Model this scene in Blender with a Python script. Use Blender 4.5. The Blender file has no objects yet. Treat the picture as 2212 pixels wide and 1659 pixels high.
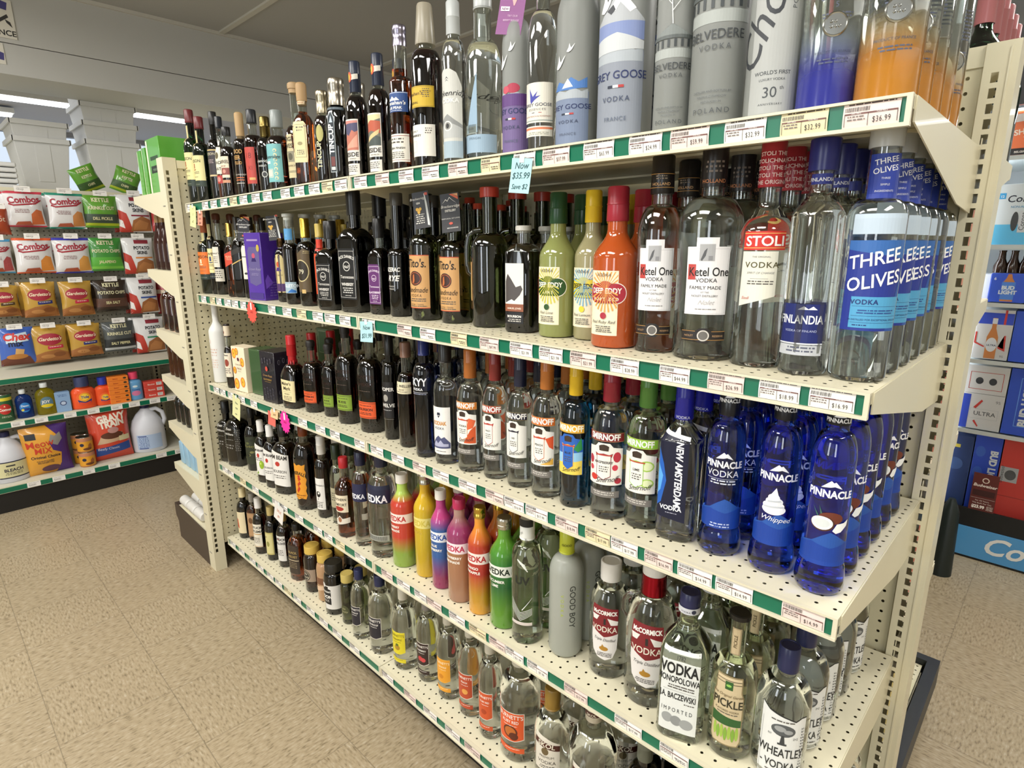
import bpy, bmesh, math, random
import numpy as np
from mathutils import Vector, Matrix
SC = bpy.context.scene
COL = SC.collection
R_ = math.radians
# ------------------------------------------------------------------ camera
cam_d = bpy.data.cameras.new('camera'); cam = bpy.data.objects.new('camera', cam_d); COL.objects.link(cam)
yaw, pitch, roll = R_(44.011), R_(-13.396), R_(-0.151)
Fv = Vector((-math.sin(yaw) * math.cos(pitch), math.cos(yaw) * math.cos(pitch), math.sin(pitch)))
Rv = Vector((math.cos(yaw), math.sin(yaw), 0)); Uv = Rv.cross(Fv)
R2 = Rv * math.cos(roll) + Uv * math.sin(roll); U2 = -Rv * math.sin(roll) + Uv * math.cos(roll)
M = Matrix((R2, U2, -Fv)).transposed().to_4x4(); M.translation = Vector((2.612, -1.398, 1.450))
cam.matrix_world = M
cam_d.sensor_width = 36; cam_d.lens = 36 * 1266 / 2212; cam_d.clip_start = 0.02; cam_d.clip_end = 60
SC.camera = cam
# ------------------------------------------------------------------ view, bounces, world
SC.view_settings.view_transform = 'Standard'; SC.view_settings.look = 'None'
SC.view_settings.exposure = -0.68; SC.view_settings.gamma = 1
cy = SC.cycles
cy.max_bounces = 14; cy.diffuse_bounces = 4; cy.glossy_bounces = 4; cy.transmission_bounces = 14; cy.transparent_max_bounces = 12
cy.caustics_reflective = False; cy.caustics_refractive = True; cy.sample_clamp_indirect = 6; cy.adaptive_threshold = 0.03
cy.blur_glossy = 0.2
wd = bpy.data.worlds.new('world'); SC.world = wd; wd.use_nodes = True
wd.node_tree.nodes['Background'].inputs[0].default_value = (0.75, 0.86, 1.0, 1); wd.node_tree.nodes['Background'].inputs[1].default_value = 1.6
# ------------------------------------------------------------------ area lights: ceiling fluorescents and the shop windows
def area(name, loc, sx, sy, w, rot=(0, 0, 0), col=(1, 0.97, 0.92)):
    l = bpy.data.lights.new(name, 'AREA'); l.shape = 'RECTANGLE'; l.size = sx; l.size_y = sy; l.energy = w; l.color = col
    o = bpy.data.objects.new(name, l); o.location = loc; o.rotation_euler = rot; COL.objects.link(o); return o
CEIL = 2.90
FIX = [(.35, -1.95, 0), (2.0, -1.95, 0), (3.7, -1.2, 1), (-1.15, -2.3, 1), (1.2, -3.5, 0), (2.8, 1.25, 0), (4.0, 2.3, 0)]
for i, (x, y, a) in enumerate(FIX):
    area('ceiling_lamp', (x, y, CEIL - .075), 1.16, .54, 62, (0, 0, a * math.pi / 2))
for x in (1.12, 3.72):
    area('window_daylight', (x, -4.42, 1.55), .62, 1.7, 45, (R_(-90), 0, math.pi), (0.88, 0.94, 1.0))
for x, y in ((-5.15, .1), (-3.6, .1), (-6.2, -1.4), (-6.2, 1.2)):
    area('back_room_lamp', (x, y, 2.84), .12, 2.6, 80, (0, 0, 0), (0.95, 0.97, 1.0))
# ------------------------------------------------------------------ materials
def hexc(h, a=1):
    h = h.lstrip('#'); h = h if len(h) == 6 else ''.join(c * 2 for c in h); v = [int(h[i:i + 2], 16) / 255 for i in (0, 2, 4)]
    return tuple((c / 12.92 if c < .04045 else ((c + .055) / 1.055) ** 2.4) for c in v) + (a,)
MATS = {}
def mat(key, col='#cccccc', rough=.5, metal=0, trans=0, ior=1.45, emis=0, coat=0, alpha=1):
    if key in MATS: return MATS[key]
    m = bpy.data.materials.new(key); m.use_nodes = True; p = m.node_tree.nodes['Principled BSDF']
    c = hexc(col) if isinstance(col, str) else tuple(col) + (1,)
    p.inputs['Base Color'].default_value = c; p.inputs['Roughness'].default_value = rough; p.inputs['Metallic'].default_value = metal
    p.inputs['Transmission Weight'].default_value = trans; p.inputs['IOR'].default_value = ior; p.inputs['Coat Weight'].default_value = coat
    if emis: p.inputs['Emission Color'].default_value = c; p.inputs['Emission Strength'].default_value = emis
    m.diffuse_color = c; MATS[key] = m; return m
def ink(h): return mat('paint ' + h, h, .45)
def N(m, t, **k):
    n = m.node_tree.nodes.new(t)
    for a, b in k.items(): setattr(n, a, b)
    return n
def math_n(m, op, a, b=None, c=None):
    n = N(m, 'ShaderNodeMath', operation=op)
    for i, v in enumerate((a, b, c)):
        if v is None: continue
        if isinstance(v, (int, float)): n.inputs[i].default_value = v
        else: m.node_tree.links.new(v, n.inputs[i])
    return n.outputs[0]
def coords(m):
    t = N(m, 'ShaderNodeTexCoord'); s = N(m, 'ShaderNodeSeparateXYZ'); m.node_tree.links.new(t.outputs['Object'], s.inputs[0]); return t, s
def perforated(key, col, ax, rough=.42, off=(0, 0), only_up=False, r=.0032):
    # painted steel sheet with round punched holes every inch
    m = mat(key, col, rough); L = m.node_tree.links; p = m.node_tree.nodes['Principled BSDF']; t, s = coords(m)
    d = []
    for i, a in enumerate(ax):
        v = math_n(m, 'ADD', s.outputs[a], off[i] + 25.4 * 4); v = math_n(m, 'DIVIDE', v, .0254); v = math_n(m, 'FRACT', v)
        v = math_n(m, 'SUBTRACT', v, .5); d.append(math_n(m, 'MULTIPLY', v, v))
    h = math_n(m, 'LESS_THAN', math_n(m, 'ADD', d[0], d[1]), (r / .0254) ** 2)
    if only_up:
        g = N(m, 'ShaderNodeSeparateXYZ'); L.new(t.outputs['Normal'], g.inputs[0])
        h = math_n(m, 'MULTIPLY', h, math_n(m, 'GREATER_THAN', g.outputs[2], .9))
    L.new(math_n(m, 'SUBTRACT', 1, h), p.inputs['Alpha']); return m
CREAM = '#d9d2b6'
metal_cream = mat('cream enamel steel', CREAM, .38, coat=.15)
shelf_top_m = perforated('cream perforated shelf', '#dcd5ba', (0, 1), .4, (0, .008), False, .0028)
peg_x = perforated('cream pegboard facing the aisle', '#cbc3a4', (0, 2), .5)
peg_y = perforated('cream pegboard of the end', '#cbc3a4', (1, 2), .5, (.0105, 0))
dark_m = mat('black plinth', '#191715', .5); brown_m = mat('dark brown plinth', '#40352e', .4)
green_m = mat('green rail strip', '#12694d', .3); black_m = mat('black plastic', '#141414', .4)
white_pm = mat('white paper', '#eeebe6', .6)
# floor: 12 inch vinyl composition tiles, mottled
fl = mat('vinyl tile floor', '#b3a387', .33); L = fl.node_tree.links; P = fl.node_tree.nodes['Principled BSDF']; t, s = coords(fl)
jx = math_n(fl, 'FRACT', math_n(fl, 'DIVIDE', math_n(fl, 'ADD', s.outputs[0], 30.48 - .022), .3048))
jy = math_n(fl, 'FRACT', math_n(fl, 'DIVIDE', math_n(fl, 'ADD', s.outputs[1], 30.48 + .685), .3048))
def edge(v): return math_n(fl, 'MINIMUM', v, math_n(fl, 'SUBTRACT', 1, v))
jm = math_n(fl, 'MINIMUM', edge(jx), edge(jy)); jr = N(fl, 'ShaderNodeMapRange'); L.new(jm, jr.inputs[0])
jr.inputs[1].default_value = .0015; jr.inputs[2].default_value = .006; jr.inputs[3].default_value = .62; jr.inputs[4].default_value = 1
cx = math_n(fl, 'FLOOR', math_n(fl, 'DIVIDE', math_n(fl, 'ADD', s.outputs[0], 30.48 - .022), .3048)); cyy = math_n(fl, 'FLOOR', math_n(fl, 'DIVIDE', math_n(fl, 'ADD', s.outputs[1], 30.48 + .685), .3048))
par = math_n(fl, 'FRACT', math_n(fl, 'MULTIPLY', math_n(fl, 'ADD', cx, cyy), .5))
def stretch(sc):
    mp = N(fl, 'ShaderNodeMapping'); L.new(t.outputs['Object'], mp.inputs[0]); mp.inputs['Scale'].default_value = sc
    n = N(fl, 'ShaderNodeTexNoise'); L.new(mp.outputs[0], n.inputs[0]); n.inputs['Scale'].default_value = 1; n.inputs['Detail'].default_value = 5; return n.outputs[0]
na, nb = stretch((150, 45, 60)), stretch((45, 150, 60))
mx = N(fl, 'ShaderNodeMix'); L.new(math_n(fl, 'GREATER_THAN', par, .25), mx.inputs[0]); L.new(na, mx.inputs[2]); L.new(nb, mx.inputs[3])
cr = N(fl, 'ShaderNodeValToRGB'); L.new(mx.outputs[0], cr.inputs[0]); e = cr.color_ramp.elements
e[0].position = .27; e[0].color = hexc('#6e6049'); e[1].position = .42; e[1].color = hexc('#9a8b70')
for ps, c in ((.5, '#a59579'), (.62, '#ab9c82'), (.72, '#b8ac96')): q = e.new(ps); q.color = hexc(c)
big = N(fl, 'ShaderNodeTexNoise'); big.inputs['Scale'].default_value = 1.3; L.new(t.outputs['Object'], big.inputs[0])
bm_ = math_n(fl, 'MULTIPLY_ADD', big.outputs[0], .25, .87)
tone = N(fl, 'ShaderNodeVectorMath', operation='SCALE'); L.new(cr.outputs[0], tone.inputs[0]); L.new(math_n(fl, 'MULTIPLY', jr.outputs[0], bm_), tone.inputs['Scale']); L.new(tone.outputs[0], P.inputs['Base Color'])
# ------------------------------------------------------------------ mesh helpers
class MB:
    def __init__(s): s.b = bmesh.new(); s.mi = 0
    def face(s, pts):
        f = s.b.faces.new([s.b.verts.new(p) for p in pts]); f.material_index = s.mi; return f
    def box(s, x0, y0, z0, x1, y1, z1):
        return s.hexa([(x0, y0, z0), (x1, y0, z0), (x1, y1, z0), (x0, y1, z0), (x0, y0, z1), (x1, y0, z1), (x1, y1, z1), (x0, y1, z1)])
    def hexa(s, p):
        v = [s.b.verts.new(q) for q in p]
        for f in ((3, 2, 1, 0), (4, 5, 6, 7), (0, 1, 5, 4), (1, 2, 6, 5), (2, 3, 7, 6), (3, 0, 4, 7)):
            s.b.faces.new([v[i] for i in f]).material_index = s.mi
        return s
    def prism(s, pts, y0, y1, axis=1):
        # polygon in the other two axes, extruded along axis
        def P3(a, b, c): return {0: (c, a, b), 1: (a, c, b), 2: (a, b, c)}[axis]
        A = [s.b.verts.new(P3(a, b, y0)) for a, b in pts]; B = [s.b.verts.new(P3(a, b, y1)) for a, b in pts]; n = len(pts)
        for f in [A, B[::-1]] + [[A[i], B[i], B[(i + 1) % n], A[(i + 1) % n]] for i in range(n)]:
            s.b.faces.new(f).material_index = s.mi
        return s
    def lathe(s, prof, n=24, c=(0, 0, 0), caps=True, sq=None, flip=False, squash=1):
        rings = []
        for z, r in prof:
            ring = []
            for i in range(n):
                a = 2 * math.pi * i / n; k = 1
                if sq: q = sq(z); k = 1 / (abs(math.cos(a)) ** q + abs(math.sin(a)) ** q) ** (1 / q)
                ring.append(s.b.verts.new((c[0] + r * k * math.cos(a), c[1] + r * k * math.sin(a) * squash, c[2] + z)))
            rings.append(ring)
        fs = []
        for A, B in zip(rings, rings[1:]):
            for i in range(n):
                fs.append(s.b.faces.new((A[i], A[(i + 1) % n], B[(i + 1) % n], B[i])))
        if caps: fs += [s.b.faces.new(rings[0][::-1]), s.b.faces.new(rings[-1])]
        for f in fs:
            f.material_index = s.mi; f.smooth = True
            if flip: f.normal_flip()
        return s
    def tube(s, pts, r, n=10):
        pts = [Vector(p) for p in pts]; rings = []
        for i, p in enumerate(pts):
            d = (pts[min(i + 1, len(pts) - 1)] - pts[max(i - 1, 0)]).normalized(); a = d.orthogonal().normalized(); b = d.cross(a)
            if i and abs(a.dot(pa)) < .99:
                a = (pa - d * pa.dot(d)).normalized(); b = d.cross(a)
            pa = a
            rr = r[i] if isinstance(r, (list, tuple)) else r
            rings.append([s.b.verts.new(p + (a * math.cos(2 * math.pi * k / n) + b * math.sin(2 * math.pi * k / n)) * rr) for k in range(n)])
        for A, B in zip(rings, rings[1:]):
            for i in range(n): f = s.b.faces.new((A[i], A[(i + 1) % n], B[(i + 1) % n], B[i])); f.smooth = True; f.material_index = s.mi
        s.b.faces.new(rings[0][::-1]); s.b.faces.new(rings[-1]); return s
    def done(s, name, mats, parent=None, loc=None, fix=True):
        if fix: bmesh.ops.recalc_face_normals(s.b, faces=s.b.faces)
        me = bpy.data.meshes.new(name); s.b.to_mesh(me); s.b.free(); me.set_sharp_from_angle(angle=R_(42))
        for m in (mats if isinstance(mats, list) else [mats]): me.materials.append(m)
        o = bpy.data.objects.new(name, me); COL.objects.link(o)
        if parent: o.parent = parent
        if loc: o.location = loc
        return o
def tag(o, label, cat, group=None, kind=None):
    o['label'] = label; o['category'] = cat
    if group: o['group'] = group
    if kind: o['kind'] = kind
    return o
def empty(name, loc, rz=0):
    o = bpy.data.objects.new(name, None); o.empty_display_size = .05; o.location = loc; o.rotation_euler = (0, 0, rz); COL.objects.link(o); return o
def struct(o): o['kind'] = 'structure'; return o
def copy_tree(o, parent=None):
    c = o.copy(); COL.objects.link(c); c.parent = parent
    for ch in KIDS.get(o.name, []): copy_tree(ch, c)
    return c
KIDS = {}
def index_kids():
    KIDS.clear()
    for o in bpy.data.objects:
        if o.parent: KIDS.setdefault(o.parent.name, []).append(o)
# ---- lettering: the built-in font turned into flat meshes
TXT = {}
def text_geo(t, size, xs=1, sh=0, bold=0, sp=1):
    k = (t, size, xs, sh, bold, sp)
    if k in TXT: return TXT[k]
    cu = bpy.data.curves.new('t', 'FONT'); cu.body = t; cu.size = size; cu.resolution_u = 3 if size > .02 else (2 if size > .008 else 1); cu.align_x = 'CENTER'; cu.shear = sh; cu.offset = bold * size; cu.space_character = sp
    ob = bpy.data.objects.new('t', cu); me = bpy.data.meshes.new_from_object(ob)
    V = [(v.co.x * xs, v.co.y) for v in me.vertices]; Fc = [tuple(p.vertices) for p in me.polygons]
    bpy.data.objects.remove(ob); bpy.data.curves.remove(cu); bpy.data.meshes.remove(me)
    TXT[k] = (V, Fc); return TXT[k]
def ell(u, v, ru, rv, n=20, a0=0, a1=360): return [(u + ru * math.cos(R_(a0 + (a1 - a0) * i / n)), v + rv * math.sin(R_(a0 + (a1 - a0) * i / n))) for i in range(n if a1 - a0 >= 360 else n + 1)]
def flat_art(els, unit=.001):
    """elements in millimetres -> list of (verts2d, faces, colour, layer)"""
    out = []; L_ = 1
    for e in els:
        k = e[0]
        if k == 'R': _, a, b, c, d, col = e[:6]; out.append(([(a, b), (c, b), (c, d), (a, d)], [(0, 1, 2, 3)], col, L_))
        elif k == 'E': _, u, v, ru, rv, col = e[:6]; p = ell(u, v, ru, rv, 22); out.append((p, [tuple(range(22))], col, L_))
        elif k == 'P': p = list(e[1]); out.append((p, [tuple(range(len(p)))], e[2], L_))
        elif k == 'B':                                    # outlined frame a,b,c,d,width,col
            _, a, b, c, d, w, col = e
            for q in ((a, b, c, b + w), (a, d - w, c, d), (a, b, a + w, d), (c - w, b, c, d)): out.append(([(q[0], q[1]), (q[2], q[1]), (q[2], q[3]), (q[0], q[3])], [(0, 1, 2, 3)], col, L_))
        elif k == 'F':                                    # fine print: a, top, c, rows, pitch, col
            _, a, v, c, n, dv, col = e; rnd = random.Random(int(a * 7 + v * 3))
            for i in range(n):
                x = a + rnd.random() * (c - a) * .12
                while x < c - 1:
                    w = 1 + rnd.random() * (c - a) * .22; x2 = min(c, x + w); out.append(([(x, v - i * dv), (x2, v - i * dv), (x2, v - i * dv + dv * .45), (x, v - i * dv + dv * .45)], [(0, 1, 2, 3)], col, L_)); x = x2 + dv * .35
        elif k == 'T':
            _, t_, u, v, sz, col = e[:6]; o = e[6] if len(e) > 6 else {}
            V, Fc = text_geo(t_, sz, o.get('xs', 1), o.get('sh', 0), o.get('b', 0), o.get('sp', 1)); a = R_(o.get('r', 0)); ca, sa = math.cos(a), math.sin(a)
            if o.get('arc'):
                rr = o['arc']; V = [((rr + y) * math.sin(x / rr), (rr + y) * math.cos(x / rr) - rr) for x, y in V]
            out.append(([(u + x * ca - y * sa, v + x * sa + y * ca) for x, y in V], Fc, col, L_))
        L_ += 1
    return [([(x * unit, y * unit) for x, y in V], Fc, c, l) for V, Fc, c, l in out]
def art_mesh(name, els, mapper, parent=None, step=None, vstep=None, lift=.00012, base=0, mats=None):
    """flat art cut into strips, wrapped by mapper(u, v, lift) and linked as one mesh"""
    G = flat_art(els); bm = bmesh.new(); cols = []
    for V, Fc, c, l in G:
        if c not in cols: cols.append(c)
        lt = base + lift * l
        vs = [bm.verts.new((x, y, lt)) for x, y in V]
        for f in Fc:
            try: bm.faces.new([vs[i] for i in f]).material_index = cols.index(c)
            except ValueError: pass
    for ax, st in ((0, step), (1, vstep)):
        if not st or not bm.verts: continue
        lo = min(v.co[ax] for v in bm.verts); hi = max(v.co[ax] for v in bm.verts); k = math.ceil(lo / st)
        while k * st < hi:
            co = [0, 0, 0]; no = [0, 0, 0]; co[ax] = k * st + 1e-6; no[ax] = 1
            bmesh.ops.bisect_plane(bm, geom=bm.verts[:] + bm.edges[:] + bm.faces[:], plane_co=co, plane_no=no, dist=1e-7); k += 1
    bmesh.ops.triangulate(bm, faces=[f for f in bm.faces if len(f.verts) > 4])
    for v in bm.verts: v.co = mapper(v.co.x, v.co.y, v.co.z)
    me = bpy.data.meshes.new(name); bm.to_mesh(me); bm.free()
    for c in cols: me.materials.append(ink(c) if isinstance(c, str) else c)
    o = bpy.data.objects.new(name, me); COL.objects.link(o)
    if parent: o.parent = parent
    return o
# ================================================================== the room
D = .545
ZS = {1: (1.6102, 1.6202, 1.6184), 2: (1.2558, 1.263, 1.2614), 3: (.8802, .9097, .9315), 4: (.5245, .5315, .5573), 5: (.1653, .1689, .1671)}
def zs(s, X):
    a = ZS[s]; return a[0] + (a[1] - a[0]) * X / 1.2192 if X < 1.2192 else a[1] + (a[2] - a[1]) * (X - 1.2192) / 1.2192
wall_m = mat('painted wall', '#b9b6ab', .7); ceil_m = mat('ceiling panel', '#b4b3b0', .8); trim_m = mat('cream batten', '#cfccc2', .6)
bulk_m = mat('bulkhead paint', '#c6c6c2', .65)
struct(MB().box(-7.5, -4.5, -.1, 5, 3.6, 0).done('floor', fl))
struct(MB().box(-2.04, -4.5, CEIL, 5, 3.6, CEIL + .1).done('ceiling', ceil_m))
struct(MB().box(-7.5, -4.5, CEIL + .02, -2.04, 3.6, CEIL + .1).done('ceiling', mat('back room ceiling', '#b9bcc4', .8)))
for k in range(-4, 3):
    y = .47 + 1.2192 * k; struct(MB().box(-2.03, y - .018, CEIL - .012, 5, y + .018, CEIL).done('trim_%d' % (k + 5), trim_m))
struct(MB().box(-2.03, -4.5, CEIL - .02, -2.01, 3.6, CEIL).done('trim_8', trim_m))
# bulkhead over the snack aisle: two painted boards
struct(MB().box(-2.5, -4.5, 2.578, -2.03, 3.6, CEIL).done('beam_upper', bulk_m))
struct(MB().box(-2.5, -4.5, 2.41, -2.034, 3.6, 2.574).done('beam_lower', bulk_m))
m = MB(); m.box(-7.6, 3.5, 0, 5, 3.6, CEIL + .1); struct(m.done('wall_back', mat('pale grey wall', '#b4b4b2', .7)))
struct(MB().box(4.9, -4.5, 0, 5, 3.5, CEIL).done('wall_right', wall_m))
m = MB(); m.box(-7.5, -4.6, 0, 5, -4.5, .65); m.box(-7.5, -4.6, 2.45, 5, -4.5, CEIL + .1)
for x0, x1 in ((-7.5, -.8), (.35, .55), (1.65, 1.85), (2.95, 3.15), (4.25, 5)): m.box(x0, -4.6, .65, x1, -4.5, 2.45)
struct(m.done('wall_front', wall_m))
pane = mat('frosted window pane', '#dfe8f0', .3)
for i, x in enumerate((-.8, .55, 1.85, 3.15)):
    f = struct(MB().box(x, -4.58, .65, x + 1.15, -4.52, .70).box(x, -4.58, 2.4, x + 1.15, -4.52, 2.45).box(x, -4.58, .65, x + .04, -4.52, 2.45).box(x + 1.1, -4.58, .65, x + 1.15, -4.52, 2.45).done('window_%d' % (i + 1), mat('window frame', '#34373a', .4)))
    MB().box(x + .04, -4.56, .7, x + 1.1, -4.55, 2.4).done('pane', pane, f)
# far wall with the tall shop windows seen past the coolers
m = MB(); m.box(-7.6, -4.5, 0, -7.5, 3.5, .5); m.box(-7.6, -4.5, 2.86, -7.5, 3.5, CEIL + .1)
for y0, y1 in ((-4.5, -3.1), (-1.9, -1.7), (-.5, -.3), (.9, 1.1), (2.3, 3.5)): m.box(-7.6, y0, .5, -7.5, y1, 2.86)
struct(m.done('wall_left', mat('grey far wall', '#9a9ca0', .7)))
glassm = mat('window glass', '#ffffff', .02, trans=1, ior=1.02)
for i, y in enumerate((-3.1, -1.7, -.3, 1.1)):
    m = MB(); m.box(-7.58, y, .5, -7.5, y + .05, 2.86).box(-7.58, y + 1.15, .5, -7.5, y + 1.2, 2.86).box(-7.58, y, 1.5, -7.5, y + 1.2, 1.55).box(-7.58, y + .57, .5, -7.5, y + .62, 2.86)
    f = struct(m.done('window_%d' % (i + 5), mat('window frame', '#34373a', .4)))
    MB().box(-7.56, y + .05, .5, -7.555, y + 1.15, 2.86).done('pane', glassm, f)
# ceiling fixtures (housings around the lamps)
fx_m = mat('lamp housing', '#dcdcd6', .5)
for i, (x, y, a) in enumerate(FIX):
    m = MB(); w, d = (.62, .31)
    for q in ((-w, -d, -w + .02, d), (w - .02, -d, w, d), (-w, -d, w, -d + .02), (-w, d - .02, w, d)): m.box(q[0], q[1], -.085, q[2], q[3], 0)
    o = m.done('ceiling_light', fx_m); o.location = (x, y, CEIL); o.rotation_euler.z = a * math.pi / 2
    tag(o, 'white boxed fluorescent fitting on the shop ceiling, outside the picture', 'light', 'fluorescent fittings of the shop ceiling')
# strip lights beyond the bulkhead: glowing tubes
tube_m = mat('lit fluorescent tube', '#f4f8ff', .4, emis=9)
for i, (x, y0, y1, ds) in enumerate(((-5.15, -1.4, 1.35, 'long lit strip light behind the white foam coolers and beyond the bulkhead'), (-6.12, -2.6, -.2, 'short lit strip light at the far left edge above the stacked coolers'))):
    t_ = empty('strip_light', (x, (y0 + y1) / 2, 2.9)); h = (y1 - y0) / 2
    MB().box(-.08, -h, -.05, .08, h, 0).done('housing', fx_m, t_)
    m = MB()
    for dx in (-.035, .035): m.tube([(dx, -h + .02, -.065), (dx, h - .02, -.065)], .016)
    m.done('tube', tube_m, t_); tag(t_, ds, 'light')
# a blank-cornered notice on the bulkhead: only its right end is in the picture
sg = tag(MB().box(-2.028, -1.1, 2.60, -2.024, -.682, 2.80).done('wall_sign', mat('sign board', '#e4e0d4', .6)), 'white notice with purple and black marks ending in NCE high on the bulkhead', 'sign')
def onx(x, y0, z0): return lambda u, v, w: Vector((x + w, y0 + u, z0 + v))
art_mesh('lettering', [('T', 'NCE', -40, 14, 40, '#2a2a2a', {'b': .02}), ('P', [(-60, 150), (-28, 145), (-20, 185), (-60, 195)], '#4e4a86'), ('P', [(-95, 75), (-30, 125), (-24, 110), (-90, 60)], '#3c3c3c'), ('P', [(-42, 98), (-20, 86), (-12, 58), (-36, 80)], '#3c3c3c')], onx(-2.024, -.682, 2.60), sg, lift=.0004)
sg2 = tag(MB().box(-2.034, -1.1, 2.46, -2.030, -.752, 2.57).done('wall_sign', mat('sign board', '#e4e0d4', .6)), 'small placard below the notice at the left edge, on the lower bulkhead board', 'sign')
art_mesh('emblem', [('P', [(-80, 20), (-6, 10), (-2, 48), (-70, 70)], '#4e4a86')], onx(-2.030, -.752, 2.47), sg2, lift=.0004)

# ================================================================== the main shelving unit
g = tag(empty('gondola_shelving', (1.2192, 0, 0)), 'long double-sided cream metal shelving unit filled with liquor bottles', 'shelving unit')
def _sub(m, name, mats, par):
    o = m.done(name, mats); o.parent = par; return o
def sub(m, name, mats, par=g): o = m.done(name, mats, par); o.matrix_parent_inverse = Matrix.Translation(-Vector(par.location)); return o
def upright(x0, x1, y0, y1, ztop, slot_axis, slot_c, par, faces=('lo', 'hi')):
    """square steel tube whose two wide faces are punched with a slot every inch"""
    m = MB(); n = int((ztop - .12) / .0254); th = .002; hw = .0053; sh = .0165
    if slot_axis == 'x':   # slots in the faces y0 and y1, running along x
        m.box(x0, y0 + th, 0, x0 + th, y1 - th, ztop); m.box(x1 - th, y0 + th, 0, x1, y1 - th, ztop); spans = [(y0, y0 + th), (y1 - th, y1)]; a0, a1 = x0, x1
    else:
        m.box(x0 + th, y0, 0, x1 - th, y0 + th, ztop); m.box(x0 + th, y1 - th, 0, x1 - th, y1, ztop); spans = [(x0, x0 + th), (x1 - th, x1)]; a0, a1 = y0, y1
    for p0, p1 in spans:
        def bx(u0, u1, z0, z1):
            if slot_axis == 'x': m.box(u0, p0, z0, u1, p1, z1)
            else: m.box(p0, u0, z0, p1, u1, z1)
        bx(a0, slot_c - hw, 0, ztop); bx(slot_c + hw, a1, 0, ztop); zb = ztop - .04 - n * .0254
        bx(slot_c - hw, slot_c + hw, 0, zb + .0001)
        for i in range(n): z = zb + i * .0254; bx(slot_c - hw, slot_c + hw, z + sh, z + .0254)
        bx(slot_c - hw, slot_c + hw, zb + n * .0254, ztop)
        # rolled bead beside the slots
        if slot_axis == 'x' and p0 == y0: m.box(a1 - .014, p0 - .002, .02, a1 - .011, p0, ztop - .01)
    return sub(m, 'upright', metal_cream, par)
upright(2.4225, 2.471, .0, .072, 1.79, 'x', 2.4405, g); upright(1.195, 1.243, 0, .072, 1.79, 'x', 1.219, g); upright(-.024, .022, 0.0, .072, 1.79, 'x', .0, g)
for x0, x1 in ((.024, 1.194), (1.244, 2.4215)):
    m = MB(); m.face([(x0, .012, .2), (x1, .012, .2), (x1, .012, 1.785), (x0, .012, 1.785)]); sub(m, 'back_panel', peg_x); sub(MB().box(x0, .052, .2, x1, .056, 1.785), 'back_panel', metal_cream)
    sub(MB().box(x0, .008, 1.755, x1, .02, 1.79), 'top_rail', metal_cream)
sub(MB().box(.06, -.475, 0, 2.40, -.465, .135), 'kick_plate', dark_m)
sub(MB().box(.06, .60, 0, 2.447, .61, .097), 'kick_plate', brown_m)
rail_m = mat('cream price rail', '#d6cfb6', .35)
def shelf(s, i, yb=-.004, side=-1, depth=D):
    x0, x1 = (.002, 1.2180) if i == 0 else (1.2204, 2.4364); z0, z1 = zs(s, x0), zs(s, x1); yf = side * depth
    def q(m, xa, xb, ya, yb_, ta, tb):   # slab following the tilt of the board; ta,tb = depth below surface
        f = lambda x: z0 + (z1 - z0) * (x - x0) / (x1 - x0)
        a, b = min(ya, yb_), max(ya, yb_)
        m.hexa([(xa, a, f(xa) - tb), (xb, a, f(xb) - tb), (xb, b, f(xb) - tb), (xa, b, f(xa) - tb), (xa, a, f(xa) - ta), (xb, a, f(xb) - ta), (xb, b, f(xb) - ta), (xa, b, f(xa) - ta)])
    dk = MB(); dk.mi = 1; q(dk, x0, x1, yf, yb if side < 0 else .076, 0, .016); dk.b.faces.ensure_lookup_table(); dk.b.faces[1].material_index = 0; dk = sub(dk, 'shelf', [shelf_top_m, metal_cream])
    if side < 0:
        m = MB(); q(m, x0 + .01, x1 - .01, yf + .14, yf + .20, .0165, .021); q(m, x0 + .01, x1 - .01, yf + .36, yf + .42, .0165, .021); _sub(m, 'stiffener', metal_cream, dk)
        m = MB(); y = yf - .0005
        q(m, x0, x1, y - .008, y, -.0005, .003); q(m, x0, x1, y - .009, y, .031, .0355); q(m, x0, x1, y - .002, y, .003, .031)
        q(m, x0, x0 + .006, y - .008, y, .003, .031); q(m, x1 - .006, x1, y - .008, y, .003, .031); _sub(m, 'price_rail', rail_m, dk)
        m = MB(); q(m, x0 + .007, x1 - .007, y - .0034, y - .002, .0035, .0305); _sub(m, 'rail_strip', green_m, dk)
    else:
        m = MB(); q(m, x0, x1, yf + .0005, yf + .008, 0, .034); _sub(m, 'price_rail', rail_m, dk)
    for xb in ((x0 - .0004, x0 + .0016) if i == 0 else (x0, x0 + .002)), ((x1 - .002, x1) if i == 0 else (x1 + .0002, x1 + .0022)):
        zz = z0 if xb[0] < (x0 + x1) / 2 else z1; m = MB(); f = side
        if s < 5: m.prism([(yf - f * .006, zz - .001), (yf - f * .006, zz - .03), (f * .16, zz - .105), (f * .004, zz - .115), (f * .004, zz - .001)], xb[0], xb[1], 0)
        else: m.prism([(yf - f * .006, zz - .017), (yf - f * .006, zz - .06), (f * .004, zz - .09), (f * .004, zz - .017)], xb[0], xb[1], 0)
        _sub(m, 'bracket', metal_cream, dk)
for s in range(1, 6):
    for i in (0, 1): shelf(s, i)
# the far side of the same unit, seen past the right upright
SB = {1: 1.635, 2: 1.31, 3: .975, 4: .60, 5: .165}
_z = dict(ZS)
for s, z in SB.items(): ZS[s] = (z,) * 3
for s in SB: shelf(s, 1, side=1, depth=.62 if s == 5 else (.56 if s in (1, 2) else .45))
ZS.update(_z)
sub(MB().box(2.446, .078, .098, 2.476, .66, .185).box(.02, .63, .098, 2.446, .66, .185), 'bumper', mat('black bumper', '#23262b', .45))
sub(MB().box(2.448, .078, 0, 2.460, .63, .097), 'kick_plate', brown_m)

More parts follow.
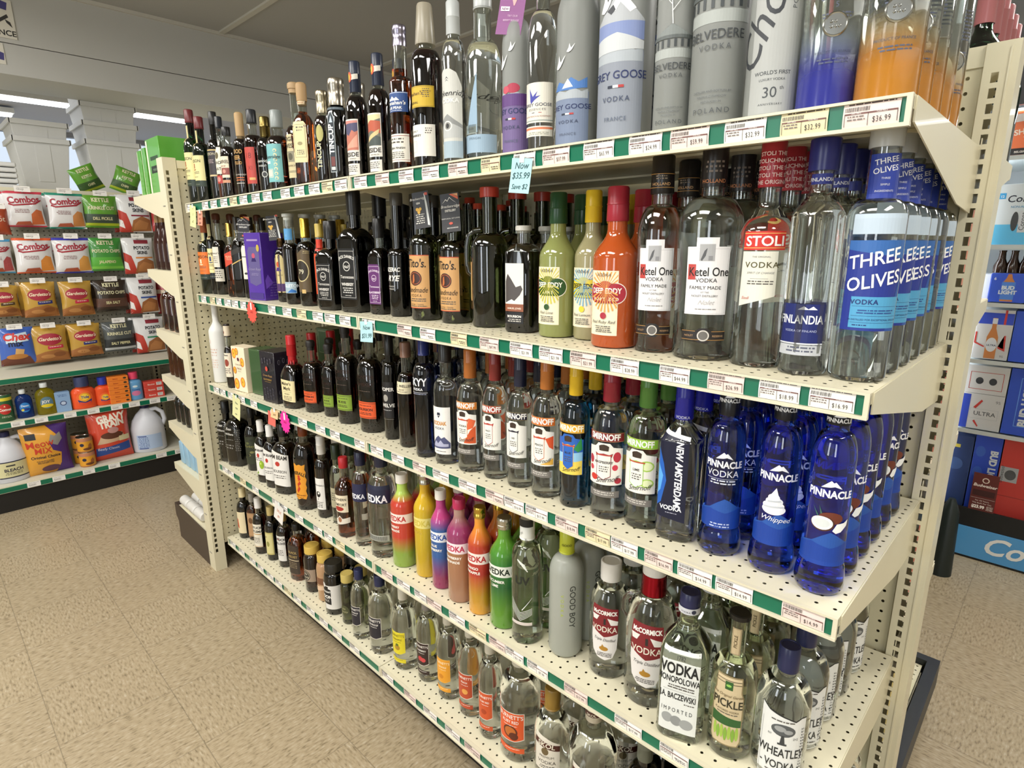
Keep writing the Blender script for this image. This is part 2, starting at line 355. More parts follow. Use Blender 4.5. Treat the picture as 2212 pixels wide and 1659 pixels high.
# ================================================================== end cap unit at the left end
ec = tag(empty('end_cap_shelving', (-.05, 0, 0)), 'cream metal end unit standing across the left end of the liquor shelves', 'shelving unit')
m = MB(); m.face([(-.036, -.556, .125), (-.036, .60, .125), (-.036, .60, 1.77), (-.036, -.556, 1.77)]); sub(m, 'back_panel', peg_y, ec)
sub(MB().box(-.092, -.556, .125, -.088, .60, 1.77), 'back_panel', metal_cream, ec)
sub(MB().box(-.044, -.556, 1.745, -.030, .60, 1.775), 'top_rail', metal_cream, ec)
upright(-.100, -.031, -.607, -.558, 1.783, 'y', -.593, ec); upright(-.100, -.031, .60, .65, 1.783, 'y', .62, ec)
m = MB()
for z in np.arange(.08, 1.75, .19): m.box(-.085, -.6085, z, -.06, -.607, z + .004)
sub(m, 'seam', mat('grey steel', '#8f8b80', .4), ec)
EZ = [(1.66, .40), (1.345, .345), (1.075, .345), (.855, .36), (.625, .36), (.415, .36)]
for z, dp in EZ:
    a = _sub(MB().box(-.10 - dp, -.598, z - .014, -.101, .598, z), 'shelf', metal_cream, None); a.parent = ec; a.matrix_parent_inverse = Matrix.Translation(-Vector(ec.location))
    _sub(MB().box(-.109 - dp, -.6, z - .034, -.1005 - dp, .6, z + .001), 'price_rail', rail_m, a)
    _sub(MB().prism([(-.105 - dp, z - .001), (-.105 - dp, z - .03), (-.16, z - .10), (-.101, z - .105), (-.101, z - .001)], -.6005, -.5985, 1), 'bracket', metal_cream, a)
a = _sub(MB().box(-.50, -.60, .160, -.101, .60, .176), 'shelf', metal_cream, None); a.parent = ec; a.matrix_parent_inverse = Matrix.Translation(-Vector(ec.location))
sub(MB().prism([(-.545, .178), (-.545, .115), (-.515, .085), (-.515, .0), (-.103, 0), (-.103, .165), (-.50, .178)], -.605, -.600, 1), 'side_plate', brown_m, ec)
sub(MB().prism([(-.545, .178), (-.545, .115), (-.515, .085), (-.515, .0), (-.502, 0), (-.502, .178)], -.599, .600, 1), 'kick_plate', brown_m, ec)

# ================================================================== snack shelving beyond the aisle
sn = tag(empty('snack_shelving', (-1.8, -.8, 0)), 'cream pegboard shelving with hanging snack bags and black plinth across the aisle', 'shelving unit')
peg_s = perforated('cream pegboard of the snack aisle', '#aaa593', (1, 2), .5, (0, 0), False, .0036)
PXS = -2.0
m = MB(); m.face([(PXS, -3.2, .12), (PXS, 1.2, .12), (PXS, 1.2, 1.775), (PXS, -3.2, 1.775)]); sub(m, 'back_panel', peg_s, sn); sub(MB().box(PXS - .05, -3.2, .12, PXS - .04, 1.2, 1.775), 'back_panel', metal_cream, sn); sub(MB().box(PXS - .05, -3.2, 1.75, PXS + .012, 1.2, 1.782), 'top_rail', metal_cream, sn)
sub(MB().box(-1.53, -3.2, 0, -1.515, 1.2, .118), 'kick_plate', dark_m, sn)
for y in (-2.67, -1.45, -.232, .98):
    m = MB(); 
    for z in np.arange(.15, 1.74, .0254): m.box(PXS + .0012, y - .005, z, PXS + .003, y + .005, z + .0165)
    sub(MB().box(PXS - .02, y - .022, 0, PXS + .001, y + .022, 1.78), 'upright', metal_cream, sn); sub(m, 'slot', mat('black slot shade', '#0c0b0a', .8), sn)  # solid black bars: the shade inside each slot is painted, nothing is cut
for z, xf, nm in ((.735, -1.60, 0), (.495, -1.575, 1), (.150, -1.508, 2)):
    for y0, y1 in ((-3.1, -1.455), (-1.445, -.2325), (-.2305, .98)):
        a = _sub(MB().box(PXS + .002, y0, z - .018, xf, y1, z), 'shelf', mat('grey shelf board', '#c9c5b4', .5), None); a.parent = sn; a.matrix_parent_inverse = Matrix.Translation(-Vector(sn.location))
        _sub(MB().box(xf, y0, z - .034, xf + .006, y1, z + .002), 'price_rail', rail_m, a); _sub(MB().box(xf + .006, y0 + .002, z - .031, xf + .008, y1 - .002, z - .004), 'rail_strip', green_m, a)
# ================================================================== bottles
GLASS = {'clear': ('#eef2ee', 0.0), 'green': ('#31562f', 0), 'amber': ('#8a3d10', 0), 'dark': ('#3a1206', 0), 'black': ('#0b0908', 0), 'blue': ('#2c62e6', 0), 'navy': ('#16255e', 0), 'teal': ('#0d5a86', 0),
         'olive': ('#6b7440', 0), 'whisky': ('#7c3410', 0), 'pale': ('#dfe8d2', 0), 'cola': ('#240a06', 0), 'pink': ('#e9a58f', 0), 'honey': ('#b8701e', 0), 'jg': ('#24422c', 0)}
def spirit(k, zf):
    # clear glass holding a brown spirit: the liquid stops at the fill line, the neck above stays clear
    key = '%s spirit filled to %d mm' % (k, round(zf * 200) * 5)
    if key in MATS: return MATS[key]
    m = mat(key, GLASS[k][0], .015, 0, 1, 1.4, coat=.8); t, s_ = coords(m); mx = N(m, 'ShaderNodeMix', data_type='RGBA'); L = m.node_tree.links
    L.new(math_n(m, 'GREATER_THAN', s_.outputs[2], round(zf * 200) / 200 + .0015), mx.inputs[0]); mx.inputs[6].default_value = hexc(GLASS[k][0]); mx.inputs[7].default_value = hexc('#e9ece6')
    L.new(mx.outputs[2], m.node_tree.nodes['Principled BSDF'].inputs['Base Color']); return m
def gmat(k):
    if isinstance(k, tuple): return k[1]
    if k in ('lime_juice', 'lemon_juice', 'ruby'):
        c = {'lime_juice': '#969d5c', 'lemon_juice': '#a8a178', 'ruby': '#bf5522'}[k]
        return mat('cloudy ' + k, c, .08, 0, .25, 1.4, coat=.6)
    if k == 'frost': return mat('frosted glass', '#a3a6a2', .42, 0, .4, 1.35)
    if k == 'frost_clear': return mat('lightly frosted glass', '#b4b7ad', .28, 0, .3, 1.35)
    if k == 'white_matte': return mat('white matte glass', '#dcdcd8', .5)
    c = GLASS[k][0]; m = mat(k + ' glass', c, .015, 0, 1, 1.4)
    m.node_tree.nodes['Principled BSDF'].inputs['Coat Weight'].default_value = .8
    return m
def gradient_mat(key, stops, h, rough=.16):
    """lacquer that changes colour up the bottle; stops = (fraction, colour)"""
    if key in MATS: return MATS[key]
    m = mat(key, stops[0][1], rough, coat=.5); t, s = coords(m); r = N(m, 'ShaderNodeValToRGB'); L = m.node_tree.links
    L.new(math_n(m, 'DIVIDE', s.outputs[2], h), r.inputs[0]); e = r.color_ramp.elements; e[0].position, e[0].color = stops[0][0], hexc(stops[0][1]); e[1].position, e[1].color = stops[-1][0], hexc(stops[-1][1])
    for p, c in stops[1:-1]: q = e.new(p); q.color = hexc(c)
    L.new(r.outputs[0], m.node_tree.nodes['Principled BSDF'].inputs['Base Color']); return m
def profile(h, r, rn, zsf, znf, top, sh='e', base=.006, foot=None, waist=None, taper=0):
    """half outline of a bottle: list of (z, radius)"""
    P = []; zs_, zn = h * zsf, h * znf
    if foot:                                      # flared glass foot: (height fraction, widening)
        fh, fr = h * foot[0], r; rb = r / foot[1] ; P += [(0, fr * .82), (.002, fr * .93), (.008, fr), (fh * .35, fr), (fh * .62, fr * .965), (fh * .82, (fr + rb) / 2), (fh, rb)]; r = rb
    else: P += [(0, r - base), (base * .3, r - base * .3), (base, r)]
    P += [(zs_ * .55, r * (1 - taper * .4))]
    rs = r * (1 + (0 if not waist else waist)); P += [(zs_, rs)]
    n = 9
    for i in range(1, n + 1):
        t = i / n
        if sh == 'e': k = math.sqrt(max(0, 1 - t ** 2)) if t < 1 else 0; k = k * .85 + (1 - t) * .15
        elif sh == 's': k = .5 + .5 * math.cos(math.pi * t)
        elif sh == 'q': k = max(0, 1 - t ** 4) ** .5
        else: k = 1 - t
        P.append((zs_ + (zn - zs_) * t, rn + (rs - rn) * k))
    P += [(zn + (top - zn) * .5, rn), (top, rn)]
    return P
def lift_(s, X, r): return abs(zs(s, X + .02) - zs(s, X - .02)) / .04 * r * 1.02
# label heights measured on the bottles: (drawn from, drawn to, stands from, stands to) in millimetres
VMAP = {'t16': (52, 158, 31, 162), 't17': (50, 153, 29, 158), 't20': (34, 150, 27, 143), 't22': (34, 150, 24, 141), 't21': (34, 150, 26, 142), 't23': (41, 204, 28, 195), 't24': (45, 220, 30, 197), 't25': (104, 226, 94, 206),
        't19': (30, 158, 20, 148), 's18': (22, 229, 12, 188), 's21': (26, 150, 32, 127), 's17': (50, 238, 25, 172), 's16': (40, 232, 21, 174), 's14': (26, 182, 7, 142), 's15': (26, 182, 7, 142), 's22': (4, 130, 4, 104),
        'u24': (52, 221, 49, 184), 'u23': (52, 221, 49, 186), 'u22': (52, 221, 49, 186), 'u21': (38, 198, 40, 206), 'u13': (42, 148, 27, 148), 'u5': (24, 96, 24, 103), 'v23': (39, 157, 46, 186), 'v22': (34, 139, 45, 171), 'v24': (34, 148, 20, 190),
        'v25': (30, 150, 30, 170), 'v26': (10, 132, 4, 148), 'v8': (48, 176, 40, 175)}
class Bottle:
    def __init__(s, key, glass, shape, cap, labels=(), tw=0, desc='', name='liquor_bottle', fill=None, seg=48, cat='bottle', G=None, rot=0, ridges=None):
        s.key = key; sh, X, Y, r, h = G or GEO[key]
        if sh > 1:
            h = min(h, zs(sh - 1, X) - zs(sh, X) - .0195 - .03 * (abs(X - 1.2192) < r)); GEO[key] = (sh, X, Y, r, h)
        s.h, s.r = h, r
        rn = max(shape.get('rn', .36) * r, min(.0128, r * .5)); top = h * (cap[0] + (1 - cap[0]) * .5) if cap else h
        s.P = profile(h, r, rn, shape['zs'], shape['zn'], top, shape.get('sh', 'e'), shape.get('base', .006), shape.get('foot'), shape.get('waist'), shape.get('taper', 0))
        q = shape.get('sq'); zq = h * shape['zs']; zn = h * shape['zn']
        s.sq = (lambda z: q if z < zq else q + (2 - q) * min(1, (z - zq) / (zn - zq + 1e-6)) ** .5) if q else None
        s.squash = shape.get('squash', 1)
        z0 = zs(sh, X) if sh else G[0]
        root = empty(name, (X, Y, (z0 + lift_(sh, X, r) if sh else 0) + .0006), R_(tw)); s.root = root
        m = MB(); n = seg
        if ridges: m.lathe(s.P, n, sq=s.sq, squash=s.squash); s._ridge(m, ridges, n)
        else: m.lathe(s.P, n, sq=s.sq, squash=s.squash)
        body = m; gm = spirit(glass, h * (fill if fill else shape['zn'] - .02)) if glass in ('cola', 'amber', 'whisky', 'dark') else gmat(glass)
        solid = glass not in GLASS and glass not in ('frost_clear',)
        if not solid:
            zf = h * (fill if fill else shape['zn'] - .02)
            inner = [(z, R - .0024) for z, R in s.P if z > zf + .002 and R > .004]; R0 = s.rad(zf) - .0024
            if inner and R0 > .002:
                inner = [(zf, R0)] + inner[:-1] + [(top - .003, inner[-1][1])]
                bmesh.ops.recalc_face_normals(m.b, faces=m.b.faces); m.lathe(inner, n, sq=s.sq, squash=s.squash, flip=True); s.body = m.done('glass_body', gm, root, fix=False)
            else: s.body = m.done('glass_body', gm, root)
        else: s.body = m.done('glass_body' if glass not in ('plastic',) else 'body', gmat(glass), root)
        if cap: s.cap(cap, rn)
        for nm, els in labels: s.label(nm, els)
        tag(root, desc, cat)
    def _ridge(s, m, rg, n):
        z0, z1, amp, k = rg
        for v in m.b.verts:
            if z0 * s.h < v.co.z < z1 * s.h:
                a = math.atan2(v.co.y, v.co.x); f = 1 + amp * math.cos(k * a); v.co.x *= f; v.co.y *= f
    def rad(s, z):
        return float(np.interp(z, [p[0] for p in s.P], [p[1] for p in s.P]))
    def wrap(s, u, v, w):
        if s.key in VMAP and v < (.165 if s.key == 'v25' else .24): a0, a1, b0, b1 = VMAP[s.key][:4]; v = b0 * .001 + (v - a0 * .001) * (b1 - b0) / (a1 - a0)
        R = s.rad(v); q = s.sq(v) if s.sq else 2
        if q <= 2.01: a = u / s.r if not R < s.r * .8 else u / R; k = 1
        else:
            # walk the rounded square: flat front, then around the corner
            T = s.table(round(q, 1)); a = float(np.interp(abs(u) / R, T[0], T[1])) * (1 if u >= 0 else -1)
            th = a - math.pi / 2; k = 1 / (abs(math.cos(th)) ** q + abs(math.sin(th)) ** q) ** (1 / q)
        th = a - math.pi / 2; return Vector(((R * k + w) * math.cos(th), (R * k * s.squash + w) * math.sin(th), v))
    _T = {}
    def table(s, q):
        if q not in Bottle._T:
            a = np.linspace(0, math.pi, 721); th = a - math.pi / 2; k = 1 / (np.abs(np.cos(th)) ** q + np.abs(np.sin(th)) ** q) ** (1 / q)
            x, y = k * np.cos(th), k * np.sin(th); d = np.concatenate([[0], np.cumsum(np.hypot(np.diff(x), np.diff(y)))]); Bottle._T[q] = (d, a)
        return Bottle._T[q]
    def cap(s, cap, rn):
        ct, kind, col = cap[:3]; k = cap[3] if len(cap) > 3 else 1.12; h = s.h; z0 = h * ct; rc = rn * k
        metal = kind in ('chrome', 'foilm'); mt = mat('cap %s %s' % (kind, col), col, .26 if metal else (.5 if kind in ('cork', 'wax') else .3), 1 if metal else 0, coat=.2 if kind == 'wax' else 0)
        m = MB()
        if kind == 'cork': pr = [(z0, rc * .86), (z0 + .012, rc * .86), (z0 + .0125, rc), (h - .010, rc * 1.03), (h - .004, rc * .95), (h - .001, rc * .7), (h, rc * .3)]
        elif kind == 'cone': pr = [(z0, rc * 1.25), (z0 + .004, rc * 1.27), (h - .004, rc * .95), (h, rc * .85)]
        elif kind == 'chrome': pr = [(z0, rc), (z0 + (h - z0) * .34, rc), (z0 + (h - z0) * .36, rc * .97), (z0 + (h - z0) * .66, rc * .97), (z0 + (h - z0) * .68, rc), (h - .003, rc), (h, rc * .9)]
        elif kind == 'flare': pr = [(z0, rc * .95), (h - .012, rc), (h - .010, rc * 1.25), (h - .002, rc * 1.25), (h, rc * 1.1)]
        elif kind == 'screw':
            pr = [(z0, rc * .98), (z0 + .003, rc)]
            pr += [(h - .0015, rc), (h, rc * .93), (h, rc * .8), (h - .0012, rc * .78)]
        elif kind == 'lid': pr = [(z0, rc), (z0 + .002, rc * 1.02), (z0 + .004, rc), (h - .002, rc), (h, rc * .96), (h, rc * .86), (h - .0015, rc * .84)]
        else: pr = [(z0, rc * 1.02), (z0 + .001, rc * 1.05), (h - .032 if h - z0 > .06 else z0 + .002, rc * 1.01), (h - .031 if h - z0 > .06 else z0 + .003, rc * 1.06), (h - .028 if h - z0 > .06 else z0 + .004, rc * 1.0), (h - .003, rc), (h, rc * .88)]
        m.lathe(pr, 28); o = m.done('cap', mt, s.root); s.cr = rc; s.cz = z0
    def label(s, nm, els):
        if not els: return
        if nm.startswith('cap_'):
            r = s.cr
            f = lambda u, v, w: Vector(((r * 1.04 + w) * math.cos(u / r - math.pi / 2), (r * 1.04 + w) * math.sin(u / r - math.pi / 2), v))
            art_mesh('sleeve_print', els, f, s.root, step=.003, base=.0005); return
        base = els[0]; vs = .006 if nm in ('neck_label', 'shoulder_label') else None
        if base is None: art_mesh('printed_mark', els[1:], s.wrap, s.root, step=.0045, vstep=vs or .01, base=.0003); return
        lb = art_mesh(nm, [base], s.wrap, s.root, step=.0045, vstep=vs or .012, base=.0003, lift=.0001)
        els = els[1:]; a = [e for e in els if e[0] in 'TF']; b = [e for e in els if e[0] not in 'TF']
        if b: art_mesh('emblem', b, s.wrap, lb, step=.0045, vstep=vs or .012, base=.00045, lift=.00006)
        if a: art_mesh('lettering', a, s.wrap, lb, step=.0045, vstep=vs or .012, base=.00045 + .00006 * (len(b) + 1), lift=.00002)
PLACED = {}     # shelf -> [(x, y, r)] so that the rows behind never run into a neighbour
def place(s, x, y, r): PLACED.setdefault(s, []).append((x, y, r))
ORD = ['first', 'second', 'third', 'fourth', 'fifth', 'sixth', 'seventh', 'eighth', 'ninth', 'tenth']
ROWS = []
def B(key, glass, shape, cap, labels=(), tw=0, desc='', rows=0, rdesc='', **k):
    b = Bottle(key, glass, shape, cap, labels, tw, desc, **k); s, X, Y, r, h = GEO[key]; place(s, X, Y, r * (1 + max(0, shape.get('waist', 0))))
    if rows: ROWS.append((key, b, rows, rdesc or desc))
    return b
GD = 0
def finish_rows():
    index_kids(); deep = []
    for key, b, n, d in ROWS:
        s, X, Y, r, h = GEO[key]; r = max(p[1] for p in b.P); y = Y + 2 * r + .004; k = 0; x = X; keep = n if key in ('s28', 't27', 'u24', 'v26') else (3 if key in ('u22', 'u23') else 1)
        n = n + 2 if s in (2, 3, 4) and n < 4 else n
        while k < n and y + r < -.006:
            dpt = .03 + .085 * min(1, (y + r + D) / (D - .16)); near = min(abs(x), abs(x - 1.2192), abs(x - 2.4384)) < r + .004
            if all(math.hypot(px - x, py - y) > pr + r + .0008 for px, py, pr in PLACED[s]) and not (s > 1 and near and zs(s, x) + h > zs(s - 1, x) - dpt):
                rz = b.root.rotation_euler.z + R_(((k * 37 + int(X * 100)) % 50) - 25); loc = (x, y, zs(s, x) + lift_(s, x, r) + .0006); place(s, x, y, r)
                if k < keep:
                    c = copy_tree(b.root); c.location = loc; c.rotation_euler.z = rz
                    c['label'] = '%s, %s one behind it' % (d, ORD[k]); c['group'] = 'bottles standing in rows behind the front ones'
                else: deep += [(ch, Matrix.Translation(loc) @ Matrix.Rotation(rz, 4, 'Z')) for ch in KIDS.get(b.root.name, []) if not ch.name.startswith('printed')]
                k += 1; y += 2 * r + .003
            else: y += .006
    # the deepest bottles, of which hardly anything shows, as one mass
    bm = bmesh.new(); ms = []
    for ch, Mx in deep:
        n0 = len(bm.faces); v0 = len(bm.verts); bm.from_mesh(ch.data); bm.verts.ensure_lookup_table(); bm.faces.ensure_lookup_table(); W_ = Mx @ ch.matrix_local
        for v in bm.verts[v0:]: v.co = W_ @ v.co
        idx = []
        for q in ch.data.materials:
            if q not in ms: ms.append(q)
            idx.append(ms.index(q))
        for f in bm.faces[n0:]: f.material_index = idx[min(f.material_index, len(idx) - 1)]
    me = bpy.data.meshes.new('back_stock'); bm.to_mesh(me); bm.free()
    for q in ms: me.materials.append(q)
    o = bpy.data.objects.new('bottle_back_stock', me); COL.objects.link(o)
    tag(o, 'mass of dim bottles deep on the liquor shelves behind the front ranks', 'bottles', kind='stuff')
GEO={'s1':(1,0.006,-0.500,0.0191,0.346),'s2':(1,-0.014,-0.465,0.0198,0.330),'s3':(1,0.153,-0.471,0.0289,0.324),'s4':(1,0.218,-0.476,0.0226,0.297),'s5':(1,0.268,-0.472,0.0270,0.255),'s6':(1,0.396,-0.474,0.0257,0.286),'s7':(1,0.488,-0.470,0.0303,0.280),'s8':(1,0.582,-0.469,0.0310,0.244),'s9':(1,0.657,-0.463,0.0368,0.253),'s10':(1,0.850,-0.501,0.0213,0.329),'s11':(1,0.898,-0.496,0.0262,0.286),'s12':(1,1.016,-0.499,0.0262,0.242),'s13':(1,1.084,-0.494,0.0306,0.261),'s14':(1,1.184,-0.496,0.0289,0.282),'s15':(1,1.286,-0.496,0.0290,0.280),'s16':(1,1.382,-0.497,0.0279,0.319),'s17':(1,1.470,-0.491,0.0338,0.343),'s18':(1,1.573,-0.498,0.0253,0.321),'s19':(1,1.625,-0.461,0.0377,0.334),'s20':(1,1.732,-0.470,0.0296,0.339),'s21':(1,1.799,-0.470,0.0298,0.321),'s22':(1,1.877,-0.461,0.0387,0.345),'s23':(1,1.977,-0.453,0.0474,0.370),'s24':(1,2.077,-0.465,0.0295,0.333),'s25':(1,2.149,-0.453,0.0421,0.371),'s26':(1,2.237,-0.462,0.0368,0.334),'s27':(1,2.312,-0.462,0.0366,0.331),'s28':(1,2.386,-0.464,0.0361,0.301),'t1':(2,0.008,-0.496,0.0340,0.303),'t2':(2,0.070,-0.499,0.0158,0.327),'t3':(2,0.110,-0.484,0.0254,0.315),'t4':(2,0.277,-0.503,0.0198,0.271),'t5':(2,0.318,-0.490,0.0221,0.293),'t6':(2,0.390,-0.491,0.0196,0.289),'t8':(2,0.635,-0.473,0.0253,0.212),'t9':(2,0.739,-0.492,0.0258,0.287),'t10':(2,0.834,-0.487,0.0294,0.269),'t11':(2,0.904,-0.478,0.0206,0.251),'t12':(2,1.004,-0.497,0.0363,0.255),'t13':(2,1.113,-0.480,0.0399,0.334),'t14':(2,1.217,-0.472,0.0262,0.255),'t15':(2,1.296,-0.466,0.0286,0.316),'t16':(2,1.404,-0.464,0.0375,0.307),'t17':(2,1.504,-0.448,0.0377,0.285),'t18':(2,1.613,-0.436,0.0440,0.312),'t19':(2,1.729,-0.447,0.0351,0.226),'t20':(2,1.826,-0.448,0.0381,0.288),'t21':(2,1.900,-0.430,0.0353,0.289),'t22':(2,1.983,-0.469,0.0426,0.288),'t23':(2,2.064,-0.457,0.0377,0.334),'t24':(2,2.155,-0.454,0.0502,0.337),'t25':(2,2.248,-0.457,0.0399,0.338),'t26':(2,2.324,-0.472,0.0346,0.329),'t27':(2,2.395,-0.460,0.0367,0.338),'u1':(3,0.017,-0.497,0.0329,0.363),'u2':(3,0.172,-0.514,0.0205,0.259),'u5':(3,0.683,-0.494,0.0358,0.252),'u6':(3,0.792,-0.479,0.0320,0.243),'u7':(3,0.893,-0.471,0.0254,0.240),'u8':(3,1.006,-0.473,0.0351,0.311),'u9':(3,1.142,-0.476,0.0370,0.313),'u10':(3,1.252,-0.482,0.0226,0.300),'u11':(3,1.340,-0.490,0.0262,0.286),'u12':(3,1.440,-0.506,0.0286,0.315),'u13':(3,1.518,-0.501,0.0313,0.304),'u14':(3,1.602,-0.495,0.0331,0.295),'u15':(3,1.680,-0.489,0.0293,0.300),'u16':(3,1.758,-0.488,0.0297,0.297),'u17':(3,1.836,-0.489,0.0320,0.304),'u18':(3,1.912,-0.488,0.0306,0.303),'u19':(3,1.993,-0.481,0.0364,0.302),'u20':(3,2.067,-0.471,0.0355,0.301),'u21':(3,2.140,-0.472,0.0355,0.294),'u22':(3,2.219,-0.468,0.0362,0.285),'u23':(3,2.308,-0.467,0.0355,0.295),'u24':(3,2.386,-0.478,0.0351,0.306),'v1':(4,0.008,-0.500,0.0340,0.269),'v2':(4,0.088,-0.486,0.0430,0.268),'v3':(4,0.201,-0.469,0.0324,0.269),'v5':(4,0.364,-0.501,0.0240,0.254),'v6':(4,0.441,-0.498,0.0270,0.250),'v7':(4,0.527,-0.483,0.0420,0.270),'v8':(4,0.715,-0.496,0.0383,0.312),'v9':(4,0.829,-0.491,0.0261,0.292),'v10':(4,0.908,-0.481,0.0242,0.277),'v11':(4,1.006,-0.510,0.0305,0.265),'v12':(4,1.098,-0.504,0.0283,0.305),'v13':(4,1.195,-0.492,0.0428,0.319),'v14':(4,1.292,-0.488,0.0362,0.280),'v15':(4,1.387,-0.479,0.0332,0.302),'v16':(4,1.468,-0.489,0.0296,0.281),'v17':(4,1.550,-0.495,0.0340,0.282),'v18':(4,1.630,-0.498,0.0305,0.284),'v19':(4,1.711,-0.493,0.0363,0.280),'v20':(4,1.789,-0.497,0.0370,0.303),'v21':(4,1.886,-0.474,0.0377,0.300),'v22':(4,1.991,-0.456,0.0416,0.257),'v23':(4,2.095,-0.461,0.0502,0.292),'v24':(4,2.189,-0.497,0.0433,0.288),'v25':(4,2.274,-0.480,0.0382,0.276),'v26':(4,2.354,-0.461,0.0432,0.240),'w1':(5,0.054,-0.487,0.0297,0.233),'w2':(5,0.109,-0.468,0.0229,0.219),'w3':(5,0.246,-0.497,0.0284,0.249),'w4':(5,0.336,-0.485,0.0280,0.234),'w5':(5,0.424,-0.474,0.0294,0.246),'w6':(5,0.552,-0.479,0.0328,0.231),'w7':(5,0.670,-0.479,0.0336,0.184),'w8':(5,0.760,-0.475,0.0337,0.183),'w9':(5,0.853,-0.492,0.0375,0.193),'w10':(5,0.945,-0.493,0.0257,0.186),'w11':(5,1.043,-0.504,0.0309,0.246),'w12':(5,1.149,-0.493,0.0404,0.266),'w13':(5,1.264,-0.485,0.0377,0.267),'w14':(5,1.360,-0.469,0.0341,0.269),'w15':(5,1.459,-0.470,0.0349,0.270),'w16':(5,1.552,-0.469,0.0350,0.278),'w17':(5,1.648,-0.485,0.0323,0.289),'w18':(5,1.740,-0.468,0.0528,0.298),'w19':(5,1.863,-0.487,0.0427,0.270),'w20':(5,1.973,-0.474,0.0553,0.308)}
# ---------------------------------------------------------------- top shelf
W, K_, CR, GY = '#ece8df', '#1b1a1c', '#e2d7ae', '#8d8d8d'
STD = dict(zs=.60, zn=.72, rn=.40, sh='e')
def fine(u0, v, u1, n, dv=3.2, c='#55504a'): return ('F', u0, v, u1, n, dv, c)
def jam(main, w, h, txt='JAMESON', ac='#9c4a2c', bot='#2e3b31'):
    return [('label', [('R', -w, h * .26, w, h * .55, main), ('T', txt, 0, h * .47, 15, '#2a2a20', {'b': .012}), ('R', -4, h * .40, 4, h * .455, ac), ('P', ell(0, h * .39, 9, 4, 12, 180, 360), ac), fine(-w * .5, h * .36, w * .5, 3), fine(-w * .4, h * .30, w * .4, 1)]),
            ('label', [('R', -w, h * .19, w, h * .255, bot), ('T', 'TRIPLE DISTILLED', 0, h * .21, 5, '#9aa08c')]), ('neck_label', [('R', -8, h * .66, 8, h * .84, '#c9bf8c'), ('E', 0, h * .69, 5, 5, '#8a5a2a')])]
GEO['s1'] = (1, .003, -.502, .0315, .35); GEO['s2'] = (1, .067, -.492, .0325, .316)
B('s1', 'jg', dict(zs=.60, zn=.70, rn=.46), (.86, 'foil', '#6b2a2c'), jam('#ddd49a', 44, 346), 0, 'green bottle with pale yellow label and maroon cap, leftmost on the top shelf')
B('s2', 'jg', dict(zs=.60, zn=.70, rn=.46), (.86, 'foil', '#6b2a2c'), jam('#ddd49a', 44, 316), 0, 'second green bottle with pale yellow label on the top shelf', rows=1)
B('s3', 'black', dict(zs=.60, zn=.70, rn=.36), (.86, 'screw', '#232323', 1.1), [('label', [('R', -34, 90, 34, 190, '#3a3538'), ('R', -34, 184, 34, 188, '#d2b878'), ('T', 'JAMESON', 0, 168, 13, '#d8cfae'), ('R', -34, 92, 34, 98, '#c9b58a'), fine(-20, 150, 20, 3, 5, '#a99')])], 5, 'dark bottle with grey gold-lined label and clear neck, third on the top shelf')
B('s4', 'amber', dict(zs=.50, zn=.66, rn=.45), (.86, 'foil', '#20242a'), [('label', [('P', [(-24, 95), (24, 95), (24, 165), (12, 190), (-12, 190), (-24, 165)], '#e4dfc8'), ('E', 0, 160, 8, 12, '#5c5234'), ('T', 'DAD', 0, 130, 15, '#222', {'b': .02}), ('T', 'HAT', 0, 108, 15, '#222', {'b': .02})]), ('label', [('R', -20, 62, 20, 90, '#b23b36'), ('E', 0, 76, 9, 9, '#c98a80')])], 15, 'slim dark bottle with cream shield label over a red one, fourth on the top shelf')
B('s5', 'cola', dict(zs=.62, zn=.74, rn=.5), (.88, 'screw', '#1b1b1b'), [('label', [('R', -26, 78, 26, 152, '#e5d8bf'), ('R', -26, 88, 26, 112, '#8c4a42'), ('T', 'BARREL', 0, 128, 16, '#241d1a', {'b': .02}), ('T', 'PROOF', 0, 115, 9, '#7c302a'), ('E', 6, 100, 7, 7, '#c58f80'), ('R', -26, 60, 26, 70, '#c58f70')])], 10, 'dark square-shouldered bottle whose cream label reads BARREL')
B('s6', 'cola', dict(zs=.62, zn=.70, rn=.5, sh='e'), (.68, 'cork', '#b39468', 1.1), [('printed_mark', [None, ('T', 'WOOD', 0, 148, 19, '#c79a5c', {'b': .02, 'xs': .8}), ('T', 'DEER', 0, 128, 19, '#c79a5c', {'b': .02, 'xs': .8}), ('T', 'DISTILLED', 0, 112, 14, '#c79a5c', {'b': .02, 'xs': .7}), ('R', -25, 66, 25, 69, '#c76a3a'), ('R', -25, 58, 25, 61, '#c76a3a'), ('T', 'BOURBON WHISKEY', 0, 75, 7, '#d8cfc0'), ('R', -25, 48, 25, 50, '#d8cfc0')])], 10, 'brown bottle with large gold block lettering and long tan wooden stopper')
B('s7', 'cola', dict(zs=.62, zn=.72, rn=.48), (.84, 'foil', '#24262a'), [('label', [('R', -30, 40, 30, 158, '#b9473e'), ('T', '18', 6, 122, 26, '#7e2823'), ('R', 4, 52, 26, 60, '#d8a86a'), ('T', 'XI', 10, 84, 20, '#8f332c')])], 10, 'bottle with a tall brick red label and black cap on the top shelf')
B('s8', 'black', dict(zs=.60, zn=.74, rn=.46), (.74, 'foilm', '#6f6138'), [('printed_mark', [None, ('T', 'Breckenridge', 0, 100, 13, '#dcdcd4', {'sh': .3}), ('T', 'WHISKEY', 6, 86, 8, '#dcdcd4'), ('E', 14, 62, 10, 10, '#b9b9b2'), ('E', 14, 62, 7, 7, '#3a3a3a')])], 15, 'black bottle with white script and a mottled olive and brass neck foil')
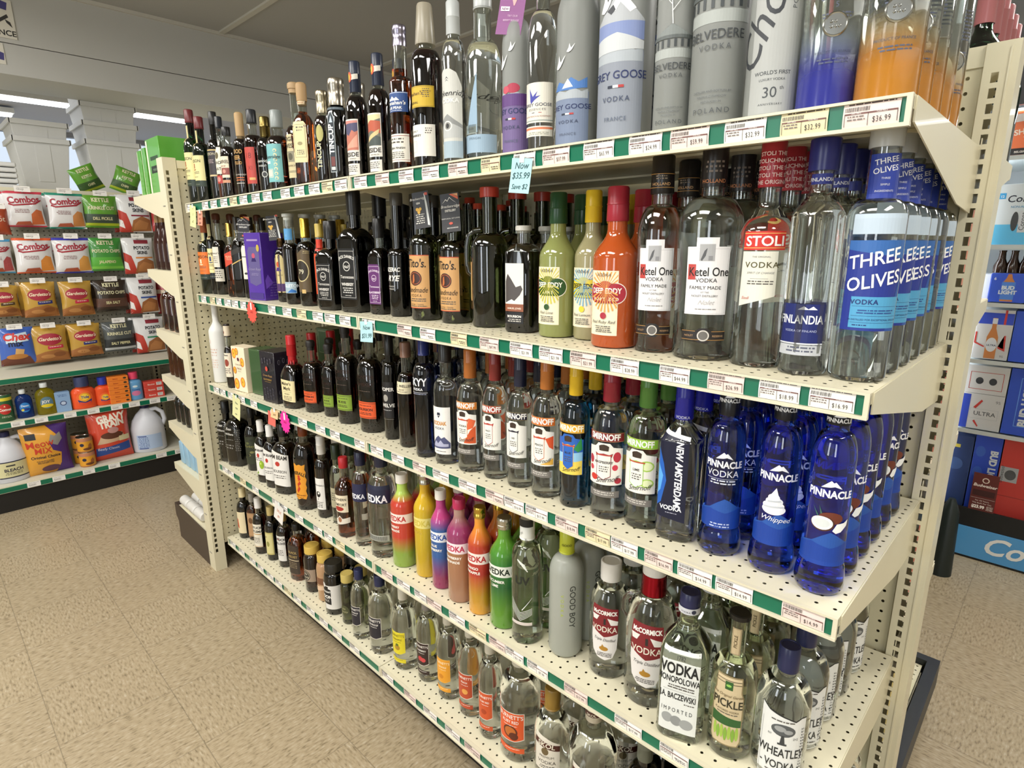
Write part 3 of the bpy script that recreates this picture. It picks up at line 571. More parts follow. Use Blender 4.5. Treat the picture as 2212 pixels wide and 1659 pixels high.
B('s9', 'cola', dict(zs=.58, zn=.70, rn=.46), (.79, 'foil', '#8f9694'), [('label', [('R', -44, 32, 44, 148, '#78b4b6'), ('T', 'Breckenridge', -3, 104, 15, '#23393c', {'sh': .3}), ('R', -30, 88, 4, 96, '#dfe8e4'), ('B', -16, 46, 12, 72, 1.4, '#e8e2cc'), ('R', -13, 49, 9, 69, '#dcd8c4')] + [('E', 23, 44 + 14 * i, 6, 5.4, '#e0d9b0') for i in range(7)] + [('E', 22, 43 + 14 * i, 3.4, 3, '#78b4b6') for i in range(7)])], 8, 'round brown bottle with pale teal label and a column of seven gold ovals', rows=1)
GEO['s10'] = (1, .725, -.43, .034, GEO['s10'][4])
B('s10', 'whisky', dict(zs=.50, zn=.62, rn=.42, sh='e', waist=.06), (.90, 'cork', '#b0926a', 1.3), [('label', [('R', -24, 42, 24, 172, '#cbbf96'), ('T', 'HIGH', 0, 152, 17, '#262018', {'b': .02}), ('T', 'WEST', 0, 132, 17, '#262018', {'b': .02}), ('R', -14, 90, 14, 122, '#8d8771'), ('E', 0, 106, 9, 11, '#5c5848'), ('T', 'BOURBON', 0, 76, 8, '#5a3a2a'), fine(-16, 62, 16, 2)])], 15, 'tall embossed amber bottle with clear neck and round wooden stopper', fill=.60, ridges=(.3, .6, .03, 6))
B('s11', 'amber', dict(zs=.58, zn=.70, rn=.46, sq=5, sh='e'), (.78, 'cork', '#ab8b60', 1.15), [('label', [('P', [(-22, 66), (20, 66), (22, 80), (22, 168), (14, 178), (-22, 178)], '#dccf9e'), ('B', -18, 80, 18, 170, .8, '#6b6040'), fine(-10, 160, 12, 2, 8), ('E', 0, 118, 8, 5, '#9a9068'), fine(-12, 98, 12, 3, 5)]), ('neck_label', [('R', -14, 226, 14, 236, '#e0c9a0'), ('T', 'Reserve', 0, 229, 6, '#9c4030')])], 30, 'squarish amber bottle with parchment label and branded cork stopper', fill=.72)
B('s12', 'cola', dict(zs=.62, zn=.74, rn=.42), (.76, 'chrome', '#a89f88', 1.3), [('printed_mark', [None, ('P', ell(-6, 130, 11, 22, 16), '#b3ad6a'), ('T', 'TINCUP', -4, 74, 20, '#d8d2a8', {'r': 90, 'b': .02})])], 45, 'dark hexagonal bottle with a green collar and steel cup cap, left of its taller twin')
B('s13', 'black', dict(zs=.62, zn=.74, rn=.50, sq=2.6), (.74, 'chrome', '#a8a193', 1.42), [('label', [('P', [(-11, 22), (9, 22), (9, 160), (2, 176), (-5, 176), (-11, 164)], '#aeb6b8'), ('P', [(-9.5, 24), (7.5, 24), (7.5, 158), (1, 173), (-4, 173), (-9.5, 162)], '#222b33'), ('T', 'TINCUP', 4.2, 106, 21, '#f0f0ec', {'r': 90, 'b': .03}), ('P', [(-6, 148), (4, 148), (-1, 166)], '#b9c8d2'), ('R', -7, 38, 5, 62, '#6e3a36'), ('R', -7, 28, 5, 36, '#cfcfc8')]), ('shoulder_label', [('R', -34, 180, 34, 188, '#39454d'), ('T', 'AMERICAN WHISKEY', 0, 182, 6, '#aab5ba')])], 25, 'black bottle with upright white TINCUP lettering and steel cup cap', rows=1)
def sideb(h, pic, txt2, tw, key, d, **k):
    B(key, 'cola', dict(zs=.56, zn=.72, rn=.42, sh='e'), (.74, 'foil', '#232a3d', 1.1), [('label', [('R', -28, 66, 28, 182, '#ddd8ce')] + pic + [('T', 'FIRESIDE', -5, 78, 17, '#23201f', {'b': .02, 'xs': .95}), ('T', txt2, 8, 70, 5, '#554')]), ('label', [('R', -26, 26, 26, 58, '#ddd8ce'), fine(-16, 50, 20, 4, 5)]),
      ('cap_sleeve', [('P', [(-20, 232), (20, 240), (20, 252), (-20, 246)], '#d9d3c6'), ('E', -3, 244, 8, 12, '#d8552e'), ('E', -5, 244, 5, 8, '#e8b23c')])], tw, d, **k)
sideb(282, [('R', -26, 96, 26, 178, '#4b4866'), ('P', [(-26, 96), (26, 96), (26, 150), (18, 146), (10, 152), (0, 136), (-8, 142), (-26, 118)], '#b9705c'), ('P', [(-20, 100), (24, 104), (24, 140), (4, 118)], '#d99a84'), ('P', [(-26, 168), (26, 172), (26, 178), (-26, 178)], '#c9847a')], 'WHISKEY', 5, 's14', 'brown bottle with a pink mountain picture label and navy sleeve with a sun stripe')
sideb(280, [('R', -26, 96, 26, 178, '#6d6c60'), ('P', [(-26, 150), (26, 168), (26, 178), (-26, 178)], '#d8cf9e'), ('P', [(-26, 128), (0, 136), (26, 128), (26, 160), (0, 164), (-26, 150)], '#b4573c'), ('P', [(-26, 96), (26, 96), (26, 118), (4, 126), (-26, 106)], '#47504c'), ('P', [(-26, 106), (0, 126), (24, 140), (20, 126), (-10, 108)], '#cdb884')], 'BOURBON', 5, 's15', 'brown bottle with an orange canyon picture label beside the pink one', rows=1)
MT = [(-20, 0), (-12, 8), (-6, 4), (0, 12), (7, 5), (12, 9), (20, 0)]
B('s16', 'whisky', dict(zs=.62, zn=.66, rn=.56, sh='e', taper=0), (.86, 'chrome', '#9a95a6', 1.05), [('label', [('R', -38, 178, 38, 232, '#2d4c86'), ('P', [(u - 2, v + 209) for u, v in MT], '#e6e6e2'), ('T', "Stranahan's", 0, 198, 14, '#f0efe8', {'sh': .2, 'b': .02}), ('T', 'BLUE PEAK', 0, 186, 9.5, '#f0efe8', {'b': .03}), fine(-24, 181, 24, 1, 3, '#cfd4e0'), ('R', -38, 229, 38, 230.5, '#cfd4e0')]), ('label', [('R', -38, 40, 38, 118, '#e2ddd0'), ('R', -38, 112, 38, 113.5, '#8a3a34'), ('R', -38, 45, 38, 46, '#8a3a34'), fine(-20, 102, 24, 2, 9), ('T', 'SOLERA FINISH', 0, 76, 8, '#222', {'b': .02}), fine(-22, 66, 24, 4, 5)])], 5, 'tall bottle with blue mountain label above a cream label and silver cap', fill=.70)
B('s17', 'cola', dict(zs=.66, zn=.74, rn=.46, sh='e'), (.76, 'cone', '#98917f', 1.15), [('label', [('R', -42, 182, 42, 238, '#c9a72e'), ('B', -41, 184, 41, 236, .7, '#5a4a1c'), ('T', "Stranahan's", -14, 214, 13, '#5a3f1a', {'sh': .2, 'b': .015}), ('T', 'ORIGINAL', -14, 192, 8, '#4a3a1c', {'b': .02}), fine(14, 228, 30, 5, 5), ('T', 'IN THE HEART', 22, 222, 4, '#4a3a1c')]), ('label', [('R', -42, 50, 42, 136, '#e2ddd2'), ('T', 'SINGLE MALT', -20, 116, 7, '#444'), ('T', 'WHISKEY', -8, 104, 8, '#222', {'b': .03}), ('B', -24, 62, -4, 92, .5, '#9a958a'), fine(18, 124, 34, 3, 6)])], 8, 'tallest bottle, yellow label and long brushed steel cone cap')
B('s18', 'clear', dict(zs=.66, zn=.78, rn=.48, sh='e'), (.80, 'foil', '#b9bdbc', 1.12), [('label', [('P', [(-34, 22), (34, 22), (34, 190), (22, 220), (8, 229), (-8, 229), (-22, 220), (-34, 190)], '#c6c6bf'), ('P', [(-5, 205), (0, 212), (5, 205), (0, 209)], '#2a2a2a'), ('P', [(-5, 200), (0, 206), (5, 200), (0, 203)], '#777'), ('T', 'Breckenridge', 0, 168, 18, '#1f1f22', {'sh': .3}), ('T', 'VODKA', 2, 152, 14, '#e9e9e4', {'b': .03}), ('P', [(-34, 96), (-18, 112), (0, 126), (16, 112), (34, 100), (34, 70), (-34, 70)], '#8a8c8a'), ('P', [(-34, 90), (0, 108), (34, 92), (34, 70), (-34, 70)], '#b4b6b4'), ('R', -34, 22, 34, 62, '#9fb0bb'), ('E', 0, 98, 11, 12, '#d8d8d0'), ('E', 0, 98, 8, 9, '#8c8c86'), ('E', 0, 98, 4, 6, '#2c2c2c')])], 10, 'clear bottle with grey arched mountain label and pale grey sleeve', rows=1)
B('s19', 'clear', dict(zs=.60, zn=.74, rn=.46, sh='e'), (.90, 'foil', '#b9bdbc', 1.1), [('label', [('R', -52, 20, 52, 56, '#93aabc'), ('T', 'SPRING44', 0, 46, 7, '#55697a')]), ('label', [('P', [(-22, 60), (8, 60), (8, 178)], '#8fa9bd')]), ('label', [('R', -34, 58, 6, 76, '#8c958e'), ('T', 'DISTILLED', -12, 66, 5, '#3c4440')])], 12, 'clear bottle with a blue sail shape above a blue band', fill=.70)
GG = [('P', [(-10, 0), (-4, 12), (-2, 24), (2, 10), (12, 22), (6, 8), (2, 2), (-4, -2)], '#eef0ee')]
def shift(p, u, v, k=1, c=None): return [('P', [(a * k + u, b * k + v) for a, b in pp[1]], c or pp[2]) for pp in p]
def goose(col, low, a, b_, k=1, word='GREY GOOSE'):
    return [('printed_mark', [None, ('R', -40 * k, 4, 40 * k, 122 * k, low), ('P', [(-38 * k, 118 * k), (-20 * k, 128 * k), (-4 * k, 122 * k), (10 * k, 130 * k), (26 * k, 122 * k), (38 * k, 128 * k), (38 * k, 108 * k), (-38 * k, 108 * k)], '#a9b0b6')] + a + [('T', word, 0, 86 * k, 15 * k, '#24305e', {'b': .008}), ('R', -12 * k, 74 * k, -4 * k, 77.5 * k, '#20283c'), ('R', -4 * k, 74 * k, 4 * k, 77.5 * k, '#eeeeea'), ('R', 4 * k, 74 * k, 12 * k, 77.5 * k, '#b03a38'), ('T', 'VODKA', 0, 56 * k, 10 * k, '#3a4460', {'sp': 1.3}), ('T', 'FRANCE', 0, 30 * k, 8 * k, '#5a6478', {'sp': 1.2})] + shift(GG, -18 * k, 175 * k, 1.1 * k) + shift(GG, 4 * k, 205 * k, .7 * k))]
B('s20', 'frost', dict(zs=.62, zn=.76, rn=.44), (.86, 'foil', '#8e8f92', 1.1), goose('', '#6d5b8a', [('R', -36, 96, 36, 118, '#5c3a78'), ('E', 6, 128, 14, 9, '#a8344a'), ('E', -10, 126, 8, 7, '#c04a5c')], None, .95, 'GREY GOOSE'), 15, 'frosted bottle fading to purple at the foot, with red fruit print')
B('s21', 'clear', dict(zs=.62, zn=.80, rn=.44), (.93, 'foil', '#c9cccb', 1.1), [('label', [('R', -33, 58, 33, 150, '#dcd8cb'), ('P', [(-14, 108), (-16, 138), (-8, 118), (2, 130), (-2, 118), (8, 120), (-4, 110), (-12, 102)], '#3b3f9c'), ('T', 'GREY GOOSE', 0, 96, 10, '#4a4c5c', {'b': .01}), ('T', 'ESSENCES', 0, 86, 7, '#777', {'sp': 1.2}), ('R', -10, 80, -4, 81.5, '#444'), ('R', 4, 80, 10, 81.5, '#a44'), ('T', 'WHITE PEACH & ROSEMARY', 0, 71, 4.6, '#a8786a'), ('R', -33, 62, 33, 64, '#8e9a94')]), ('label', [('R', -33, 26, 33, 50, '#dcd8cb'), ('R', -33, 42, 33, 47, '#d27a54'), fine(-20, 34, 24, 2, 4, '#998')])], 20, 'clear bottle with cream label carrying a blue flying goose')
B('s22', 'frost', dict(zs=.66, zn=.80, rn=.42), (.9, 'foil', '#6f7f9f', 1.1), goose('', '#74819a', [('P', [(-36, 128), (-20, 146), (-8, 140), (6, 152), (20, 142), (36, 152), (36, 130), (0, 126)], '#4b78b8'), ('P', [(-12, 130), (0, 150), (10, 132)], '#d9e0e6')], None, 1.0), 12, 'frosted round-shouldered bottle with blue mountains above the lettering GREY GOOSE', rows=1)
B('s23', 'frost', dict(zs=.72, zn=.84, rn=.38), (.92, 'foil', '#6f7f9f', 1.1), goose('', '#888e99', [('P', [(-46, 150), (46, 160), (46, 190), (20, 214), (4, 236), (-18, 214), (-34, 196), (-46, 190)], '#b0b4b8'), ('R', -46, 160, 46, 188, '#7d8cb8'), ('P', [(-46, 164), (0, 172), (46, 158), (46, 146), (-46, 142)], '#c4c8ca'), ('P', [(-14, 206), (4, 234), (30, 206), (20, 200), (4, 216), (-4, 204)], '#eceeee'), ('P', [(-20, 206), (-8, 214), (-4, 206), (-12, 200)], '#3a3d42')], None, 1.18), 14, 'large frosted bottle with a big snowy peak print, right of the smaller one', rows=1)
def belv(k): return [('printed_mark', [None, ('R', -44 * k, 122 * k, 44 * k, 136 * k, '#a5aaa6')] + [('R', (-40 + 11 * i) * k, 138 * k, (-36 + 11 * i) * k, 150 * k, '#3f4446') for i in range(8)] + [('R', -44 * k, 151 * k, 44 * k, 156 * k, '#5a605f'), ('P', [(-30 * k, 156 * k), (0, 172 * k), (30 * k, 156 * k)], '#7d8381'), ('T', 'BELVEDERE', 0, 104 * k, 15 * k, '#3c4043', {'b': .004, 'xs': .95}), ('T', 'VODKA', 0, 92 * k, 9 * k, '#4c5053', {'sp': 1.4}), ('T', 'DISTILLED AND BOTTLED BY', 0, 44 * k, 3.6 * k, '#5c6063'), ('T', 'POLMOS ZYRARDOW', 0, 38 * k, 3.6 * k, '#5c6063'), ('T', 'PRODUCED IN', 0, 32 * k, 3.6 * k, '#5c6063'), ('T', 'POLAND', 0, 20 * k, 9 * k, '#4c5053', {'sp': 1.4})] + [('P', [(u * k, v * k), (u * k + 1.4, v * k), (u2 * k + 1, v2 * k), (u2 * k, v2 * k)], '#e2e4e0') for u, v, u2, v2 in ((0, 172, -4, 230), (-2, 200, -22, 226), (-2, 190, 20, 218), (-4, 214, 14, 238), (10, 206, 26, 210), (-12, 212, -26, 210), (-14, 218, -18, 240), (8, 226, 22, 240))])]
B('s24', 'frost', dict(zs=.74, zn=.84, rn=.4), (.9, 'foil', '#c5c8c6', 1.1), belv(.95), 20, 'slender frosted bottle with white tree branches above BELVEDERE')
B('s25', 'frost', dict(zs=.76, zn=.86, rn=.4), (.92, 'foil', '#c5c8c6', 1.1), belv(1.22), 14, 'large frosted bottle with a manor house print and BELVEDERE lettering', rows=1)
B('s26', 'frost', dict(zs=.78, zn=.88, rn=.42), (.93, 'foil', '#c5c8c6', 1.1), [('label', [('R', -34, 2, 34, 250, '#a9aba8'), ('T', 'Chopin', 5, 145, 62, '#33363a', {'r': 66, 'sh': .35}), ('T', 'POTATO', 24, 165, 9, '#4c5053', {'r': 88, 'sp': 1.3}), ('T', "WORLD'S FIRST", -2, 62, 7, '#44484b', {'b': .01}), ('T', 'LUXURY VODKA', -2, 54, 4.6, '#44484b'), ('T', '30', -4, 32, 20, '#44484b'), ('T', 'th', 12, 42, 7, '#44484b'), ('T', 'ANNIVERSARY', -2, 22, 4, '#44484b', {'sp': 1.3})])], 24, 'bottle with a tall pale grey label carrying large handwritten script')
def ciroc(k, c0, c1, d, tw, **q):
    gm = mat('clear glass', GLASS['clear'][0], .015, 0, 1, 1.4)
    b = B(k, 'clear', dict(zs=.80, zn=.88, rn=.42), (.93, 'foil', '#5a62a0', 1.1), [('printed_mark', [None, fine(-24, 178, 24, 9, 5, '#5a6070'), ('T', '5', 0, 128, 9, '#50566a'), fine(-20, 120, 20, 2, 4, '#50566a'), ('T', 'PRODUCT OF FRANCE', 0, 74, 4.6, '#50566a'), fine(-18, 66, 20, 2, 4, '#50566a')])], tw, d, **q); s, X, Y, r, h = GEO[k]
    m = gradient_mat('tinted foot ' + c0, [(0, c0), (.55, c0), (.85, c1), (1, c1)], .12, .1); p = m.node_tree.nodes['Principled BSDF']; t_, s_ = coords(m)
    f_ = N(m, 'ShaderNodeMapRange'); m.node_tree.links.new(s_.outputs[2], f_.inputs[0])
    for j_, v_ in enumerate((.045, .115, .92, 0)): f_.inputs[j_ + 1].default_value = v_
    m.node_tree.links.new(f_.outputs[0], p.inputs['Alpha'])
    MB().lathe([(.004, r + .0004), (.06, r + .0004), (.115, r + .0004)], 48, caps=False).done('tinted_foot', m, b.root)
    o = MB().lathe([(-.002, .0150), (.0015, .0150), (.003, .0135), (.002, .0125), (.0022, 0.001)], 28).done('seal', mat('pewter seal', '#a9aaa6', .25, 1), b.root); o.rotation_euler = (R_(90), 0, 0); o.location = (0, -r + .001, .108)
    for i in range(5):
        q_ = MB().lathe([(0, .0022), (.0016, .001)], 8).done('grape', mat('pewter seal', '#a9aaa6', .25, 1), o); q_.location = ((i % 3 - 1) * .005, (i // 3 - .5) * .006, .002)
    return b
ciroc('s27', '#33378c', '#93a4b4', 'clear bottle with an oval pewter seal and deep blue tinted foot', 22, rows=1)
ciroc('s28', '#b3772a', '#bda56c', 'clear bottle with an oval pewter seal and orange tinted foot', 18, rows=4)
# ---------------------------------------------------------------- second shelf
B('t1', 'jg', dict(zs=.60, zn=.70, rn=.40), (.80, 'foil', '#8f4a2c'), jam('#e0732c', 40, 303, 'JAMESON', '#f2e2c0', '#23322b'), 20, 'green glass bottle with a bright orange label, leftmost on the second shelf')
B('t2', 'black', dict(zs=.60, zn=.70, rn=.50), (.84, 'foil', '#2a2f36'), jam('#e6d79c', 26, 327, 'OWEN', '#34406e', '#20242a'), 35, 'slim black bottle with cream label reading OWEN')
B('t3', 'cola', dict(zs=.56, zn=.68, rn=.44), (.88, 'cork', '#5a2f1c', 1.15), [('label', [('R', -22, 108, 18, 186, '#d9d3c4'), ('T', "Dewar's", 0, 158, 12, '#222'), fine(-14, 146, 12, 4, 7)]), ('label', [('R', -30, 52, 30, 100, '#cfc9bb'), fine(-20, 90, 22, 4, 8)])], 20, 'dark bottle with small white label above a wider one, near the left end', rows=1)
B('t4', 'amber', dict(zs=.60, zn=.72, rn=.4, sq=6), (.82, 'foilm', '#c3a050'), [('label', [('P', [(-20, 110), (20, 130), (20, 175), (-20, 158)], '#c8452c'), fine(-12, 150, 12, 3, 6, '#e8c8a0')])], 35, 'amber square bottle with slanting red label and gold cap', rows=1)
B('t5', 'cola', dict(zs=.58, zn=.74, rn=.42, sq=6), (.84, 'screw', '#2a2620', 1.1), [('label', [('P', [(-22, 118), (22, 138), (22, 142), (-22, 122)], '#caa860'), ('P', [(-22, 150), (22, 168), (22, 186), (-22, 170)], '#2d2a26')])], 30, 'dark square bottle with slanting gold stripe beside the purple box', rows=1)
B('t6', 'cola', dict(zs=.60, zn=.72, rn=.4), (.84, 'foilm', '#bd9a3c'), [('label', [('P', [(-14, 70), (14, 70), (14, 176), (8, 190), (-8, 190), (-14, 176)], '#e3ddcc'), ('R', -14, 148, 14, 151, '#333'), ('E', 0, 90, 7, 4, '#333')])], 40, 'bottle with a narrow arched white label half hidden by the purple box')
def box(name, s, X0, X1, Y0, Y1, h, rz, m1, desc, cat='gift box', els=(), els2=(), z=None):
    cx, cy_ = (X0 + X1) / 2, (Y0 + Y1) / 2; w, d = (X1 - X0) / 2, (Y1 - Y0) / 2
    r = empty(name, (cx, cy_, (zs(s, cx) + lift_(s, cx, w) + .0002 if z is None else z) + .0005), R_(rz)); m = MB().box(-w, -d, 0, w, d, h); b = m.done('carton', m1, r)
    bv = b.modifiers.new('bevel', 'BEVEL'); bv.width = .0012; bv.segments = 1
    if els: art_mesh('front_print', els, lambda u, v, q: Vector((u, -d - q, v)), r, base=.0002)
    if els2: art_mesh('side_print', els2, lambda u, v, q: Vector((w + q, u, v)), r, base=.0002)
    tag(r, desc, cat); return r
pm = mat('purple foil card', '#4d2d97', .25, coat=.5)
pb = box('gift_box', 2, .455, .545, -.520, -.425, .232, 12, pm, 'tall purple gift box with grey arched panel on the second shelf', els=[('P', [(-32, 60), (0, 50), (32, 60), (32, 170), (24, 184), (-24, 184), (-32, 170)], '#5d5486'), ('R', -30, 204, 30, 210, '#9a86b0'), ('E', 0, 154, 9, 9, '#b9506a'), ('P', [(-14, 134), (14, 134), (8, 146), (-8, 146)], '#2a1a5c'), ('T', 'Crown Royal', 0, 104, 13, '#9a92b4', {'sh': .3}), fine(-20, 92, 20, 2, 5, '#8d84ac'), ('E', 28, 180, 8, 12, '#b9a548'), ('R', -38, 6, 38, 26, '#43307c')], els2=[('P', [(-40, 40), (-10, 60), (-30, 90), (-42, 70)], '#7a52d0'), ('P', [(0, 120), (30, 150), (10, 180), (-6, 150)], '#34208a'), fine(-30, 60, 30, 6, 9, '#6a52a8')])
place(2, .5, -.47, .058)
B('t8', 'dark', dict(zs=.70, zn=.84, rn=.45), (.86, 'foilm', '#3a2a18', 1.2), [('label', [('P', [(-22, 32), (22, 32), (22, 136), (14, 156), (0, 160), (-14, 156), (-22, 136)], '#cdbb84'), ('E', 0, 126, 7, 9, '#c0502e'), ('P', [(-10, 104), (10, 104), (6, 116), (-6, 116)], '#4a2a7a'), ('R', -22, 36, 22, 62, '#4c2f63'), ('T', 'Crown', 0, 88, 9, '#6a5a34', {'sh': .3})])], 25, 'faceted bottle with arched tan label right of the purple box', ridges=(.0, .75, .03, 9), rows=1)
B('t9', 'cola', dict(zs=.60, zn=.68, rn=.62), (.86, 'flare', '#b7b9b2', .95), [('label', [('R', -26, 36, 26, 72, '#9fb4bf'), ('T', 'SINGLETON', 0, 55, 14, '#dfe6ea', {'b': .03}), ('P', [(-6, 38), (10, 50), (24, 44), (24, 38)], '#2e6bb0')]), ('neck_label', [('R', -19, 205, 19, 240, '#5796c8'), ('T', '12', -2, 216, 8, '#9fc4e0')])], 25, 'dark bottle with blue neck band and blue and white lettering at its foot', rows=1)
B('t10', 'cola', dict(zs=.64, zn=.74, rn=.36), (.78, 'foilm', '#a9903c', 1.15), [('label', [('P', [(-32, 44), (32, 44), (32, 170), (14, 178), (-10, 162), (-32, 184)], '#5c4c34'), ('E', 2, 110, 26, 34, '#cdbd8a'), ('E', 2, 110, 23, 31, '#2c2418'), ('T', '79', 2, 100, 20, '#e8dfc0'), ('R', 0, 40, 14, 52, '#c9a86a'), fine(12, 168, 30, 2, 5, '#b9a878')])], 15, 'bottle with round brown and cream medallion label and brass cap', rows=1)
B('t11', 'amber', dict(zs=.6, zn=.72, rn=.5), (.84, 'foil', '#b9a24c'), [('label', [('R', -16, 40, 16, 162, '#da4a22'), ('T', 'HONEY', 0, 96, 14, '#f0d8c0', {'r': 90})]), ('neck_label', [('R', -12, 170, 12, 205, '#d2402c')])], 40, 'narrow amber bottle with tall orange-red label', rows=1)
def jack(key, bg, ac, d, tw=12, words=('Tennessee', 'WHISKEY'), **k):
    s, X, Y, r, h = GEO[key]; w = r * 1000 * .80; H = h * 1000; v = lambda f: H * f
    els = [('P', [(-w, v(.11)), (w, v(.11)), (w, v(.50)), (w * .8, v(.53)), (-w * .8, v(.53)), (-w, v(.50))], bg), ('B', -w * .93, v(.125), w * .93, v(.51), .8, ac),
           ('T', "JACK DANIEL'S", 0, v(.455), w * .34, ac, {'b': .03, 'arc': w * 2, 'xs': .8}), ('E', 0, v(.385), w * .42, w * .42, ac), ('E', 0, v(.385), w * .36, w * .36, bg), ('T', 'No7', 0, v(.37), w * .32, ac, {'b': .03}),
           ('T', words[0], 0, v(.285), w * .38, ac, {'b': .01}), ('T', words[1], 0, v(.225), w * .34, ac, {'b': .04}), fine(-w * .6, v(.2), w * .6, 3, v(.018), ac), fine(-w * .4, v(.14), w * .4, 1, 3, ac)]
    return B(key, 'black' if bg == '#1a1a1b' else 'cola', dict(zs=.60, zn=.70, rn=.42, sq=7, sh='e', taper=.03), (.80, 'screw', '#1b1a19', 1.2), [('label', els)], tw, d, **k)
jack('t12', '#1a1a1b', '#c9c6bf', 'smaller square bottle with black and white label, left of the larger one', words=('Tennessee', 'WHISKEY'), rows=1)
jack('t13', '#1a1a1b', '#d6d3cc', 'large square bottle with ornate black and white whiskey label', rows=1)
jack('t14', '#5e2d66', '#d8c8d8', 'square bottle with purple blackberry label', words=('Tennessee', 'BLACKBERRY'), rows=1)
B('t15', 'black', dict(zs=.50, zn=.56, rn=.52, sh='e'), (.90, 'screw', '#4a4740', 1.12), [('printed_mark', [None, ('T', 'SAZERAC', -4, 118, 15, '#e3e0d8', {'b': .03, 'sh': .15, 'xs': .8}), ('T', 'RYE', 0, 94, 20, '#e3e0d8', {'b': .03, 'sh': .3}), ('T', 'STRAIGHT', -4, 78, 5, '#cfcbc2'), ('T', 'WHISKEY', -4, 71, 5, '#cfcbc2')])], 15, 'black long-necked bottle with white RYE lettering', rows=1, fill=.6)
def tito(k): return [('label', [('R', -30 * k, 52 * k, 38 * k, 158 * k, '#c79a63'), ('R', -30 * k, 52 * k, 38 * k, 53.5 * k, '#c4553a'), ('R', -30 * k, 156.5 * k, 38 * k, 158 * k, '#c4553a'), ('T', "Tito's.", 2 * k, 134 * k, 23 * k, '#2a211c', {'sh': .15, 'b': .015}), ('E', 0, 112 * k, 19 * k, 14.5 * k, '#3a211b'), ('E', 0, 112 * k, 16.5 * k, 12.2 * k, '#a3522e'), ('E', 0, 112 * k, 15 * k, 10.8 * k, '#3a211b'), ('P', [(-8 * k, 103 * k), (-6 * k, 118 * k), (-2 * k, 121 * k), (-1 * k, 108 * k), (-3 * k, 103 * k)], '#c06a3a'), ('T', 'Handmade', 0, 84 * k, 15 * k, '#2a211c', {'sh': .3}), ('T', 'VODKA', 0, 75 * k, 8 * k, '#4a3a2c', {'sp': 1.4}), fine(-22 * k, 70 * k, 28 * k, 2, 4 * k), ('T', 'AUSTIN * TEXAS', 0, 58 * k, 4.6 * k, '#3a302a', {'sp': 1.3}), fine(-22 * k, 55.5 * k, 30 * k, 1, 3)])]
B('t16', 'olive', dict(zs=.60, zn=.69, rn=.52, sh='e'), (.90, 'screw', '#c2452f', .72), tito(1), 10, 'bottle with tan label reading Handmade, left one of the pair', rows=2, fill=.64)
B('t17', 'olive', dict(zs=.60, zn=.69, rn=.52, sh='e'), (.90, 'screw', '#c2452f', .72), tito(.97), 6, 'bottle with tan label reading Handmade, right one of the pair', rows=2, fill=.64)
hb = B('t18', 'olive', dict(zs=.58, zn=.68, rn=.40, sh='e'), (.93, 'screw', '#b03a2c', 1.25), [('label', [('R', -78, 60, -46, 148, '#c79a63')])], 35, 'big handled jug bottle of pale green glass with a red cap', rows=1, fill=.66)
_r, _h = GEO['t18'][3], GEO['t18'][4]
MB().tube([(-_r * .45, 0, _h * .70), (-_r * .8, 0, _h * .695), (-_r * 1.12, 0, _h * .66), (-_r * 1.22, 0, _h * .58), (-_r * 1.22, 0, _h * .46), (-_r * 1.14, 0, _h * .40), (-_r * .93, 0, _h * .375)], .0075, 12).done('handle', gmat('olive'), hb.root)
B('t19', 'cola', dict(zs=.76, zn=.84, rn=.42, sq=4), (.93, 'flare', '#c4c2ba', .95), [('label', [('R', -28, 60, 18, 158, '#dedbd4'), ('R', -28, 56, 18, 72, '#8c5238'), ('P', [(-26, 74), (-8, 74), (10, 92), (16, 104), (12, 112), (0, 108), (-12, 126), (-20, 136), (-26, 120)], '#4c4644'), ('P', [(-26, 74), (-10, 82), (4, 74)], '#e8e6e0'), ('T', "SAMUEL JONES", -4, 61, 5, '#e8d8c8', {'b': .02})]), ('label', [('R', -28, 30, 18, 55, '#171516'), ('T', 'BOURBON', -4, 43, 7, '#e8e4dc', {'b': .03}), fine(-20, 38, 12, 2, 4, '#cfc9c0')])], 15, 'dark square bottle with a horse head on its white label', rows=2, fill=.76)
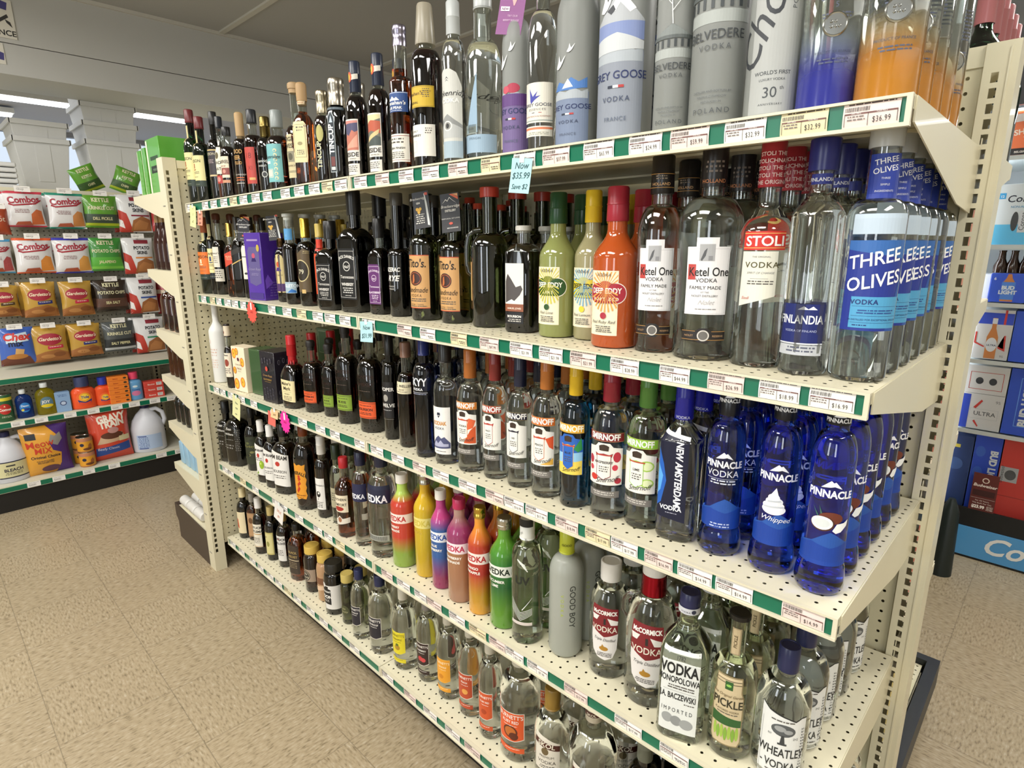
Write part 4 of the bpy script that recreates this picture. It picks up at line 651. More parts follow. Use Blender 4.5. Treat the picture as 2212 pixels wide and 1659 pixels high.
def eddy(key, liq, capc, bg, fg, word, ac, d, **k):
    s, X, Y, r, h = GEO[key]; q = h / .288
    rays = [('P', [(0, 118 * q), (math.cos(R_(a)) * 34 * q, (118 + math.sin(R_(a)) * 42) * q), (math.cos(R_(a + 5)) * 34 * q, (118 + math.sin(R_(a + 5)) * 42) * q)], ac) for a in list(range(20, 165, 13)) + list(range(200, 345, 13))]
    els = [('R', -38 * q, 34 * q, 22 * q, 150 * q, '#e9e1c4')] + [('P', [(max(-37 * q, min(21 * q, u)), max(36 * q, min(148 * q, v))) for u, v in p[1]], p[2]) for p in rays] + [('T', 'VODKA', -6 * q, 140 * q, 8 * q, '#3a3a3a', {'sh': .3}), ('E', -4 * q, 52 * q + 18 * q, 6 * q, 6 * q, bg), ('T', 'Real ' + word.title(), -6 * q, 56 * q, 8 * q, '#3a3a3a', {'sh': .3}), fine(-22 * q, 50 * q, 10 * q, 3, 3.5), fine(-22 * q, 40 * q, 14 * q, 1, 3)]
    bad = [('P', ell(-22 * q, 110 * q, 20 * q, 19 * q, 14, 90, 270) + ell(18 * q, 110 * q, 20 * q, 19 * q, 14, -90, 90), fg), ('P', ell(-22 * q, 110 * q, 18.5 * q, 17.5 * q, 14, 90, 270) + ell(18 * q, 110 * q, 18.5 * q, 17.5 * q, 14, -90, 90), bg), ('E', -2 * q, 128 * q, 10 * q, 4 * q, bg), ('T', 'DEEP EDDY', -2 * q, 110 * q, 13.5 * q, fg, {'b': .03, 'xs': .86}), ('T', word, -2 * q, 97 * q, 8 * q, fg, {'b': .03, 'sp': 1.5}), ('P', [(-3 * q, 94 * q), (3 * q, 112 * q), (1 * q, 126 * q), (-1 * q, 112 * q)], ac)]
    return B(key, liq, dict(zs=.56, zn=.74, rn=.42, sh='s'), (.79, 'foil', capc, 1.08), [('label', els), ('badge', bad)], 12, d, **k)
eddy('t20', 'lime_juice', '#22482a', '#2c4f27', '#f2efe0', 'LIME', '#c9c34a', 'bottle of cloudy green lime drink with a dark green neck', rows=2)
eddy('t21', 'lemon_juice', '#d8b528', '#e2cf3c', '#2a2a20', 'LEMON', '#7fb0c8', 'bottle of cloudy pale lemon drink with a yellow neck sleeve', rows=2)
eddy('t22', 'ruby', '#9c2836', '#a52a3a', '#f2e9dc', 'RUBY RED', '#e8a050', 'bottle of orange-red grapefruit drink with a dark red neck', rows=1)
def ketel(k): return [('label', [('P', [(-32 * k, 88 * k), (32 * k, 88 * k), (32 * k, 194 * k), (14 * k, 194 * k), (14 * k, 208 * k), (-18 * k, 208 * k), (-18 * k, 194 * k), (-32 * k, 194 * k)], '#e8e6e6'), ('B', -30 * k, 90 * k, 30 * k, 191 * k, .4, '#b5b2b0'), ('R', -13 * k, 172 * k, 9 * k, 198 * k, '#a9a9aa'), ('P', [(-11 * k, 174 * k), (-6 * k, 188 * k), (-2 * k, 192 * k), (-4 * k, 180 * k), (-9 * k, 172 * k)], '#555658'), ('R', 0, 173 * k, 6 * k, 180 * k, '#8a8a8c'), ('R', -29 * k, 143 * k, -17 * k, 167 * k, '#b8433f'), ('T', 'Ketel One', 2 * k, 149 * k, 19 * k, '#22201f', {'b': .012, 'xs': .74}), ('T', 'VODKA', -1 * k, 139 * k, 9 * k, '#2e2c2b'), ('T', 'FAMILY MADE', -2 * k, 128 * k, 7.6 * k, '#2e2c2b'), ('T', 'AT THE', -2 * k, 122 * k, 3.6 * k, '#77726e'), ('T', 'NOLET DISTILLERY', -2 * k, 116 * k, 4.6 * k, '#5a5652'), ('T', 'Nolet', 0, 104 * k, 10 * k, '#b9b6b4', {'sh': .5}), fine(-16 * k, 96 * k, 16 * k, 1, 3, '#8b8886')]), ('label', [('P', [(-34 * k, 46 * k), (-12 * k, 46 * k), (-6 * k, 42 * k), (6 * k, 42 * k), (12 * k, 46 * k), (34 * k, 46 * k), (34 * k, 62 * k), (12 * k, 62 * k), (6 * k, 66 * k), (-6 * k, 66 * k), (-12 * k, 62 * k), (-34 * k, 62 * k)], '#26211f'), ('R', -34 * k, 60.5 * k, -12 * k, 61.3 * k, '#b98a4a'), ('R', 12 * k, 60.5 * k, 34 * k, 61.3 * k, '#b98a4a'), ('R', -34 * k, 46.7 * k, 34 * k, 47.4 * k, '#b98a4a'), ('E', 0, 54 * k, 9 * k, 9 * k, '#c9c4bc'), ('E', 0, 54 * k, 7 * k, 7 * k, '#6a6662'), ('T', 'NOLET', -22 * k, 52 * k, 4.5 * k, '#b9936a'), ('T', 'RESERVE', 22 * k, 52 * k, 4.5 * k, '#b9936a')])]
B('t23', 'clear', dict(zs=.62, zn=.76, rn=.46, sh='e', waist=.02), (.81, 'foil', '#1f1c1b', 1.1), ketel(.98) + [('cap_sleeve', [('R', -28, 280, 28, 281, '#b98a4a'), ('R', -28, 302, 28, 303, '#b98a4a'), ('T', 'HOLLAND', 0, 284, 6.5, '#c9a070', {'b': .02}), fine(-10, 298, 10, 2, 4, '#9a8a76')])], 22, 'clear bottle with white stepped label and black cap, smaller of two alike', rows=2)
B('t24', 'clear', dict(zs=.66, zn=.78, rn=.36, sh='e', waist=.03), (.82, 'screw', '#252120', 1.12), ketel(1.06) + [('cap_sleeve', [('T', 'HOLLAND', 0, 282, 8, '#b97a52', {'b': .02}), fine(-14, 312, 14, 3, 7, '#7c7066')])], 26, 'large wide clear bottle with white stepped label and black cap', rows=2)
B('t25', 'clear', dict(zs=.60, zn=.74, rn=.40, sh='s', waist=-.02), (.80, 'foil', '#a82a35', 1.12), [('label', [('R', -36, 196, 28, 226, '#c92f25'), ('R', -36, 222, 28, 223, '#e5b86a'), ('R', -36, 199, 28, 200, '#e5b86a'), ('T', 'STOLI', -3, 203, 22, '#f3eee6', {'b': .02})]), ('label', [('P', [(-36, 104), (18, 122), (18, 194), (-36, 194)], '#dedccd'), ('T', 'THE ORIGINAL', -6, 184, 4, '#777'), ('T', 'VODKA', -5, 168, 13, '#55502e', {'b': .015, 'sp': 1.15}), ('T', 'SPIRIT OF CHANGE', -6, 158, 4.6, '#777', {'sh': .3}), ('R', -20, 150, 6, 150.5, '#777'), fine(-24, 145, 14, 2, 4), ('T', 'Stoli', -26, 116, 7, '#b03030', {'sh': .4})])] + [('cap_sleeve', [('T', t_, 0, 274 + 10 * i, 8, '#e8c9c4', {'b': .02}) for i, t_ in enumerate(('THE ORIGINAL', 'STOLI THE ST', 'STOLI THE ST', 'STOLICHNAYA', 'STOLI THE'))])], 24, 'clear fluted bottle with red and white label and red lettered neck', rows=2, ridges=(.02, .30, .012, 36))
B('t26', 'clear', dict(zs=.68, zn=.80, rn=.42, sh='s'), (.87, 'screw', '#22266c', 1.35), [('label', [('R', -38, 46, 26, 104, '#1a2566'), ('P', [(-12, 96), (-4, 101), (2, 97), (8, 101), (14, 96)], '#dfe3ee'), ('T', 'FINLANDIA', -8, 76, 17, '#eef0f4', {'b': .02, 'xs': .72}), ('T', 'VODKA OF FINLAND', -6, 64, 4.6, '#aeb6d4'), ('R', -38, 46, 26, 48, '#cfd3da')]), ('label', [('R', -38, 30, 26, 45, '#b9bcc0'), fine(-24, 40, 16, 2, 5, '#55596a')]), ('neck_label', [('R', -16, 268, 16, 282, '#2b3488'), ('T', 'FINLANDIA', 0, 272, 7, '#e4e6ee', {'b': .02})])], 16, 'rippled clear bottle with dark blue label and dark blue cap', rows=3, ridges=(.3, .68, .05, 7))
OL = [('printed_mark', [None, ('R', -36, 200, 36, 226, '#b8c8d6')]), ('label', [('R', -38, 72, 38, 192, '#24358a'), ('P', [(-38, 180), (38, 168), (38, 192), (-38, 192)], '#3565a8'), ('P', [(20, 72), (38, 72), (38, 150)], '#2c529c'), ('R', -26, 76, 38, 118, '#4f9cc6'), ('T', 'THREE', -2, 160, 25, '#f2f3f5', {'r': 12, 'sh': .15, 'b': .012, 'xs': .9}), ('T', 'OLIVES', 0, 131, 25, '#f2f3f5', {'r': 12, 'sh': .15, 'b': .012, 'xs': .9}), ('T', 'VODKA', -10, 108, 9, '#1f2f6c', {'b': .02, 'sp': 1.1}), ('R', -24, 105, 36, 105.4, '#1f2f6c'), fine(-22, 99, 30, 2, 3.4, '#2a4a8a'), ('R', -24, 92, 36, 92.4, '#1f2f6c'), ('T', '3X DISTILLED FOR EXCEPTIONAL SMOOTH', 5, 86, 3.4, '#1f2f6c'), ('R', -24, 83, 36, 83.4, '#1f2f6c'), fine(-22, 79, -4, 1, 3, '#1f2f6c')]),
      ('neck_label', [('R', -22, 246, 22, 302, '#2b3f9a'), ('T', 'THREE', 0, 290, 10, '#eef0f4', {'r': 10, 'b': .01}), ('T', 'OLIVES', 0, 279, 10, '#eef0f4', {'r': 10, 'b': .01}), ('T', 'THREE', 0, 270, 3.6, '#dfe3ee'), ('T', 'SIMPLE', 0, 262, 3.6, '#dfe3ee'), ('T', 'INGREDIENTS', 0, 254, 3.6, '#dfe3ee')])]
B('t27', 'clear', dict(zs=.66, zn=.73, rn=.50, sh='e'), (.92, 'screw', '#b9bcbc', 1.12), OL, 26, 'clear ribbed bottle with bright blue label reading OLIVES', rows=5, ridges=(.03, .24, .006, 60))
# ---------------------------------------------------------------- third shelf
B('u1', 'white_matte', dict(zs=.60, zn=.74, rn=.34, sh='s'), (.93, 'screw', '#cfcac2', 1.1), [('printed_mark', [None, ('E', -14, 176, 9, 8, '#d8a890'), ('E', -14, 176, 7.6, 6.6, '#dcdcd8'), fine(-16, 140, 20, 3, 12, '#d0b0a0'), fine(-16, 96, 20, 4, 10, '#d8bfb0')])], 20, 'white matte bottle with faint peach print at the left end of the third shelf')
B('u2', 'cola', dict(zs=.52, zn=.66, rn=.5, sh='e'), (.80, 'foil', '#2a2220'), [('label', [('R', -22, 46, 22, 144, '#dfd3be'), ('T', 'Rose', 0, 132, 11, '#2a201c', {'b': .02}), ('E', 2, 104, 10, 15, '#8c3e30'), fine(-12, 78, 14, 3, 8, '#444')]), ('cap_sleeve', [('R', -26, 212, 26, 252, '#d9cbb4'), ('E', -6, 226, 5, 6, '#7a342c')])], 20, 'small dark bottle with cream rose label beside the peach box')
yell = []
for u, v, k in ((-28, 150, 1), (26, 120, .9), (18, 40, 1), (-26, 30, 1.1), (-6, 160, .7), (-30, 84, .7)):
    yell += [('E', u, v, 15 * k, 20 * k, '#e0762a'), ('E', u + 1.5, v, 11 * k, 16 * k, '#eeb43c'), ('P', [(u - 3 * k, v - 6), (u + 3, v), (u - 2, v + 7)], '#a8431e')]
yell = [(e[0], max(-31, min(31, e[1])), e[2], min(e[3], 60), e[4], e[5]) if e[0] == 'E' else e for e in yell]
def clip_els(els, w, v0, v1):
    o = []
    for e in els:
        if e[0] == 'E': e = ('P', ell(e[1], e[2], e[3], e[4], 20), e[5])
        if e[0] == 'P': e = ('P', [(max(-w, min(w, u)), max(v0, min(v1, v))) for u, v in e[1]], e[2])
        o.append(e)
    return o
box('gift_box', 3, .242, .334, -.528, -.472, .178, 8, mat('peach printed card', '#e7d9bd', .5), 'cream gift box printed with orange peaches', els=clip_els(yell, 43, 2, 176) + [('T', 'Crown Royal', 2, 106, 9, '#6a4a4a', {'sh': .3}), ('T', 'PEACH', 4, 90, 10, '#5a4038'), fine(-8, 82, 16, 1, 3), ('E', 2, 130, 6, 7, '#5a2440')])
place(3, .288, -.50, .05)
box('gift_box', 3, .352, .452, -.505, -.430, .176, 8, mat('green foil card', '#34512f', .35, coat=.4), 'dark green gift box behind the peach printed one', els=[('B', -46, 4, 46, 172, 1, '#6f8a5c'), ('E', 30, 70, 7, 12, '#7c9a68')], els2=[('B', -34, 4, 34, 172, 1, '#6f8a5c')])
place(3, .40, -.465, .06)
bb = [('E', -30 + 18 * (i % 4), 18 + 22 * (i // 4) + 6 * (i % 2), 6, 9, '#5c5a64') for i in range(8)] + [('E', -30 + 18 * (i % 4), 18 + 22 * (i // 4) + 6 * (i % 2), 4.4, 7, '#27242c') for i in range(8)] + [('E', -28 + 18 * i, 150 + 5 * (i % 2), 5, 9, '#6a6872') for i in range(4)] + [('E', -28 + 18 * i, 150 + 5 * (i % 2), 3.6, 7, '#27242c') for i in range(4)]
box('gift_box', 3, .505, .600, -.530, -.440, .186, 6, mat('black printed card', '#201d26', .35, coat=.3), 'black gift box printed with grey blackberries and gold lettering', els=bb + [('E', -2, 124, 8, 9, '#c04a3c'), ('T', 'Crown Royal', 0, 96, 11, '#b58c58', {'sh': .3}), ('T', 'BLACKBERRY', 0, 82, 9, '#9c7c3c', {'b': .02}), ('R', -20, 76, 20, 77, '#9c7c3c')], els2=bb)
place(3, .552, -.485, .064)
box('gift_box', 3, .50, .60, -.30, -.22, .245, 4, mat('green foil card', '#34512f', .35, coat=.4), 'green gift box with framed panel standing behind the black one', els=[('B', -38, 150, 38, 236, 2, '#8a9a7c'), ('R', -34, 156, 34, 230, '#3f5c3c')]); place(3, .55, -.26, .066)
mk = B('u5', 'cola', dict(zs=.46, zn=.62, rn=.34, sq=4, sh='e'), (.72, 'foil', '#b01c22', 1.25), [('label', [('P', [(-30, 28), (34, 24), (36, 92), (-28, 96)], '#ddcfa0'), ('T', "Maker's", 0, 78, 14, '#241f1a', {'b': .02}), ('T', 'Mark', 2, 62, 16, '#241f1a', {'b': .02}), ('R', -16, 56, 22, 56.6, '#555'), ('T', 'WHISKY', 2, 47, 7, '#333'), fine(-16, 40, 22, 3, 5)])], 14, 'squat square bottle with parchment label and dripping red wax neck', rows=2)
m = MB(); s_, X_, Y_, r_, h_ = GEO['u5']
m.lathe([(h_ * .63, r_ * .36), (h_ * .64, r_ * .40), (h_ * .72, r_ * .39)], 24)
for a, l in ((-95, .16), (-60, .10), (-20, .13), (60, .12), (140, .1)): m.tube([(r_ * .385 * math.cos(R_(a)), r_ * .385 * math.sin(R_(a)), h_ * .66), (r_ * .40 * math.cos(R_(a)), r_ * .40 * math.sin(R_(a)), h_ * (.66 - l * .5)), (r_ * .52 * math.cos(R_(a)), r_ * .52 * math.sin(R_(a)), h_ * (.66 - l))], [.003, .0028, .0018], 8)
m.done('wax_drip', mat('cap wax #b01c22', '#b01c22', .3, coat=.4), mk.root)
def bulleit(key, c, d, rye=0, **k):
    s, X, Y, r, h = GEO[key]; w = r * 1000 * .98; q = h * 1000
    return B(key, 'cola', dict(zs=.60, zn=.70, rn=.34, sq=2.5, squash=.9), (.86, 'cork', '#1d1815', 1.15), [('label', [('R', -w, q * .14, w, q * .30, c), ('R', -w, q * .285, w, q * .289, '#2a1a14'), ('R', -w, q * .148, w, q * .152, '#2a1a14'), ('T', '95 RYE' if rye else 'BOURBON', 0, q * .215, w * .3, '#2a1a14', {'b': .03}), fine(-w * .6, q * .26, w * .6, 1, 4, '#3a2a20'), fine(-w * .6, q * .19, w * .6, 2, q * .014, '#3a2a20')]),
        ('printed_mark', [None, ('T', 'FRONTIER', 0, q * .52, w * .42, '#2b1810', {'b': .02}), ('T', 'WHISKEY', 0, q * .45, w * .42, '#2b1810', {'b': .02}), fine(-w * .6, q * .40, w * .6, 1, 4, '#5a4a40')])], 16, d, **k)
bulleit('u6', '#d9572b', 'flask-shaped dark bottle with low orange label, smaller of the two orange ones', rows=2)
bulleit('u7', '#7f9a36', 'flask-shaped dark bottle with low green label, smaller of the two green ones', 1, rows=1)
bulleit('u8', '#7f9a36', 'flask-shaped dark bottle with low green label, larger of the two green ones', 1, rows=1)
bulleit('u9', '#d9572b', 'flask-shaped dark bottle with low orange label, larger of the two orange ones', rows=1)
B('u10', 'black', dict(zs=.62, zn=.74, rn=.40), (.80, 'screw', '#1b1a19'), [('label', [('R', -23, 64, 23, 168, '#1d1c1d'), ('T', 'PROPER', 0, 142, 14, '#e4e1da', {'b': .02}), ('E', 0, 122, 8, 10, '#9a968e'), ('T', 'TWELVE', 0, 96, 14, '#e4e1da', {'b': .02}), fine(-14, 86, 16, 1, 4, '#aaa'), ('R', -22, 60, 22, 61, '#77736c')])], 12, 'black bottle with white PROPER TWELVE lettering', rows=1)
B('u11', 'dark', dict(zs=.58, zn=.72, rn=.42), (.86, 'foil', '#7c5c4c'), [('label', [('R', -27, 150, 30, 182, '#d8cfae'), ('T', 'W.L. WELLER', 2, 168, 10, '#2a2420', {'b': .02}), ('T', 'Special', 2, 160, 6, '#5a4a3a', {'sh': .3}), fine(-16, 155, 20, 1, 3)])], 14, 'brown bottle with a narrow cream band label high on the shoulder', rows=1)
B('u12', 'navy', dict(zs=.70, zn=.78, rn=.44, sh='e'), (.84, 'foil', '#1f2a66', 1.1), [('printed_mark', [None, ('T', 'SKYY', -2, 190, 28, '#e6e8ee', {'b': .02, 'xs': .8}), ('T', 'VODKA', -2, 178, 9, '#e6e8ee', {'b': .02}), ('R', -24, 172, 26, 173, '#cfd3e0'), fine(-18, 168, 22, 1, 3, '#aab0cc')])], 14, 'slim cobalt blue bottle with white lettering above the middle', rows=1)
B('u13', 'clear', dict(zs=.62, zn=.72, rn=.46), (.84, 'foil', '#22201f'), [('label', [('R', -30, 42, 30, 148, '#e4e2de'), ('P', [(-5, 130), (5, 130), (4, 136), (-4, 136)], '#22263a'), ('P', [(-4, 129), (4, 129), (0, 124)], '#22263a'), ('T', 'KODIAK', 0, 108, 12, '#c98a3c', {'b': .03, 'xs': .85}), ('T', 'VODKA', 0, 98, 8, '#3a4258'), ('P', [(-29, 58), (-18, 70), (-10, 78), (-2, 84), (6, 78), (14, 82), (29, 68), (29, 56), (-29, 54)], '#4b4f72'), ('P', [(-20, 62), (-10, 72), (-4, 66), (4, 74), (12, 66), (24, 66), (24, 60), (-20, 58)], '#a9abc4'), fine(-14, 48, 18, 1, 3)])], 12, 'clear bottle with white label, blue mountains and black cap', rows=1)
def smir(key, band, capc, fruit, d, glass='clear', txt='', tw=10, lab='#e6e4dc', txc='#f0eee8', **k):
    s, X, Y, r, h = GEO[key]; w = r * 1000; H = h * 1000; v = lambda f: H * f; q = w / 33
    els = [('P', [(-w * 1.05, v(.24)), (w * 1.05, v(.24)), (w * 1.05, v(.485)), (w * .5, v(.495)), (w * .32, v(.52)), (-w * .32, v(.52)), (-w * .5, v(.495)), (-w * 1.05, v(.485))], lab)] + [('P', [(max(-w * 1.02, min(w * 1.02, u * w)), v(a)) for u, a in p], c) for p, c in fruit] + [
        ('P', [(-14 * q, v(.43)), (14 * q, v(.43)), (16 * q, v(.455)), (10 * q, v(.445)), (0, v(.452)), (-10 * q, v(.445)), (-16 * q, v(.455))], band if band != '#1d1b2e' else '#2a2836'), ('P', [(-13 * q, v(.30)), (0, v(.272)), (13 * q, v(.30)), (13 * q, v(.44)), (-13 * q, v(.44))], band), ('P', [(-12 * q, v(.303)), (0, v(.277)), (12 * q, v(.303)), (12 * q, v(.437)), (-12 * q, v(.437))], lab),
        ('P', [(-8 * q, v(.47)), (8 * q, v(.47)), (9 * q, v(.50)), (5 * q, v(.508)), (0, v(.512)), (-5 * q, v(.508)), (-9 * q, v(.50))], '#3a2c22'), ('R', -15 * q, v(.438), 15 * q, v(.446), '#b9423a' if band != '#1d1b2e' else '#2a2836'), ('T', txt or 'VODKA', 0, v(.385), 6.4 * q, '#33302c', {'b': .02}), fine(-9 * q, v(.36), 9 * q, 3, v(.015)), ('T', 'Smirnoff', 6 * q, v(.262), 13 * q, '#2c2826', {'sh': .5, 'r': 8, 'xs': .9})]
    L2 = [('label', [('R', -w * 1.1, v(.53), w * 1.1, v(.59), band), ('B', -w * 1.1, v(.532), w * 1.1, v(.588), .5, '#b9a56a'), ('T', 'SMIRNOFF', 0, v(.542), H * .056, txc, {'b': .035, 'xs': .80})]), ('label', els)]
    if lab != '#2a62b8': L2.append(('label', [('R', -w * .9, v(.155), w * .9, v(.20), '#77736e'), fine(-w * .6, v(.185), w * .6, 2, v(.014), '#c9c5bd')]))
    return B(key, glass, dict(zs=.62, zn=.745, rn=.42, sh='e'), (.77, 'foil', capc, 1.05), L2, tw, d, **k)
smir('u14', '#c9772b', '#a8632c', [([(.1, .25), (1, .25), (1, .40), (.6, .36), (.3, .3)], '#c9552a'), ([(.3, .36), (.5, .46), (1, .44), (.8, .38)], '#d9633a')], 'clear bottle with orange name band and orange fruit label, left of four similar', rows=2)
smir('u15', '#a2362c', '#7e2a28', [], 'clear bottle with brick red name band and brown-red neck sleeve', txt='No21', rows=2)
smir('u16', '#1d1b2e', '#1b2038', [], 'clear bottle with black name band and dark navy neck, its label reading 100', txt='100', rows=2)
smir('u17', '#cf6a24', '#b06a2e', [([(.45, .44), (1, .46), (1, .36), (.7, .38)], '#d9552c'), ([(.1, .25), (1, .25), (1, .30), (.6, .27)], '#e2b04a')], 'clear bottle with orange name band and sliced peach label', txt='PEACH', rows=1)
smir('u18', '#e0a92c', '#d8b122', [([(-1, .24), (1, .24), (1, .34), (-1, .31)], '#e9cf5a'), ([(-1, .31), (1, .34), (1, .40), (-1, .38)], '#8fc3e4'), ([(.4, .42), (.9, .50), (1, .42), (.7, .40)], '#2c8a4a')], 'blue-filled bottle with yellow name band and yellow neck sleeve', glass='teal', txt='BLUE', lab='#2a62b8', txc='#fff8e0', rows=1)
smir('u19', '#7c1f28', '#8e2030', [(ell(.72, .43, .22, .035, 12), '#b02c3c'), (ell(-.8, .40, .2, .03, 12), '#b02c3c'), (ell(-.55, .285, .24, .022, 12), '#c8382e'), (ell(.8, .27, .2, .02, 12), '#b02c3c'), (ell(.62, .36, .16, .02, 12), '#c8384a'), (ell(-.75, .345, .16, .018, 12), '#c8384a')], 'clear bottle with dark red name band, its label printed with raspberries', txt='RASPBERRY', tw=16, rows=1)
smir('u20', '#8fc23c', '#4d7c34', [(ell(.55, .42, .4, .035, 12), '#a9cc5c'), (ell(.55, .42, .32, .026, 12), '#dfe8b8'), (ell(.6, .31, .36, .03, 12), '#a9cc5c'), (ell(.6, .31, .28, .022, 12), '#dfe8b8')], 'clear bottle with lime green name band and green neck sleeve', glass='pale', txt='LIME', tw=4, rows=1)
na = B('u21', 'clear', dict(zs=.64, zn=.74, rn=.40, sq=4, sh='l', base=.010), (.76, 'foil', '#23259a', 1.1), [('label', [('P', [(-30, 44), (22, 38), (22, 190), (-30, 198)], '#10142e'), ('P', [(-30, 62), (-22, 70), (-14, 110), (-20, 140), (-30, 168)], '#1f5cb4'), ('P', [(-30, 84), (-24, 92), (-20, 118), (-30, 140)], '#5aa4e4'), ('P', [(-30, 192), (22, 184), (22, 190), (-30, 198)], '#e3e6ec'), ('T', 'NEW AMSTERDAM', 1, 124, 17, '#eceef2', {'r': -90, 'b': .03, 'sh': .12, 'xs': .82}), ('T', 'VODKA', -4, 58, 11, '#eceef2', {'b': .03}), fine(-14, 52, 8, 1, 3, '#aab')]), ('cap_sleeve', [('T', 'VODKA', 2, 226, 7, '#c9cbe6', {'b': .02})])], 12, 'faceted clear bottle with dark label reading upright NEW AMSTERDAM', seg=24, rows=1)
pgm = mat('deep blue glass', '#3a66ee', .015, 0, 1, 1.4, coat=.8)
def pinn(key, extra, d, tw, **k):
    e = [None, ('P', [(-15, 206), (0, 221), (4, 217), (7, 219), (18, 206), (6, 210), (0, 208)], '#e9ecf2'), ('T', 'PINNACLE', 1, 188, 20, '#eef0f4', {'b': .035, 'xs': .80})] + extra
    mt = [('P', [(-52, 84), (-40, 92), (-20, 98), (-4, 112), (8, 120), (16, 116), (40, 98), (52, 96), (52, 52), (-52, 52)], '#2653a4'), ('P', [(-52, 84), (-20, 96), (10, 88), (40, 98), (52, 88), (52, 52), (-52, 52)], '#183f98')]
    return B(key, ('x', pgm), dict(zs=.70, zn=.83, rn=.44, sh='e', foot=(.17, 1.17)), (.86, 'screw', '#14161f', 1.06), [('printed_band', [None] + mt) if 0 else ('printed_mark', [None] + mt), ('printed_mark', e), ('cap_sleeve', [('P', [(-7, 276), (0, 283), (3, 281), (9, 276)], '#e9ecf2'), ('T', 'PINNACLE', 0, 268, 9, '#eef0f4', {'b': .03, 'xs': .85})])], tw, d, **k)
pinn('u22', [('T', 'VODKA', 0, 168, 20, '#dfe4ee', {'xs': .9}), ('R', -30, 163, 30, 163.6, '#cfd6e6'), fine(-26, 158, 26, 2, 6, '#cfd6e6'), fine(-20, 62, 20, 2, 6, '#b9c6e6')], 'cobalt blue bottle with white lettering over blue peaks, plain vodka one', 18, rows=4)
wc = [('E', -2, 128, 21, 11, '#e9ebee'), ('E', -3, 136, 19, 10, '#f2f3f4'), ('E', -2, 145, 15, 9, '#e4e7ea'), ('E', -3, 153, 10, 8, '#f2f3f4'), ('P', [(-10, 156), (0, 174), (5, 156)], '#eceef0'), ('P', [(-20, 131), (16, 134), (14, 137), (-18, 134)], '#c3c8ce'), ('P', [(-14, 143), (10, 146), (9, 149), (-12, 146)], '#c3c8ce')]
pinn('u23', wc + [('T', 'Whipped', 2, 104, 14, '#eef0f4', {'sh': .3, 'r': -4})], 'cobalt blue bottle with a white whipped cream swirl', 16, rows=4)
cc = [('P', [(-24, 168), (-16, 150), (-12, 148)], '#3c6a58'), ('P', [(-14, 172), (-10, 152), (-6, 150)], '#3c6a58'), ('E', 6, 148, 19, 12, '#6b3424'), ('E', -6, 136, 19, 15, '#4a2a20'), ('E', -7, 137, 17, 13.2, '#e9ebea'), ('E', -7, 137, 12, 8.6, '#d5dad9'), ('P', [(10, 124), (16, 138), (28, 140), (36, 146), (34, 134), (24, 122), (16, 119)], '#eef0ef')]
pinn('u24', cc, 'cobalt blue bottle with a split coconut, nearest the right end of the third shelf', 16, rows=5)
# ---------------------------------------------------------------- fourth shelf
EW = lambda w, H: [('printed_mark', [None, ('T', 'Evan', -6, H * .60, 16, '#c9c6be', {'sh': .3, 'b': .02}), ('T', 'Williams', -4, H * .52, 13, '#c9c6be', {'sh': .2, 'b': .02}), fine(-w, H * .44, w * .6, 1, 5, '#8d8a84'), fine(-w, H * .34, w * .5, 2, 12, '#8d8a84'), fine(w * .8, H * .60, w * 1.7, 12, H * .03, '#77746e')])]
B('v1', 'black', dict(zs=.60, zn=.70, rn=.42, sq=4), (.80, 'screw', '#1a1a1a', 1.2), EW(20, 269), 22, 'black square bottle with a black cap at the left end of the fourth shelf')
B('v2', 'black', dict(zs=.62, zn=.76, rn=.36, sq=4), (.84, 'screw', '#1a1a1a', 1.2), EW(28, 268), 22, 'large black square bottle below the hanging yellow note', rows=2)
CAMO = [('label', [('R', -40, 30, 60, 150, '#2e3324')] + [('E', -30 + 17 * i % 70, 44 + 13 * (i % 8), 8, 5, ('#5a6038', '#20241a', '#7c7a4c')[i % 3]) for i in range(14)] + [('T', 'Turkey', 6, 104, 15, '#8d8a4c', {'sh': .3})])]
B('v3', 'black', dict(zs=.56, zn=.72, rn=.34), (.84, 'screw', '#1a1a1a'), CAMO, 20, 'round dark bottle with olive camouflage label', rows=2)
def beam(key, d, app=0, **k):
    s, X, Y, r, h = GEO[key]; w = r * 1000 * 1.25; H = h * 1000
    return B(key, 'cola', dict(zs=.62, zn=.74, rn=.42, sq=3.2, squash=.92), (.82, 'foil' if h < .27 else 'screw', '#d3d0ca' if h < .27 else '#1c1b1a', 1.05), [('label', [('P', [(-w, H * .14), (w * .8, H * .12), (w * .8, H * .58), (w * .3, H * .60), (-w * .4, H * .64), (-w, H * .66)], '#dedbd5'), ('T', 'JIM BEAM', 0, H * .52, w * .42, '#2a2524', {'b': .03, 'r': -3, 'xs': .8}), ('E', -w * .1, H * .45, w * .2, H * .035, '#b0342c')] + ([('E', w * .3, H * .30, w * .34, H * .07, '#8fae2c'), ('E', w * .2, H * .32, w * .1, H * .02, '#c3d86a'), ('P', [(-w * .6, H * .14), (-w * .2, H * .15), (-w * .3, H * .2)], '#7a9a2c')] if app else [('T', 'BOURBON', 0, H * .32, w * .30, '#2a2524', {'b': .01, 'xs': .8})]) + [fine(-w * .6, H * .27 if not app else H * .4, w * .5, 2, H * .03, '#66615c')])], 24, d, **k)
beam('v5', 'bottle with white cap and a green apple on its white label', 1, rows=1)
beam('v6', 'bottle with white cap and plain white bourbon label, between apple and large ones', rows=1)
beam('v7', 'large dark bottle with big white bourbon label on the fourth shelf', rows=2)
